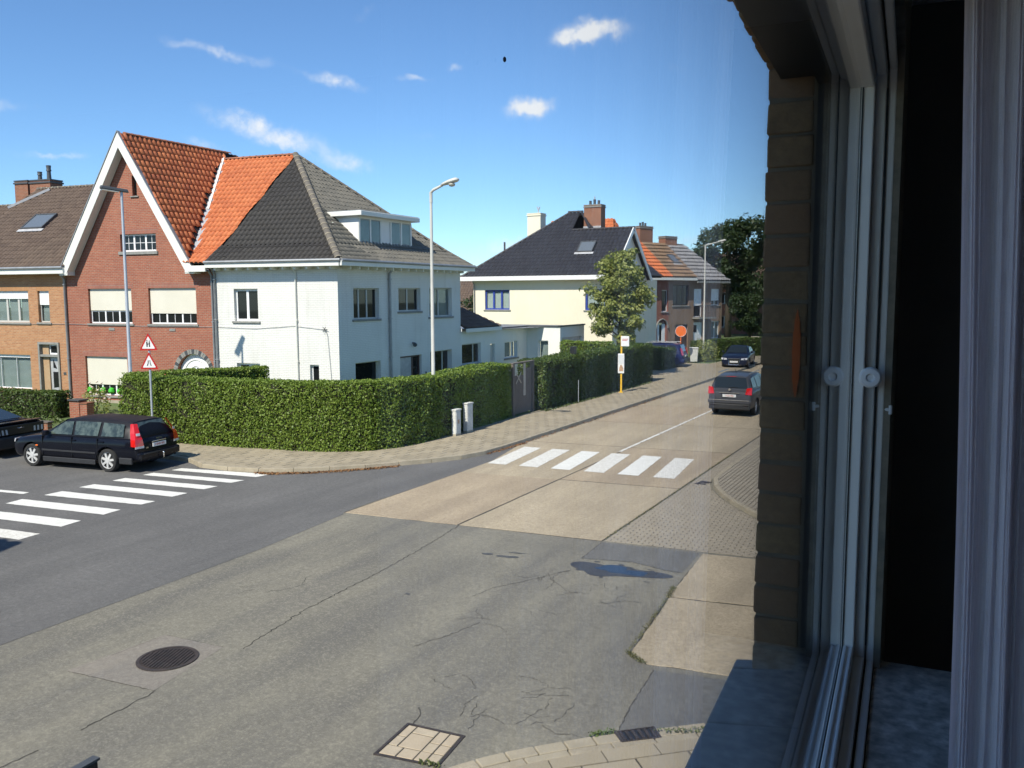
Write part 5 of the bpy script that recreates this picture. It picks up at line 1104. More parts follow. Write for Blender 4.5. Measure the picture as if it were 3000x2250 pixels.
fascia(r3, (2.45, -.48, 6.2), (5.4, -.48, 6.2), .22); fascia(r3, (5.4, -.48, 5.98), (9.8, -.48, 5.98), .2, .1, 'stone'); Facade(r3, (9.35, 0), (9.35, 7)).wall(-.1, 6.1, [], 'brown_brick')
chimney(r3, 6.0, 3.4, 1.5, .8, 8.8, 9.95, 'chimney_brick', 0, 'stone')
nD = Vector((0, -.82, 1)).normalized(); skylight(r3, (4.4, 1.35, 7.88), (1, 0, 0), (0, 1/math.hypot(1, .82), .82/math.hypot(1, .82)), nD, .8, 1.2)
# orange-tiled roof behind the cream house, small houses far off
ob = thing('house', 'house with bright orange roof rising behind the black roof', 'house', (-25.2, 64, 0), 0)
fb = Facade(ob, (-7, 0), (0, 0)); fb.wall(-.1, 6.5, [(1, 2.2, 3.9, 5.2)], 'dark_red_brick'); fb.window(1, 2.2, 3.9, 5.2, 2)
slope(ob, [(-7, -.4, 6.6), (.5, -.4, 6.6), (-1.3, 3.6, 11.2), (-7, 3.6, 11.2)], 'tile_orange', .3, .36); slope(ob, [(.5, -.4, 6.6), (.5, 7, 6.6), (-1.3, 3.6, 11.2)], 'tile_orange', .3, .36)
fr_ = thing('far_house', 'small red brick house half hidden behind the dark street tree', 'house', (-22.5, 106, 0), R(6))
ff = Facade(fr_, (-7, 0), (8, 0)); ff.wall(-.1, 6.5, [(2, 3.4, .9, 2.3), (2, 3.4, 3.8, 5.2), (7, 8.4, 3.8, 5.2)], 'red_brick')
for q in ((2, 3.4, .9, 2.3), (2, 3.4, 3.8, 5.2), (7, 8.4, 3.8, 5.2)): ff.window(*q, 2)
slope(fr_, [(-7.3, -.4, 6.5), (8.3, -.4, 6.5), (8.3, 4, 10), (-7.3, 4, 10)], 'tile_brown', .3, .36); slope(fr_, [(8.3, 8.4, 6.5), (-7.3, 8.4, 6.5), (-7.3, 4, 10), (8.3, 4, 10)], 'tile_brown', .3, .36)
fd = thing('far_house', 'dark roofed far house seen between the white and cream houses', 'house', (-43, 76, 0), R(10))
ff = Facade(fd, (-6, 0), (6, 0)); ff.wall(-.1, 3.2, [(2, 3.5, 1, 2.3), (8, 9.5, 1, 2.3)], 'brown_brick'); ff.window(2, 3.5, 1, 2.3, 2); ff.window(8, 9.5, 1, 2.3, 2)
slope(fd, [(-6.3, -.4, 3.2), (6.3, -.4, 3.2), (6.3, 4, 7.0), (-6.3, 4, 7.0)], 'tile_brown', .3, .36); slope(fd, [(6.3, 8.4, 3.2), (-6.3, 8.4, 3.2), (-6.3, 4, 7.0), (6.3, 4, 7.0)], 'tile_brown', .3, .36)
# house across the main road, just left of the view, whose roof shades the end of the side-street crossing
sh_ = thing('brick_house', 'brick house just outside the left edge, shading the end of the crossing', 'house', (-17.3, 3.9, 0), R(4))
for P0, P1 in (((0, -9), (0, 0)), ((0, 0), (-9, 0)), ((-9, 0), (-9, -9)), ((-9, -9), (0, -9))):
    f_ = Facade(sh_, P0, P1); f_.wall(-.1, 6.3, [(2, 3.5, .9, 2.3), (5.5, 7, .9, 2.3), (2, 3.5, 3.8, 5.2), (5.5, 7, 3.8, 5.2)], 'ochre_brick')
    for q in ((2, 3.5, .9, 2.3), (5.5, 7, .9, 2.3), (2, 3.5, 3.8, 5.2), (5.5, 7, 3.8, 5.2)): f_.window(*q, 2)
slope(sh_, [(-9.4, -9.4, 6.3), (.4, -9.4, 6.3), (.4, -4.5, 10), (-9.4, -4.5, 10)], 'tile_brown', .4, .5); slope(sh_, [(.4, .4, 6.3), (-9.4, .4, 6.3), (-9.4, -4.5, 10), (.4, -4.5, 10)], 'tile_brown', .4, .5)

# ------------------------------------------------------------------ hedges, shrubs, trees
hedge('hedge', 'long clipped green hedge around the corner in front of the white house',
      [(-24.95, 18.85), (-22.53, 19.3), (-20.17, 19.68), (-18.04, 20.08), (-16.9, 20.5), (-16.2, 21.05), (-15.75, 21.95), (-15.58, 23.3), (-15.56, 24.8), (-15.72, 27.5), (-15.9, 29.75)], 1.0, 2.22, dens=1000, size=.04, lump=.045)
hedge('hedge', 'low clipped hedge running from the corner hedge back to the red house', [(-25.0, 19.6), (-24.75, 21.0), (-23.6, 24.5)], .9, 2.22, dens=750, size=.042, side=1)
hedge('hedge', 'dark clipped hedge behind the yellow bus stop pole', [(-15.5, 31.9), (-15.45, 36), (-15.45, 40), (-15.5, 45.6)], 1.3, 2.2, dens=600, size=.048, mat_='leaf_hedge2')
hedge('hedge', 'short inner hedge beside the white garage wall', [(-20.2, 43.6), (-17.2, 43.2)], .8, 2.35, dens=450, size=.05, mat_='leaf_hedge')
hedge('hedge', 'loose bush hedge hiding the front of the blue car', [(-17.15, 52.4), (-17.0, 54.6)], 1.8, 1.45, dens=420, size=.06, mat_='leaf_hedge2', lump=.13)
hedge('hedge', 'far low hedge in front of the brown brick house', [(-17.6, 62.2), (-14.4, 68.5), (-12.6, 76)], .9, 1.5, dens=230, size=.07, mat_='leaf_hedge2')
hedge('hedge', 'dark low hedge in front of the ochre house door', [(-35.2, 20.2), (-31.75, 21.2)], .9, 1.15, dens=420, size=.05, mat_='leaf_hedge2', side=1)
bush('bush', 'rounded green bush at the left edge before the ochre house', (-36.6, 19.9), (1.3, 1.3, 1.35), 'leaf_hedge2', 2600, .055)
bush('rose_bush', 'rose bush with pale flowers beside the brick garden pillar', (-31.9, 23.0), (.7, .6, 1.2), 'leaf_tree', 700, .05, flowers=12)
bush('rose_bush', 'low rose bush against the red house wall', (-29.7, 24.0), (1.2, .5, 1.1), 'leaf_tree', 650, .05, flowers=9)
bush('shrub', 'yellow-green shrub behind the orange round sign', (-16.9, 61.4), (1.0, .9, 1.7), 'leaf_tree', 1300, .07)
bush('shrub', 'spiky green plant at the foot of the far lamp post', (-16.9, 60.7), (.4, .4, .95), 'leaf_tree', 420, .07)
tree('tree', 'tall leafy tree with yellowish green leaves in front of the cream house', (-18.2, 47.6, .05), 7.5, (1.9, 1.9, 3.15), 4.75, 'leaf_tree', 13000, .115, .1, 4, nb=56, zmin=1.2)
tree('tree', 'large dark broadleaf tree at the end of the street', (-24.3, 97.5, 0), 14, (5.2, 5.2, 4.6), 9.3, 'leaf_far', 15000, .2, .34, 8, nb=40)
tree('tree', 'dark tree partly hidden by the window jamb', (-16.6, 92, 0), 14, (4.8, 4.8, 5.0), 9.3, 'leaf_far', 12000, .22, .34, 12, nb=34)
tree('tree', 'distant dark tree between the white and cream houses', (-40.6, 71, 0), 6, (2.4, 2.4, 2.2), 3.2, 'leaf_far', 4500, .15, .16, 15, nb=20)
tree('tree', 'low dark tree behind the far hedge', (-19.6, 88, 0), 6, (3.0, 2.6, 2.2), 3.0, 'leaf_far', 5000, .17, .2, 19, nb=22)
scatter('grass_verge', 'strip of grass and weeds along the foot of the dark hedge', [(-15.35, 31.6), (-15.3, 38), (-15.3, 45)], 500, .05, .05, 'grass', .12, .4, .07)
scatter('grass_verge', 'weedy grass in front of the low left hedge', [(-34.5, 19.2), (-30.8, 20.4)], 1500, .3, .07, 'grass', .1, .4, .12)
# front garden wall by the ochre house
gw = thing('garden_wall', 'low brown garden wall along the left front gardens', 'wall', (-36, 17.9, 0), R(8)); MB().box(-6, 7.2, 0, .2, 0, .42).build('wall', 'chimney_brick', gw); bevel(MB().box(-6, 7.25, -.03, .23, .42, .48).build('coping', 'ridge_grey', gw), .01, 1)
pl = thing('garden_pillar', 'short red brick garden pillar with slate cap', 'pillar', (-31.4, 21.9, .05), R(8)); MB().box(-.25, .25, -.2, .2, 0, .72).build('pillar', 'red_brick', pl); MB().box(.26, .62, -.17, .17, 0, .62).build('pillar', 'red_brick', pl); bevel(MB().box(-.3, .3, -.25, .25, .72, .78).build('cap', 'darkgrey', pl), .01, 1); MB().box(.261, .66, -.2, .2, .621, .67).build('cap', 'ridge_red', pl)
for o in pl.children:
    if o.name.startswith('pillar'):
        u = o.data.uv_layers.new(name='UVMap')
        for p in o.data.polygons:
            for li, vi in zip(p.loop_indices, p.vertices): c = o.data.vertices[vi].co; u.data[li].uv = ((c.x if abs(p.normal.y) > .5 else c.y), c.z)
for o in gw.children:
    if o.name.startswith('wall'):
        u = o.data.uv_layers.new(name='UVMap')
        for p in o.data.polygons:
            for li, vi in zip(p.loop_indices, p.vertices): c = o.data.vertices[vi].co; u.data[li].uv = (c.x, c.z)

# ------------------------------------------------------------------ street furniture
def lamp(name, label, loc, head_dir, h, arm, mats, tilt=0, style='cobra', group='street lamps'):
    t_ = thing(name, label, 'street lamp', loc, head_dir, group); t_.rotation_euler = (0, tilt, head_dir)
    p = MB(); p.tube([(0, 0, -.1), (0, 0, 1.2), (0, 0, 1.25), (0, 0, h-.35)], [.09, .085, .068, .046], 12)
    if style == 'cobra': p.tube([(0, 0, h-.36), (.0, 0, h-.03), (.1, 0, h+.05), (arm, 0, h+.18)], [.055, .055, .05, .042], 10)
    else: p.tube([(0, 0, h-.36), (0, 0, h-.1)], .05, 10)
    p.build('pole', mats[0], t_, 40)
    if style == 'cobra':
        b = MB(); x0 = arm-.05; prof = [(0, .05, .05), (.12, .1, .075), (.35, .15, .1), (.6, .14, .1), (.7, .07, .05)]; ring = []
        for dx, hw_, hh_ in prof:
            b0 = len(b.v); zc = h+.18+dx*.18
            for k in range(12): a = 2*math.pi*k/12; b.v.append((x0+dx, hw_*math.cos(a), zc+hh_*math.sin(a)*(1 if math.sin(a) > 0 else .5)))
            ring.append(b0)
        for a, c in zip(ring, ring[1:]):
            for k in range(12): k2 = (k+1) % 12; b.f.append((a+k, c+k, c+k2, a+k2)); b.mi.append(0); b.uv.append(None)
        b.f.append(tuple(range(ring[0], ring[0]+12))); b.f.append(tuple(reversed(range(ring[-1], ring[-1]+12)))); b.mi += [0, 0]; b.uv += [None, None]
        hd = b.build('lamp_head', mats[1], t_, True)
        g = MB(); g.lathe([(.02, -.1), (.09, -.08), (.115, -.02), (.115, .0)], 12, (x0+.44, 0, h+.2)); g.build('lamp_bowl', 'lamp_glass', hd, True)
    else:
        b = MB(); b.hexa([(-.25, -.1, h-.12), (.72, -.13, h-.02), (.72, .13, h-.02), (-.25, .1, h-.12), (-.2, -.08, h+.0), (.7, -.1, h+.1), (.7, .1, h+.1), (-.2, .08, h+.0)]); hd = b.build('lamp_head', mats[1], t_); bevel(hd, .03, 2)
        g = MB(); g.hexa([(.1, -.09, h-.13), (.66, -.11, h-.075), (.66, .11, h-.075), (.1, .09, h-.13), (.1, -.09, h-.09), (.66, -.11, h-.035), (.66, .11, h-.035), (.1, .09, h-.09)]); g.build('lamp_bowl', 'lamp_glass', hd)
    return t_
lamp('street_lamp', 'pale grey street lamp standing rising out of the corner hedge', (-16.1, 24.45, .05), R(-6), 8.3, .5, ('conc_pole', 'conc_pole'))
lamp('street_lamp', 'blue-grey steel street lamp with flat head before the red gable', (-27.55, 21.4, .05), R(-118), 8.75, .3, ('galv', 'darkgrey'), style='flat', tilt=0)
lamp('street_lamp', 'distant pale street lamp near the far terrace', (-17.0, 61.3, .1), R(-10), 8.3, .9, ('conc_pole', 'conc_pole'))
# triangular warning signs
sp = thing('warning_sign', 'two stacked red triangular warning signs on a grey post by the hedge', 'road sign', (-23.35, 18.88, .1), R(32))
MB().tube([(0, 0, 0), (0, 0, 3.6)], .035, 10).build('post', 'galv', sp, 40)
def tri(zb, hw_, hh_, y, r=.05, k=1.0):
    cz = zb+hh_/3; P = [(-hw_*k, cz+(zb-cz)*k), (hw_*k, cz+(zb-cz)*k), (0, cz+(zb+hh_-cz)*k)]; out = []
    for i in range(3):
        p, a, b = Vector(P[i]), Vector(P[i-1]), Vector(P[(i+1) % 3]); rr = r*k
        for j in range(5): t_ = j/4; q0 = p+(a-p).normalized()*rr; q1 = p+(b-p).normalized()*rr; m_ = q0.lerp(p, t_).lerp(p.lerp(q1, t_), t_); out.append((m_.x, y, m_.y))
    return out
def sign_fig(parent, polys, y, name='pictogram'):
    g = MB()
    for P in polys: g.extr([(x, y, z) for x, z in P], (0, .0015, 0))
    return g.build(name, 'black', parent)
for zb, kind in ((3.08, 0), (2.47, 1)):
    b = MB(); b.extr(tri(zb, .29, .56, -.05), (0, .012, 0)); pt = b.build('sign_plate', 'sign_red', sp)
    b = MB(); b.extr(tri(zb, .29, .56, -.0535, k=.72), (0, .003, 0)); b.build('sign_face', 'sign_white', pt)
    c = zb+.17
    if kind == 0: sign_fig(pt, [[(-.06, c-.06), (-.025, c-.06), (-.02, c+.06), (-.03, c+.12), (-.065, c+.1)], [(-.055, c+.13), (-.025, c+.13), (-.025, c+.165), (-.055, c+.165)], [(.02, c-.06), (.055, c-.06), (.05, c+.04), (.06, c+.09), (.015, c+.1)], [(.02, c+.11), (.05, c+.11), (.05, c+.145), (.02, c+.145)], [(-.03, c+.02), (.03, c+.02), (.03, c+.045), (-.03, c+.045)]], -.056)
    else: sign_fig(pt, [[(-.075, c-.06), (-.045, c-.06), (-.02, c+.02), (-.015, c+.12), (-.04, c+.12), (-.045, c+.03)], [(.075, c-.06), (.04, c+.03), (.035, c+.12), (.015, c+.12), (.02, c+.02), (.045, c-.06)]], -.056)
for z in (3.3, 2.7): MB().box(-.05, .05, -.039, -.0, z, z+.03).build('clamp', 'galv', sp)
# yellow bus stop
bs = thing('bus_stop', 'yellow bus stop pole with white name board and timetable', 'bus stop', (-15.05, 39.6, .12), R(12))
MB().box(-.04, .04, -.03, .03, 0, 2.8).build('post', 'yellow', bs); MB().box(-.1, .1, -.1, .1, 0, .03).build('base_plate', 'yellow', bs)
bd = bevel(MB().box(-.02, .38, -.06, -.031, 2.28, 2.78).build('name_board', 'sign_white', bs), .01, 1)
MB().box(.04, .33, -.064, -.0605, 2.62, 2.645).build('lettering', 'sign_red', bd); MB().box(.04, .29, -.064, -.0605, 2.56, 2.585).build('lettering', 'sign_red', bd)
tt = bevel(MB().box(-.16, .15, -.065, -.031, .95, 1.92).build('timetable_case', 'sign_white', bs), .01, 1)
M['poster_a'] = pmat('orange brown poster print', (.55, .25, .08), (.2, .1, .06), .5, 14, (40, .6, (.6, .5, .4))); M['poster_b'] = pmat('printed timetable paper', (.66, .68, .68), (.58, .6, .6), .5, 30)
MB().box(-.13, .12, -.069, -.0655, 1.4, 1.86).build('timetable', 'poster_b', tt); g = MB(); g.extr([(-.1, -.069, 1.06), (.1, -.069, 1.06), (.11, -.069, 1.2), (.03, -.069, 1.36), (-.04, -.069, 1.37), (-.09, -.069, 1.22)], (0, .0035, 0)); g.build('poster', 'poster_a', tt)
# utility cabinets, gate, little box on a pole
def cabinet(label, x, y, w, h, rz, mark_=False):
    c = thing('utility_cabinet', label, 'cabinet', (x, y, .12), rz, 'utility cabinets by the hedge'); d = .17
    bevel(MB().box(-d, 0, -w/2, w/2, 0, h-.05).build('housing', 'grey_box', c), .01, 2); bevel(MB().box(-d-.02, .025, -w/2-.02, w/2+.02, h-.05, h).build('lid', 'grey_box', c), .01, 2)
    MB().box(.0005, .012, -w/2+.03, w/2-.03, .12, h-.1).build('door', 'grey_box', c); MB().box(-d-.001, .006, -w/2-.005, w/2+.005, 0, .07).build('plinth', 'plinth', c)
    if mark_: MB().box(.0125, .0145, -.06, .05, .42, .56).build('sticker', 'poster_a', c)
cabinet('shorter weathered white utility cabinet with an orange sticker', -15.32, 24.78, .31, .92, R(-3), True); cabinet('taller weathered white utility cabinet next to the sticker one', -15.34, 25.6, .36, 1.05, R(-3))
gt = thing('garden_gate', 'weathered wooden plank gate between the two hedges', 'gate', (-15.95, 29.85, .1), R(90))
for k in range(12): MB().box(.16+k*.125, .275+k*.125, -.02, .02, .06, 1.85-(.25 if k < 7 else 0)).build('plank', 'wood_old', gt)
for x in (0, 1.72): bevel(MB().box(x, x+.14, -.07, .07, 0, 2.08).build('post', 'wood_old', gt), .008, 1)
MB().box(-.02, 1.9, -.08, .08, 2.081, 2.13).build('top_beam', 'wood_old', gt)
MB().box(.95, 1.13, -.0405, -.0205, .75, 2.07).build('pale_board', 'wood_pale', gt)
for s_ in (-1, 1): g = MB(); g.bar((.3, -.035, 1.5+s_*.22), (.75, -.035, 1.5-s_*.22), .02, .05); g.build('cross_brace', 'wood_pale', gt)
MB().box(1.4, 1.43, -.05, -.02, 1.2, 1.45).build('handle', 'chrome', gt)
pb = thing('signal_box', 'small black box peeping above the dark hedge', 'box', (-15.75, 35.4, .1), 0); MB().tube([(0, 0, 0), (0, 0, 2.2)], .02, 8).build('pole', 'galv', pb, 40); bevel(MB().box(-.12, .1, -.13, .13, 2.15, 2.5).build('box', 'black', pb), .01, 1)
tag(MB().tube([(-15.28, 34.9, .1), (-15.28, 34.9, 1.15)], .014, 8).build('stake', 'galv', None, 40), 'thin short grey stake at the foot of the dark hedge', 'stake')
os_ = thing('round_sign', 'round orange road sign on an orange pole by the blue car', 'road sign', (-17.75, 58.2, .1), R(18))
MB().tube([(0, 0, 0), (0, 0, 2.65)], .04, 10).build('pole', 'sign_orange', os_, 40); g = MB(); g.lathe([(.38, 0), (.38, .015)], 28, (0, -.06, 2.28), 'y'); dsc = g.build('disc', 'sign_orange', os_, 30); g = MB(); g.tube([(.375*math.cos(6.283*k/28), -.06, 2.28+.375*math.sin(6.283*k/28)) for k in range(29)], .012, 5); g.build('rim', 'sign_white', dsc)
wb = thing('wheelie_bin', 'grey wheeled bin standing beside the driveway', 'bin', (-17.3, 59.9, .1), R(20)); g = MB(); g.hexa([(-.24, -.26, .06), (.24, -.26, .06), (.24, .26, .06), (-.24, .26, .06), (-.29, -.33, 1.0), (.29, -.33, 1.0), (.29, .33, 1.0), (-.29, .33, 1.0)]); bevel(g.build('body', 'grey_box', wb), .03, 2); bevel(MB().box(-.31, .31, -.37, .36, 1.001, 1.07).build('lid', 'grey_box', wb), .02, 2)
for y in (-.22, .22): g = MB(); g.lathe([(.1, -.03), (.1, .03)], 12, (-.25, y, .1), 'y'); g.build('wheel', 'tyre', wb)
for k, (x, y, rz) in enumerate(((-15.0, 69.0, 10), (-13.9, 72.5, 20))):
    gp = thing('gate_pillar', ('brick gate pillar with pale cap by the far hedge', 'second brick gate pillar behind the dark saloon car')[k], 'pillar', (x, y, 0), R(rz)); MB().box(-.25, .25, -.25, .25, 0, 1.5).build('pillar', 'chimney_brick', gp); MB().box(-.32, .32, -.32, .32, 1.501, 1.6).build('cap', 'plinth', gp)
    u = gp.children[0].data.uv_layers.new(name='UVMap')
    for p in gp.children[0].data.polygons:
        for li, vi in zip(p.loop_indices, p.vertices): c = gp.children[0].data.vertices[vi].co; u.data[li].uv = (c.x+c.y, c.z)
nbd = thing('notice_panel', 'black panel whose top corner shows at the bottom left edge', 'panel', (-5.46, 3.5, .05), R(93)); bevel(MB().box(-1.4, .3, -.03, .03, .35, 1.5).build('panel', 'black', nbd), .01, 1); MB().box(-1.42, .31, -.035, .035, 1.501, 1.52).build('top_trim', 'darkgrey', nbd)
for x in (-1.3, .25): MB().box(x-.03, x+.03, -.025, .025, 0, .349).build('leg', 'black', nbd)

# ------------------------------------------------------------------ cars  (x forward, y left, z up)
def loft(sections):
    b = MB(); n = len(sections[0])
    for s_ in sections: b.v += [tuple(p) for p in s_]
    for i in range(len(sections)-1):
        for k in range(n): k2 = (k+1) % n; b.f.append((i*n+k, i*n+k2, (i+1)*n+k2, (i+1)*n+k)); b.mi.append(0); b.uv.append(None)
    b.f.append(tuple(reversed(range(n)))); b.f.append(tuple(range((len(sections)-1)*n, len(sections)*n))); b.mi += [0, 0]; b.uv += [None, None]
    return b
def car(name, label, loc, rz, sp, group):
    t_ = thing(name, label, 'car', loc, rz, group); paint = sp['paint']
    secs = []
    for x, w, zb, zs, cr_w in sp['body']:   # x, half width, bottom, shoulder top, crown
        h = [(0, zb), (.72*w, zb), (.94*w, zb+.07), (w, zb+.24), (w*1.005, zb+(zs-zb)*.62), (w*.985, zs-.09), (w*.93, zs-.015), (w*.75, zs+cr_w*.5), (0, zs+cr_w)]
        secs.append([(x, y, z) for y, z in h]+[(x, -y, z) for y, z in h[-2:0:-1]])
    body = loft(secs).build('body', paint, t_)
    md = body.modifiers.new('s', 'SUBSURF'); md.levels = md.render_levels = 2
    dg = bpy.context.evaluated_depsgraph_get(); me = bpy.data.meshes.new_from_object(body.evaluated_get(dg)); body.modifiers.clear(); body.data = me
    cut = []
    for ax_ in sp['axles']:
        for s_ in (-1, 1):
            c = MB(); c.lathe([(sp['arch'], -.16), (sp['arch'], .3)], 28, (ax_, s_*sp['track'], sp['wr']+.01) if s_ > 0 else (ax_, s_*sp['track']-.14, sp['wr']+.01), 'y'); cut.append(c)
    cm = MB()
    for c in cut:
        k = len(cm.v); cm.v += c.v; cm.f += [tuple(i+k for i in f) for f in c.f]; cm.mi += c.mi; cm.uv += c.uv
    co = cm.build('cutter', 'black'); co.location = loc; co.rotation_euler = t_.rotation_euler
    bpy.context.view_layer.update()
    md = body.modifiers.new('b', 'BOOLEAN'); md.object = co; md.solver = 'EXACT'; md.operation = 'DIFFERENCE'
    dg = bpy.context.evaluated_depsgraph_get(); me = bpy.data.meshes.new_from_object(body.evaluated_get(dg)); body.modifiers.clear(); bpy.data.objects.remove(co)
    me.shade_smooth(); me.set_sharp_from_angle(angle=R(38)); body.data = me
    if len(me.materials) == 0: me.materials.append(M[paint])
    for p in me.polygons: p.material_index = 0
    # greenhouse
    G_ = sp['cabin']; secs = []
    for x, zb, wb, wt, zr in G_:
        hgt = zr-zb; h = [(0, zb-.06), (wb*.98, zb-.06), (wb, zb), (wb*.45+wt*.55, zb+hgt*.55), (wt, zr-min(.09, hgt*.3)), (wt*.9, zr-min(.025, hgt*.1)), (wt*.6, zr), (0, zr+.012)]
        secs.append([(x, y, z) for y, z in h]+[(x, -y, z) for y, z in h[-2:0:-1]])
    cab = loft(secs).build('cabin', sp.get('cabinmat', paint), t_); cab.data.shade_smooth(); cab.data.set_sharp_from_angle(angle=R(32))
    gm = sp.get('glass', 'car_dark_glass')
    def side(P, y_of, nm='side_window', mat_=gm, off=.006):
        for s_ in (1, -1):
            g = MB(); q = [(x, s_*(y_of(z)+off), z) for x, z in P]; g.extr(q if s_ < 0 else q[::-1], (0, -s_*.004, 0)); g.build(nm, mat_, cab)
    for P in sp['side_windows']: side(P, sp['y_of'])
    for nm in ('windscreen', 'rear_window'):
        P = [Vector(p) for p in sp[nm]]; n_ = (P[1]-P[0]).cross(P[2]-P[0]).normalized(); n_ = n_ if n_.x*(1 if nm == 'windscreen' else -1) > 0 else -n_
        g = MB(); g.extr([p+n_*.006 for p in (P if (P[1]-P[0]).cross(P[2]-P[0]).dot(n_) < 0 else P[::-1])], n_*.008); g.build(nm, gm, cab)
    wr, tw_ = sp['wr'], .21
    for ax_ in sp['axles']:
        for s_ in (1, -1):
            y = s_*sp['track']; b = MB(); rr = wr*.72
            b.lathe([(rr, -tw_/2), (wr*.93, -tw_/2), (wr, -tw_*.32), (wr, tw_*.32), (wr*.93, tw_/2), (rr, tw_/2)], 28, (ax_, y, wr), 'y', cap=False); tyre = b.build('wheel', 'tyre', t_, 40)
            b = MB(); yo = y+s_*(tw_/2-.03); b.lathe([(rr*1.0, -.012), (rr*.9, .012)] if s_ > 0 else [(rr*.9, -.012), (rr*1.0, .012)], 28, (ax_, yo-s_*.03, wr), 'y'); b.build('wheel_dish', 'black', tyre)
            b = MB(); ns_ = sp.get('spokes', 7)
            for k in range(ns_):
                a = 2*math.pi*k/ns_+.3
                if sp.get('twin', True):
                    for da in (-.13, .13): b.bar((ax_+.04*math.cos(a), yo, wr+.04*math.sin(a)), (ax_+rr*.95*math.cos(a+da), yo-s_*.01, wr+rr*.95*math.sin(a+da)), .03, .028, (0, 1, 0))
                else: b.bar((ax_+.03*math.cos(a), yo, wr+.03*math.sin(a)), (ax_+rr*.95*math.cos(a), yo-s_*.01, wr+rr*.95*math.sin(a)), .062, .03, (0, 1, 0))
            b.lathe([(.065, -.02), (.065, .02)], 14, (ax_, yo, wr), 'y')
            b.tube([(ax_+rr*.96*math.cos(6.2832*k/28), yo-s_*.004, wr+rr*.96*math.sin(6.2832*k/28)) for k in range(29)], .016, 6); b.build('rim', 'rim', tyre, 30)
    g = MB(); a0, a1 = min(sp['axles']), max(sp['axles']); g.box(a0-.5, a1+.5, -sp['track']+.12, sp['track']-.12, .2, .42); g.build('underbody', 'black', t_)
    return t_, body, cab
def part(parent, name, mat_, P, dv, bev=0): 
    g = MB(); g.extr(P, dv); o = g.build(name, mat_, parent)
    if bev: bevel(o, bev, 2)
    return o
def bxp(parent, name, mat_, *b, bev=.0):
    o = MB().box(*b).build(name, mat_, parent)
    if bev: bevel(o, bev, 2)
    return o
# black estate car
yof = lambda z: .80-(z-.93)*.36
estate = dict(paint='car_black', cabinmat='car_roof', axles=(1.42, -1.34), track=.79, wr=.33, arch=.385, glass='car_green_glass',
    body=[(2.33, .55, .32, .60, .01), (2.28, .72, .24, .72, .02), (2.1, .84, .2, .80, .03), (1.5, .895, .2, .90, .035), (.85, .905, .2, .95, .03), (0, .905, .2, .955, .02), (-.9, .905, .2, .965, .02), (-1.7, .895, .2, .975, .02), (-2.15, .865, .24, .975, .01), (-2.31, .82, .27, .93, .01), (-2.36, .76, .33, .62, .0)],
    cabin=[(1.12, .93, .78, .70, .955), (.75, .94, .81, .69, 1.17), (.28, .95, .815, .65, 1.41), (-.2, .955, .815, .64, 1.455), (-1.0, .96, .81, .635, 1.45), (-1.7, .965, .805, .625, 1.43), (-2.0, .965, .80, .62, 1.405), (-2.16, .965, .795, .66, 1.15), (-2.24, .95, .785, .74, 1.0)],
    y_of=lambda z: .835-(z-.93)*.39+.008, side_windows=[[(.82, .99), (-.05, .995), (-.02, 1.36), (.3, 1.34)], [(-.14, .995), (-.98, 1.0), (-1.0, 1.375), (-.1, 1.37)], [(-1.1, 1.0), (-1.88, 1.01), (-1.83, 1.345), (-1.1, 1.37)]],
    windscreen=[(1.08, -.62, .985), (1.08, .62, .985), (.34, .56, 1.385), (.34, -.56, 1.385)], rear_window=[(-2.17, -.62, 1.06), (-2.17, .62, 1.06), (-2.02, .53, 1.37), (-2.02, -.53, 1.37)], spokes=7, twin=False)
v, vb, vc = car('estate_car', 'black estate car with tall red tail lights parked by the hedge', (-22.64, 16.22, 0), R(189.1), estate, 'cars parked in the side street')
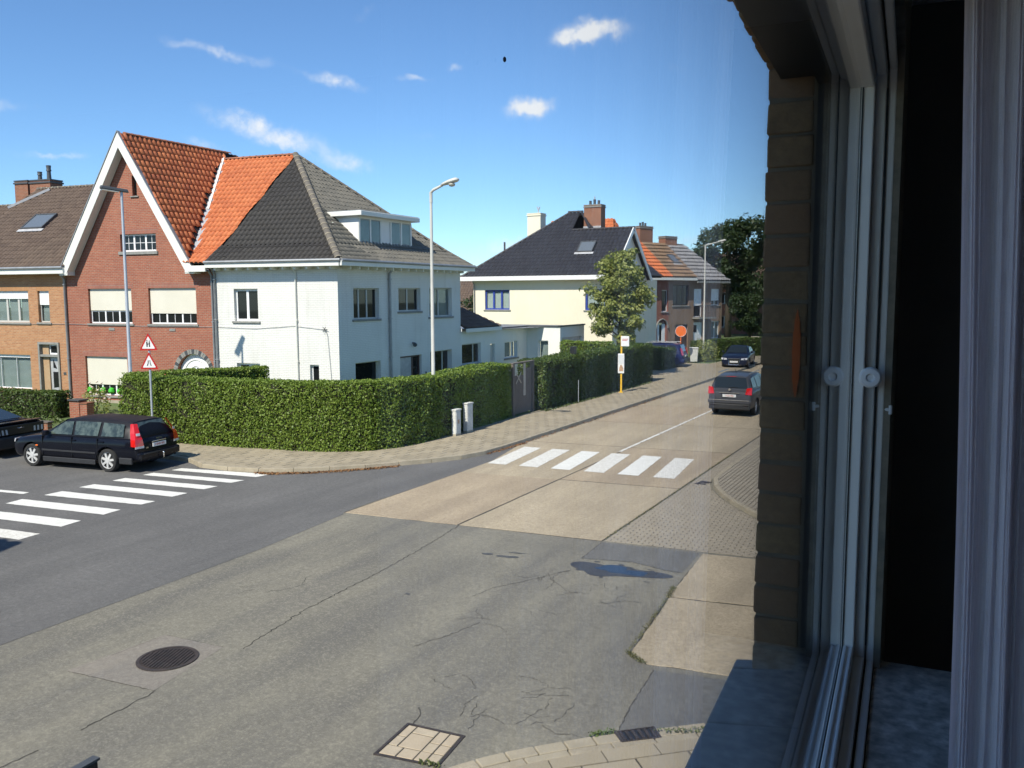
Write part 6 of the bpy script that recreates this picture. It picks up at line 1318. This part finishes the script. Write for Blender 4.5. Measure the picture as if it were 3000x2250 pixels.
for s_ in (1, -1):
    P = [(-2.375, .60, .78), (-2.36, .86, .77), (-2.25, .79, 1.1), (-2.08, .66, 1.36), (-2.1, .56, 1.37), (-2.3, .6, 1.05)]
    g = MB(); ring = [[(-2.385, .60, .76), (-2.33, .865, .75), (-2.2, .895, .77)], [(-2.36, .62, .95), (-2.3, .83, .95), (-2.16, .85, .95)], [(-2.27, .62, 1.12), (-2.22, .755, 1.12), (-2.1, .79, 1.12)], [(-2.15, .56, 1.36), (-2.1, .655, 1.37), (-2.02, .675, 1.36)]]
    for i in range(3):
        for k in range(2):
            q = [ring[i][k], ring[i][k+1], ring[i+1][k+1], ring[i+1][k]]; g.poly([(x, s_*y, z) for x, y, z in (q if s_ < 0 else q[::-1])])
    tl = g.build('tail_light', 'tail_red', v)
    q = [(-2.392, .6, .765), (-2.335, .87, .755), (-2.333, .872, .7), (-2.39, .6, .7)]; part(tl, 'reversing_light', 'tail_white', [(x, s_*y, z) for x, y, z in q], (.01, 0, 0))
    q = [(-2.31, .66, 1.05), (-2.28, .77, 1.05), (-2.27, .76, 1.12), (-2.3, .65, 1.12)]; part(tl, 'indicator', 'tail_white', [(x-.012, s_*y, z) for x, y, z in q], (.01, 0, 0))
    bxp(v, 'side_moulding', 'car_trim', -.95, 1.0, *sorted((s_*.895, s_*.918)), .5, .55, bev=.006); bxp(v, 'sill_cladding', 'car_trim', -.92, 1.0, *sorted((s_*.86, s_*.902)), .19, .33, bev=.015)
    bxp(v, 'rear_cladding', 'car_trim', -2.2, -1.76, *sorted((s_*.84, s_*.9)), .26, .44, bev=.02)
    for x in (-.25, -1.25): bxp(v, 'door_handle', 'car_black', x, x+.2, *sorted((s_*.88, s_*.925)), .84, .87, bev=.01)
    for x in (.98, -.1, -1.02): bxp(v, 'door_gap', 'black', x-.004, x+.004, *sorted((s_*.80, s_*.9095)), .36, .93)
    bevel(MB().box(.72, .88, *sorted((s_*.85, s_*1.0)), .97, 1.1).build('wing_mirror', 'car_black', v), .03, 2)
    bxp(v, 'side_indicator', 'sign_orange', 1.15, 1.24, *sorted((s_*.885, s_*.915)), .62, .66, bev=.01)
    part(v, 'headlight', 'tail_white', [(2.2, s_*.5, .68), (2.1, s_*.82, .68), (2.05, s_*.83, .78), (2.2, s_*.55, .78)], (.05, 0, 0), .01)
pl_ = bxp(v, 'number_plate', 'plate', -2.4, -2.375, -.26, .26, .68, .79, bev=.004)
def textobj(parent, body, size, loc, rot, mat_, name='lettering'):
    cu = bpy.data.curves.new(name, 'FONT'); cu.body = body; cu.size = size; cu.align_x = 'CENTER'; cu.align_y = 'CENTER'; cu.extrude = .0015
    o = bpy.data.objects.new(name, cu); COL.objects.link(o); bpy.context.view_layer.update(); me = bpy.data.meshes.new_from_object(o.evaluated_get(bpy.context.evaluated_depsgraph_get())); bpy.data.objects.remove(o)
    me.materials.clear(); me.materials.append(M[mat_]); o = place(me, name, parent); o.rotation_euler = rot; o.location = loc; return o
textobj(pl_, '1·SND·582', .085, (-2.404, 0, .735), (R(90), 0, R(-90)), 'sign_red')
bxp(v, 'plate_lamp_bar', 'chrome', -2.39, -2.36, -.28, .28, .82, .845, bev=.006); bxp(v, 'rear_bumper', 'car_black', -2.43, -2.2, -.8, .8, .36, .58, bev=.05); bxp(v, 'bumper_strip', 'car_trim', -2.445, -2.4, -.66, .66, .52, .55, bev=.006)
g = MB(); g.tube([(-2.3, 0, .34), (-2.48, 0, .33), (-2.52, 0, .36), (-2.52, 0, .46)], .018, 8); g.lathe([(.02, .45), (.03, .47), (.03, .5), (.015, .52)], 10, (-2.52, 0, 0)); g.build('tow_bar', 'chrome', v, 40)
textobj(v, 'V O L V O', .05, (-2.388, 0, .905), (R(90), 0, R(-90)), 'chrome'); textobj(v, 'V70', .06, (-2.405, .5, .69), (R(90), 0, R(-90)), 'chrome')
# black coupe in front of it
coupe = dict(paint='car_black', axles=(1.5, -1.22), track=.82, wr=.35, arch=.4,
    body=[(2.36, .6, .3, .62, .01), (2.25, .8, .2, .78, .02), (1.9, .9, .18, .88, .03), (1.0, .95, .18, .96, .04), (0, .95, .18, .96, .02), (-.9, .955, .18, .99, .02), (-1.6, .955, .2, 1.04, .01), (-2.1, .93, .22, 1.05, .0), (-2.32, .9, .26, 1.03, .0), (-2.38, .88, .34, .75, .0)],
    cabin=[(.85, .95, .8, .72, .965), (.4, .96, .83, .68, 1.2), (-.05, .97, .83, .6, 1.37), (-.7, .98, .82, .58, 1.37), (-1.3, 1.0, .78, .6, 1.22), (-1.9, 1.03, .72, .66, 1.06)],
    y_of=lambda z: .84-(z-.97)*.55, side_windows=[[(.5, 1.0), (-.55, 1.01), (-.6, 1.31), (0, 1.31)], [(-.7, 1.02), (-1.2, 1.06), (-.9, 1.24)]],
    windscreen=[(.82, -.66, .985), (.82, .66, .985), (0, .5, 1.36), (0, -.5, 1.36)], rear_window=[(-1.8, -.56, 1.09), (-1.8, .56, 1.09), (-.85, .5, 1.355), (-.85, -.5, 1.355)], spokes=10, twin=False)
m_, mb_, mc_ = car('coupe_car', 'black sports coupe with triple-bar tail lights at the left edge', (-28.25, 15.75, 0), R(187), coupe, 'cars parked in the side street')
bxp(m_, 'rear_panel', 'black', -2.42, -2.36, -.84, .84, .7, .98, bev=.02)
for s_ in (1, -1):
    for k in range(3): part(m_, 'tail_light', 'tail_white' if s_ > 0 else 'rim', [(-2.44, s_*(.45+k*.13), .72), (-2.44, s_*(.51+k*.13), .72), (-2.41, s_*(.53+k*.13), .95), (-2.41, s_*(.47+k*.13), .95)], (.02, 0, 0))
bxp(m_, 'rear_bumper', 'car_trim', -2.45, -2.2, -.9, .9, .28, .66, bev=.06); pl_ = bxp(m_, 'number_plate', 'plate', -2.475, -2.45, -.26, .26, .48, .6, bev=.004)
bxp(m_, 'boot_spoiler', 'car_black', -2.4, -2.2, -.8, .8, 1.04, 1.075, bev=.015); g = MB(); g.tube([(-2.43, -.1, .86), (-2.43, -.03, .89), (-2.43, .05, .87), (-2.43, .12, .88)], .012, 6); g.build('badge', 'chrome', m_)
# grey people carrier driving away
mpv = dict(paint='car_grey', axles=(1.36, -1.36), track=.78, wr=.33, arch=.39,
    body=[(2.2, .6, .3, .66, .01), (2.1, .78, .2, .82, .03), (1.7, .88, .2, .98, .04), (1.0, .92, .2, 1.05, .02), (0, .925, .2, 1.06, .02), (-1, .925, .2, 1.07, .02), (-1.7, .915, .22, 1.08, .02), (-2.1, .88, .26, 1.06, .0), (-2.24, .85, .3, 1.0, .0), (-2.28, .8, .36, .7, .0)],
    cabin=[(1.45, 1.0, .76, .66, 1.03), (.9, 1.03, .84, .68, 1.38), (.35, 1.05, .85, .66, 1.6), (-.4, 1.06, .85, .66, 1.68), (-1.2, 1.07, .845, .65, 1.67), (-1.85, 1.07, .83, .64, 1.6), (-2.0, 1.06, .82, .66, 1.45), (-2.14, 1.05, .8, .74, 1.2), (-2.19, 1.02, .78, .74, 1.06)],
    y_of=lambda z: .868-(z-1.05)*.36, side_windows=[[(.95, 1.1), (-.1, 1.12), (-.1, 1.56), (.45, 1.54)], [(-.2, 1.12), (-1.05, 1.13), (-1.05, 1.56), (-.2, 1.57)], [(-1.15, 1.14), (-1.85, 1.16), (-1.75, 1.5), (-1.15, 1.56)]],
    windscreen=[(1.4, -.64, 1.06), (1.4, .64, 1.06), (.42, .56, 1.58), (.42, -.56, 1.58)], rear_window=[(-2.16, -.7, 1.13), (-2.16, .7, 1.13), (-1.98, .58, 1.55), (-1.98, -.58, 1.55)], spokes=5)
m_, mb_, mc_ = car('people_carrier', 'dark grey people carrier driving away up the main road', (-8.45, 36.7, .01), R(90), mpv, 'cars on the main road')
for s_ in (1, -1):
    part(m_, 'tail_light', 'tail_red', [(-2.25, s_*.62, .9), (-2.2, s_*.88, .88), (-2.14, s_*.88, 1.18), (-2.2, s_*.68, 1.16)], (-.03, 0, 0), .01); bxp(m_, 'reflector', 'tail_red', -2.34, -2.3, *sorted((s_*.55, s_*.78)), .44, .48)
    bevel(MB().box(.85, 1.0, *sorted((s_*.9, s_*1.06)), 1.08, 1.22).build('wing_mirror', 'car_grey', m_), .03, 2); bxp(m_, 'roof_rail', 'chrome', -1.6, .2, *sorted((s_*.62, s_*.65)), 1.69, 1.72, bev=.008)
bxp(m_, 'rear_bumper', 'car_grey', -2.36, -2.1, -.86, .86, .52, .68, bev=.04); bxp(m_, 'bumper_trim', 'car_trim', -2.34, -2.1, -.82, .82, .28, .52, bev=.04); bxp(m_, 'bumper_strip', 'chrome', -2.375, -2.35, -.8, .8, .655, .68, bev=.004)
pl_ = bxp(m_, 'number_plate', 'plate', -2.305, -2.27, -.27, .27, .78, .89, bev=.004); textobj(pl_, '1·DJK·406', .085, (-2.309, 0, .835), (R(90), 0, R(-90)), 'sign_red'); bxp(m_, 'tailgate_strip', 'chrome', -2.29, -2.26, -.4, .4, .94, .96); g = MB(); g.lathe([(.05, -2.28), (.05, -2.25)], 12, (0, 0, 1.08), 'x'); g.build('badge', 'chrome', m_); bxp(m_, 'brake_light', 'tail_red', -1.99, -1.93, -.2, .2, 1.585, 1.6); bxp(m_, 'rear_wiper', 'black', -2.19, -2.165, -.3, .05, 1.16, 1.18)
g = MB(); g.tube([(-1.2, 0, 1.68), (-1.4, 0, 1.84)], .012, 6); g.build('aerial', 'black', m_)
# navy saloon facing us
saloon = dict(paint='car_navy', axles=(1.4, -1.35), track=.77, wr=.325, arch=.385,
    body=[(2.34, .62, .26, .62, .02), (2.26, .78, .2, .74, .03), (2.0, .87, .19, .84, .04), (1.3, .905, .19, .94, .04), (.6, .91, .19, .97, .02), (-.6, .91, .19, .98, .02), (-1.5, .905, .2, 1.0, .02), (-2.1, .87, .24, 1.0, .01), (-2.33, .82, .3, .92, .0)],
    cabin=[(1.0, .95, .76, .7, .97), (.55, .96, .8, .67, 1.2), (.1, .97, .81, .62, 1.4), (-.6, .98, .81, .61, 1.43), (-1.1, .99, .8, .6, 1.36), (-1.6, 1.0, .77, .64, 1.15), (-1.85, 1.0, .74, .68, 1.03)],
    y_of=lambda z: .825-(z-.97)*.45, side_windows=[[(.65, 1.02), (-.2, 1.03), (-.2, 1.36), (.15, 1.34)], [(-.3, 1.03), (-1.15, 1.05), (-1.0, 1.3), (-.3, 1.37)]],
    windscreen=[(.96, -.66, 1.0), (.96, .66, 1.0), (.16, .54, 1.385), (.16, -.54, 1.385)], rear_window=[(-1.75, -.6, 1.08), (-1.75, .6, 1.08), (-1.12, .52, 1.34), (-1.12, -.52, 1.34)], spokes=5)
m_, mb_, mc_ = car('saloon_car', 'navy blue saloon car facing the camera up the street', (-13.85, 58.75, .02), R(-84), saloon, 'cars on the main road')
g = MB(); g.extr([(2.36, -.3, .3), (2.36, .3, .3), (2.33, .36, .7), (2.33, -.36, .7)], (.02, 0, 0)); gr_ = g.build('grille', 'black', m_)
g = MB(); q = [(2.385, -.32, .29), (2.385, .32, .29), (2.36, .38, .71), (2.36, -.38, .71), (2.385, -.32, .29)]; g.tube(q, .022, 6); g.build('grille_surround', 'chrome', gr_)
for s_ in (1, -1): part(m_, 'headlight', 'tail_white', [(2.36, s_*.46, .6), (2.2, s_*.84, .62), (2.14, s_*.84, .74), (2.32, s_*.46, .71)], (.02, 0, .01), .01); bevel(MB().box(.6, .75, *sorted((s_*.86, s_*1.02)), .98, 1.1).build('wing_mirror', 'car_navy', m_), .03, 2)
bxp(m_, 'number_plate', 'plate', 2.385, 2.4, -.26, .26, .44, .55); bxp(m_, 'bumper_strip', 'chrome', 2.35, 2.375, -.5, .5, .285, .3)
# blue car in the driveway
hatch = dict(mpv); hatch['paint'] = 'car_blue'
m_, mb_, mc_ = car('parked_car', 'bright blue car parked in a driveway behind the bush', (-19.0, 55.9, .02), R(185), hatch, 'cars on the main road')
for s_ in (1, -1):
    part(m_, 'tail_light', 'tail_red', [(-2.25, s_*.62, .9), (-2.2, s_*.9, .88), (-2.05, s_*.84, 1.35), (-2.12, s_*.66, 1.35)], (-.03, 0, 0), .01); bxp(m_, 'roof_rail', 'chrome', -1.8, .3, *sorted((s_*.62, s_*.66)), 1.69, 1.73, bev=.008)
bxp(m_, 'rear_bumper', 'car_blue', -2.36, -2.1, -.86, .86, .4, .66, bev=.04); bxp(m_, 'number_plate', 'plate', -2.305, -2.27, -.27, .27, .78, .89)

# ------------------------------------------------------------------ the house the picture is taken from
own = thing('own_house', 'ochre brick house whose window jamb frames the right of the view', 'house', (0, 0, 0), R(3.3))
GX, YJ = -.112, 2.1          # glass plane and far jamb in the house frame (x inward, y along the facade)
XO, XI = -.318, -.214        # outer and inner edge of the brick reveal
SZ, LZ = 3.985, 5.42         # outer sill top, lintel underside
YN = -3.2                    # near jamb
g = MB()
for x0, x1, y0, y1, z0, z1 in ((XO+.005, -.03, YJ+.004, 3.2, -.1, 6.1), (XO+.005, -.03, -7, YN, -.1, 6.1), (XO+.005, -.03, YN, YJ+.004, -.1, SZ-.12), (XO+.005, -.03, YN, YJ+.004, LZ+.01, 6.1)): g.box(x0, x1, y0, y1, z0, z1)
g.build('wall', 'own_mortar', own)
g = MB(); g.box(-.03, 8, 3.0, 3.2, -.1, 6.1); g.box(-.03, 8, -7, -6.8, -.1, 6.1); g.box(7.8, 8, -6.8, 3.0, -.1, 6.1); g.build('outer_wall', 'own_brick', own)
g = MB(); g.extr([(-.98, -7.3, 6.12), (8.8, -7.3, 6.12), (8.8, -7.3, 6.35), (4, -7.3, 10.5), (-.98, -7.3, 6.35)][::-1], (0, 10.8, 0)); g.build('roof', 'tile_brown', own)
# jamb, lintel and facade bricks, each laid by hand
ch_ = .0765; rb = random.Random(8)
def brick(x0, x1, y0, y1, z0, z1, nm='brick'):
    j_ = lambda a=.0015: rb.uniform(-a, a)
    b = MB(); b.hexa([(x0+j_(), y0+j_(), z0+j_()), (x1+j_(), y0+j_(), z0+j_()), (x1, y1, z0), (x0+j_(), y1, z0), (x0+j_(), y0+j_(), z1+j_()), (x1+j_(), y0+j_(), z1+j_()), (x1, y1, z1), (x0+j_(), y1, z1)]); o = b.build(nm, 'own_brick', own); bevel(o, .005, 2); return o
k = 0; z = SZ-.02
while z < LZ-.03:
    dx = rb.uniform(-.002, .002); brick(XO+dx, XI, YJ+rb.uniform(-.003, .003), YJ+(.2 if k % 2 else .09), z+.0035, min(z+ch_-.0035, LZ+.0))
    if k % 2 == 0: brick(XO+dx*.5, XI, YJ+.1, YJ+.2, z+.0035, z+ch_-.0035)
    brick(XO+rb.uniform(-.003, .003), XO+.1, YJ+.212, YJ+.415, z+.006, z+ch_-.006)
    z += ch_; k += 1
y = YN
while y < YJ+.2: brick(XO+rb.uniform(-.005, .004), XI, y+.006, y+.07, LZ+rb.uniform(-.004, .004), LZ+.2, 'lintel_brick'); y += ch_
MB().box(XO+.03, -.2, YN, YJ-.002, LZ-.03, LZ-.006).build('lintel_board', 'outer_frame', own)
# stone sill in slabs
y = YN-.1
for k in range(24):
    y1 = min(y+.3, YJ+.06)
    if y1-y < .05: break
    o = MB().hexa([(XO-.05, y+.002, SZ-.11), (-.14, y+.002, SZ-.11), (-.14, y1-.002, SZ-.11), (XO-.05, y1-.002, SZ-.11), (XO-.05, y+.002, SZ-.012), (-.14, y+.002, SZ+.02), (-.14, y1-.002, SZ+.02), (XO-.05, y1-.002, SZ-.012)]).build('sill_slab', 'blue_stone', own); bevel(o, .006, 2); y = y1
# window
ZB, ZT = 4.085, 5.347
g = MB()
prof = [(-.122, -.086, 0.0), (-.086, -.064, .028), (-.06, -.044, .042)]   # x0, x1, set back from the inner face
for x0, x1, b_ in prof:
    g.box(x0, x1, YJ-.04+b_, YJ+.03, ZB-.06, ZT+.06)
win = g.build('window', 'own_frame', own); bevel(win, .003, 2)
g = MB()
for x0, x1, b_ in prof: g.box(x0, x1, YN, YN+.06-b_, ZB-.06, ZT+.06)
g.build('stile', 'own_frame', win)
g = MB()
for x0, x1, b_ in prof: g.box(x0+.0005, x1-.0005, YN, YJ+.03, ZB-.06, ZB-b_+.001); 
g.box(-.108, -.1, YN+.06, YJ-.041, ZB+.001, ZB+.007); g.box(-.094, -.0875, YN+.06, YJ-.041, ZB+.001, ZB+.005); bevel(g.build('bottom_rail', 'own_frame', win), .004, 3)
g = MB()
for x0, x1, b_ in prof: g.box(x0+.0005, x1-.0005, YN, YJ+.03, ZT+b_-.001, ZT+.06)
bevel(g.build('top_rail', 'own_frame', win), .004, 2)
g = MB(); g.box(-.0635, -.0605, YJ-.005, YJ+.03, ZB, ZT); g.build('seal', 'black', win)
g = MB(); g.box(GX+.0005, GX+.0035, YJ-.0425, YJ-.0402, ZB, ZT); g.box(GX+.0005, GX+.0035, YN+.06, YJ-.043, ZB+.0012, ZB+.0035); g.build('gasket', 'black', win)
g = MB(); g.box(-.205, -.123, YJ-.02, YJ+.05, SZ+.025, LZ); g.box(-.205, -.123, YN, YJ-.02, ZT+.02, LZ); g.box(-.205, -.123, YN, YN+.05, SZ+.025, ZT+.02); g.box(-.15, -.123, YN+.05, YJ-.02, SZ+.022, ZB-.01); g.build('outer_frame', 'outer_frame', win)
g = MB(); g.box(GX-.003, GX+.0, YN+.02, YJ-.005, ZB-.02, ZT+.02); g.build('pane', 'pane_own', win)
kn = MB(); kn.lathe([(.006, 0), (.006, -.02), (.022, -.022), (.024, -.028), (.02, -.034), (.009, -.035), (.008, -.031)][::-1], 24, (-.073, YJ-.012, 4.715), 'y'); bevel(kn.build('knob', 'knob', win, 30), .001, 1)
g = MB(); g.tube([(-.044, YJ+.01, 4.64), (-.03, YJ-.0, 4.64)], .004, 8); g.tube([(-.03, YJ, 4.63), (-.03, YJ, 4.65)], .004, 8); g.build('hook', 'knob', win)
M['insect'] = pmat('blue-grey insect', (.1, .12, .17), (.08, .1, .14), .8); sp_ = tag(MB().lathe([(.0002, -.0008), (.0005, -.0004), (.0005, .0003), (.0002, .0007)], 8).build('insect', 'insect', None, True), 'tiny dark insect on the window glass against the sky', 'insect')
_d = (FW*1853+RT*(1090-1106)-UP*(128-829.5)); _n = Vector((-math.cos(R(3.3)), -math.sin(R(3.3)), 0)); sp_.location = EYE+_d*(.1105/_d.dot(_n))
# orange reflection in the pane, painted as a flat strip on the jamb
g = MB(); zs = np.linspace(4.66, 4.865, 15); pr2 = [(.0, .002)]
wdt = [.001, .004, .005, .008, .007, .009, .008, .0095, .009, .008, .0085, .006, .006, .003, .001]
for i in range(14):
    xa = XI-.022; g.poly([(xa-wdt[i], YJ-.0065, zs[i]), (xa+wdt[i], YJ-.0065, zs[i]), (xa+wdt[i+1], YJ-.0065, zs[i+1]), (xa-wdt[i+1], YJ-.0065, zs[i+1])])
g.build('painted_reflection', 'sign_orange', own)
# room behind the window
def room(name, *b, mat_='room'):
    return struct(MB().box(*b).build(name, mat_))
def rbox(name, *b, mat_='room'):
    o = MB().box(*b).build(name, mat_); o.rotation_euler = (0, 0, R(3.3)); o['kind'] = 'structure'; return o
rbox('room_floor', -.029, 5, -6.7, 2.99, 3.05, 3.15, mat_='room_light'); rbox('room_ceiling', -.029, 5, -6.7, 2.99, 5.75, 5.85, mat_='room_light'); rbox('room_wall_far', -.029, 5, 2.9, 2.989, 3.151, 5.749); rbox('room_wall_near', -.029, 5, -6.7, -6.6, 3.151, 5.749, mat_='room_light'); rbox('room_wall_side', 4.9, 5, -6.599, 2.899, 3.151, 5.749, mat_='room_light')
ws = tag(MB().box(-.043, .26, YN, YJ+.06, 3.99, 4.03).build('window_sill', 'marble'), 'grey marbled inner window sill beneath the curtain', 'window sill'); ws.rotation_euler = (0, 0, R(3.3)); bevel(ws, .006, 2)
# curtain
ct = thing('curtain', 'grey-violet pleated curtain hanging at the right edge', 'curtain', (0, 0, 0), R(3.3)); b = MB(); nu, nv_ = 620, 22
for j in range(nv_+1):
    z = 4.04+(5.7-4.04)*j/nv_
    for i in range(nu+1):
        u = i/nu; s_ = u*.62; sag = .006*math.sin(5*u+z*2.1)
        x = .062+s_*.75+.007*math.sin(u*75+.35*math.sin(z*1.3))+.0025*math.sin(u*260+1.2*math.sin(z*1.1))+.0012*math.sin(u*610+.6*z)+.005*math.sin(u*31+z*.7)+(.004*math.sin(z*3.1) if u < .1 else 0); y = 1.46-s_*.5+.016*math.sin(u*75+1.1+.35*math.sin(z*1.3))+.006*math.sin(u*260+.9+1.2*math.sin(z*1.1))+.003*math.sin(u*610+.6*z+1)+.012*math.sin(u*29+1)+sag
        b.v.append((x+.026*(5.3-z)/1.2, y, z))
for j in range(nv_):
    for i in range(nu): p = j*(nu+1)+i; b.f.append((p, p+1, p+nu+2, p+nu+1)); b.mi.append(0); b.uv.append(None)
m, t, bs_ = base('violet curtain'); P = wpos(t); bs_.inputs['Roughness'].default_value = .9
w1 = nd(t, 'ShaderNodeMapping'); t.links.new(P, w1.inputs[0]); w1.inputs['Scale'].default_value = (1, 1, .02)
col = mixc(t, noise(t, w1.outputs[0], 420, 3, .7, .35, .65), (.8, .73, .76), (.62, .56, .6)); col = mixc(t, noise(t, P, 500, 2, .6, .3, .7, 0, .4), col, (.88, .82, .88)); t.links.new(col, bs_.inputs['Base Color']); bs_.inputs['Sheen Weight'].default_value = .3
tr = nd(t, 'ShaderNodeBsdfTranslucent'); t.links.new(col, tr.inputs[0]); mxs = nd(t, 'ShaderNodeMixShader'); mxs.inputs[0].default_value = .3; t.links.new(bs_.outputs[0], mxs.inputs[1]); t.links.new(tr.outputs[0], mxs.inputs[2]); t.links.new(mxs.outputs[0], t.nodes['Material Output'].inputs[0]); M['curtain'] = m
b.build('drape', 'curtain', ct, True)
MB().tube([(.02, 1.5, 5.7), (.6, 1.1, 5.7)], .012, 8).build('rail', 'chrome', ct)
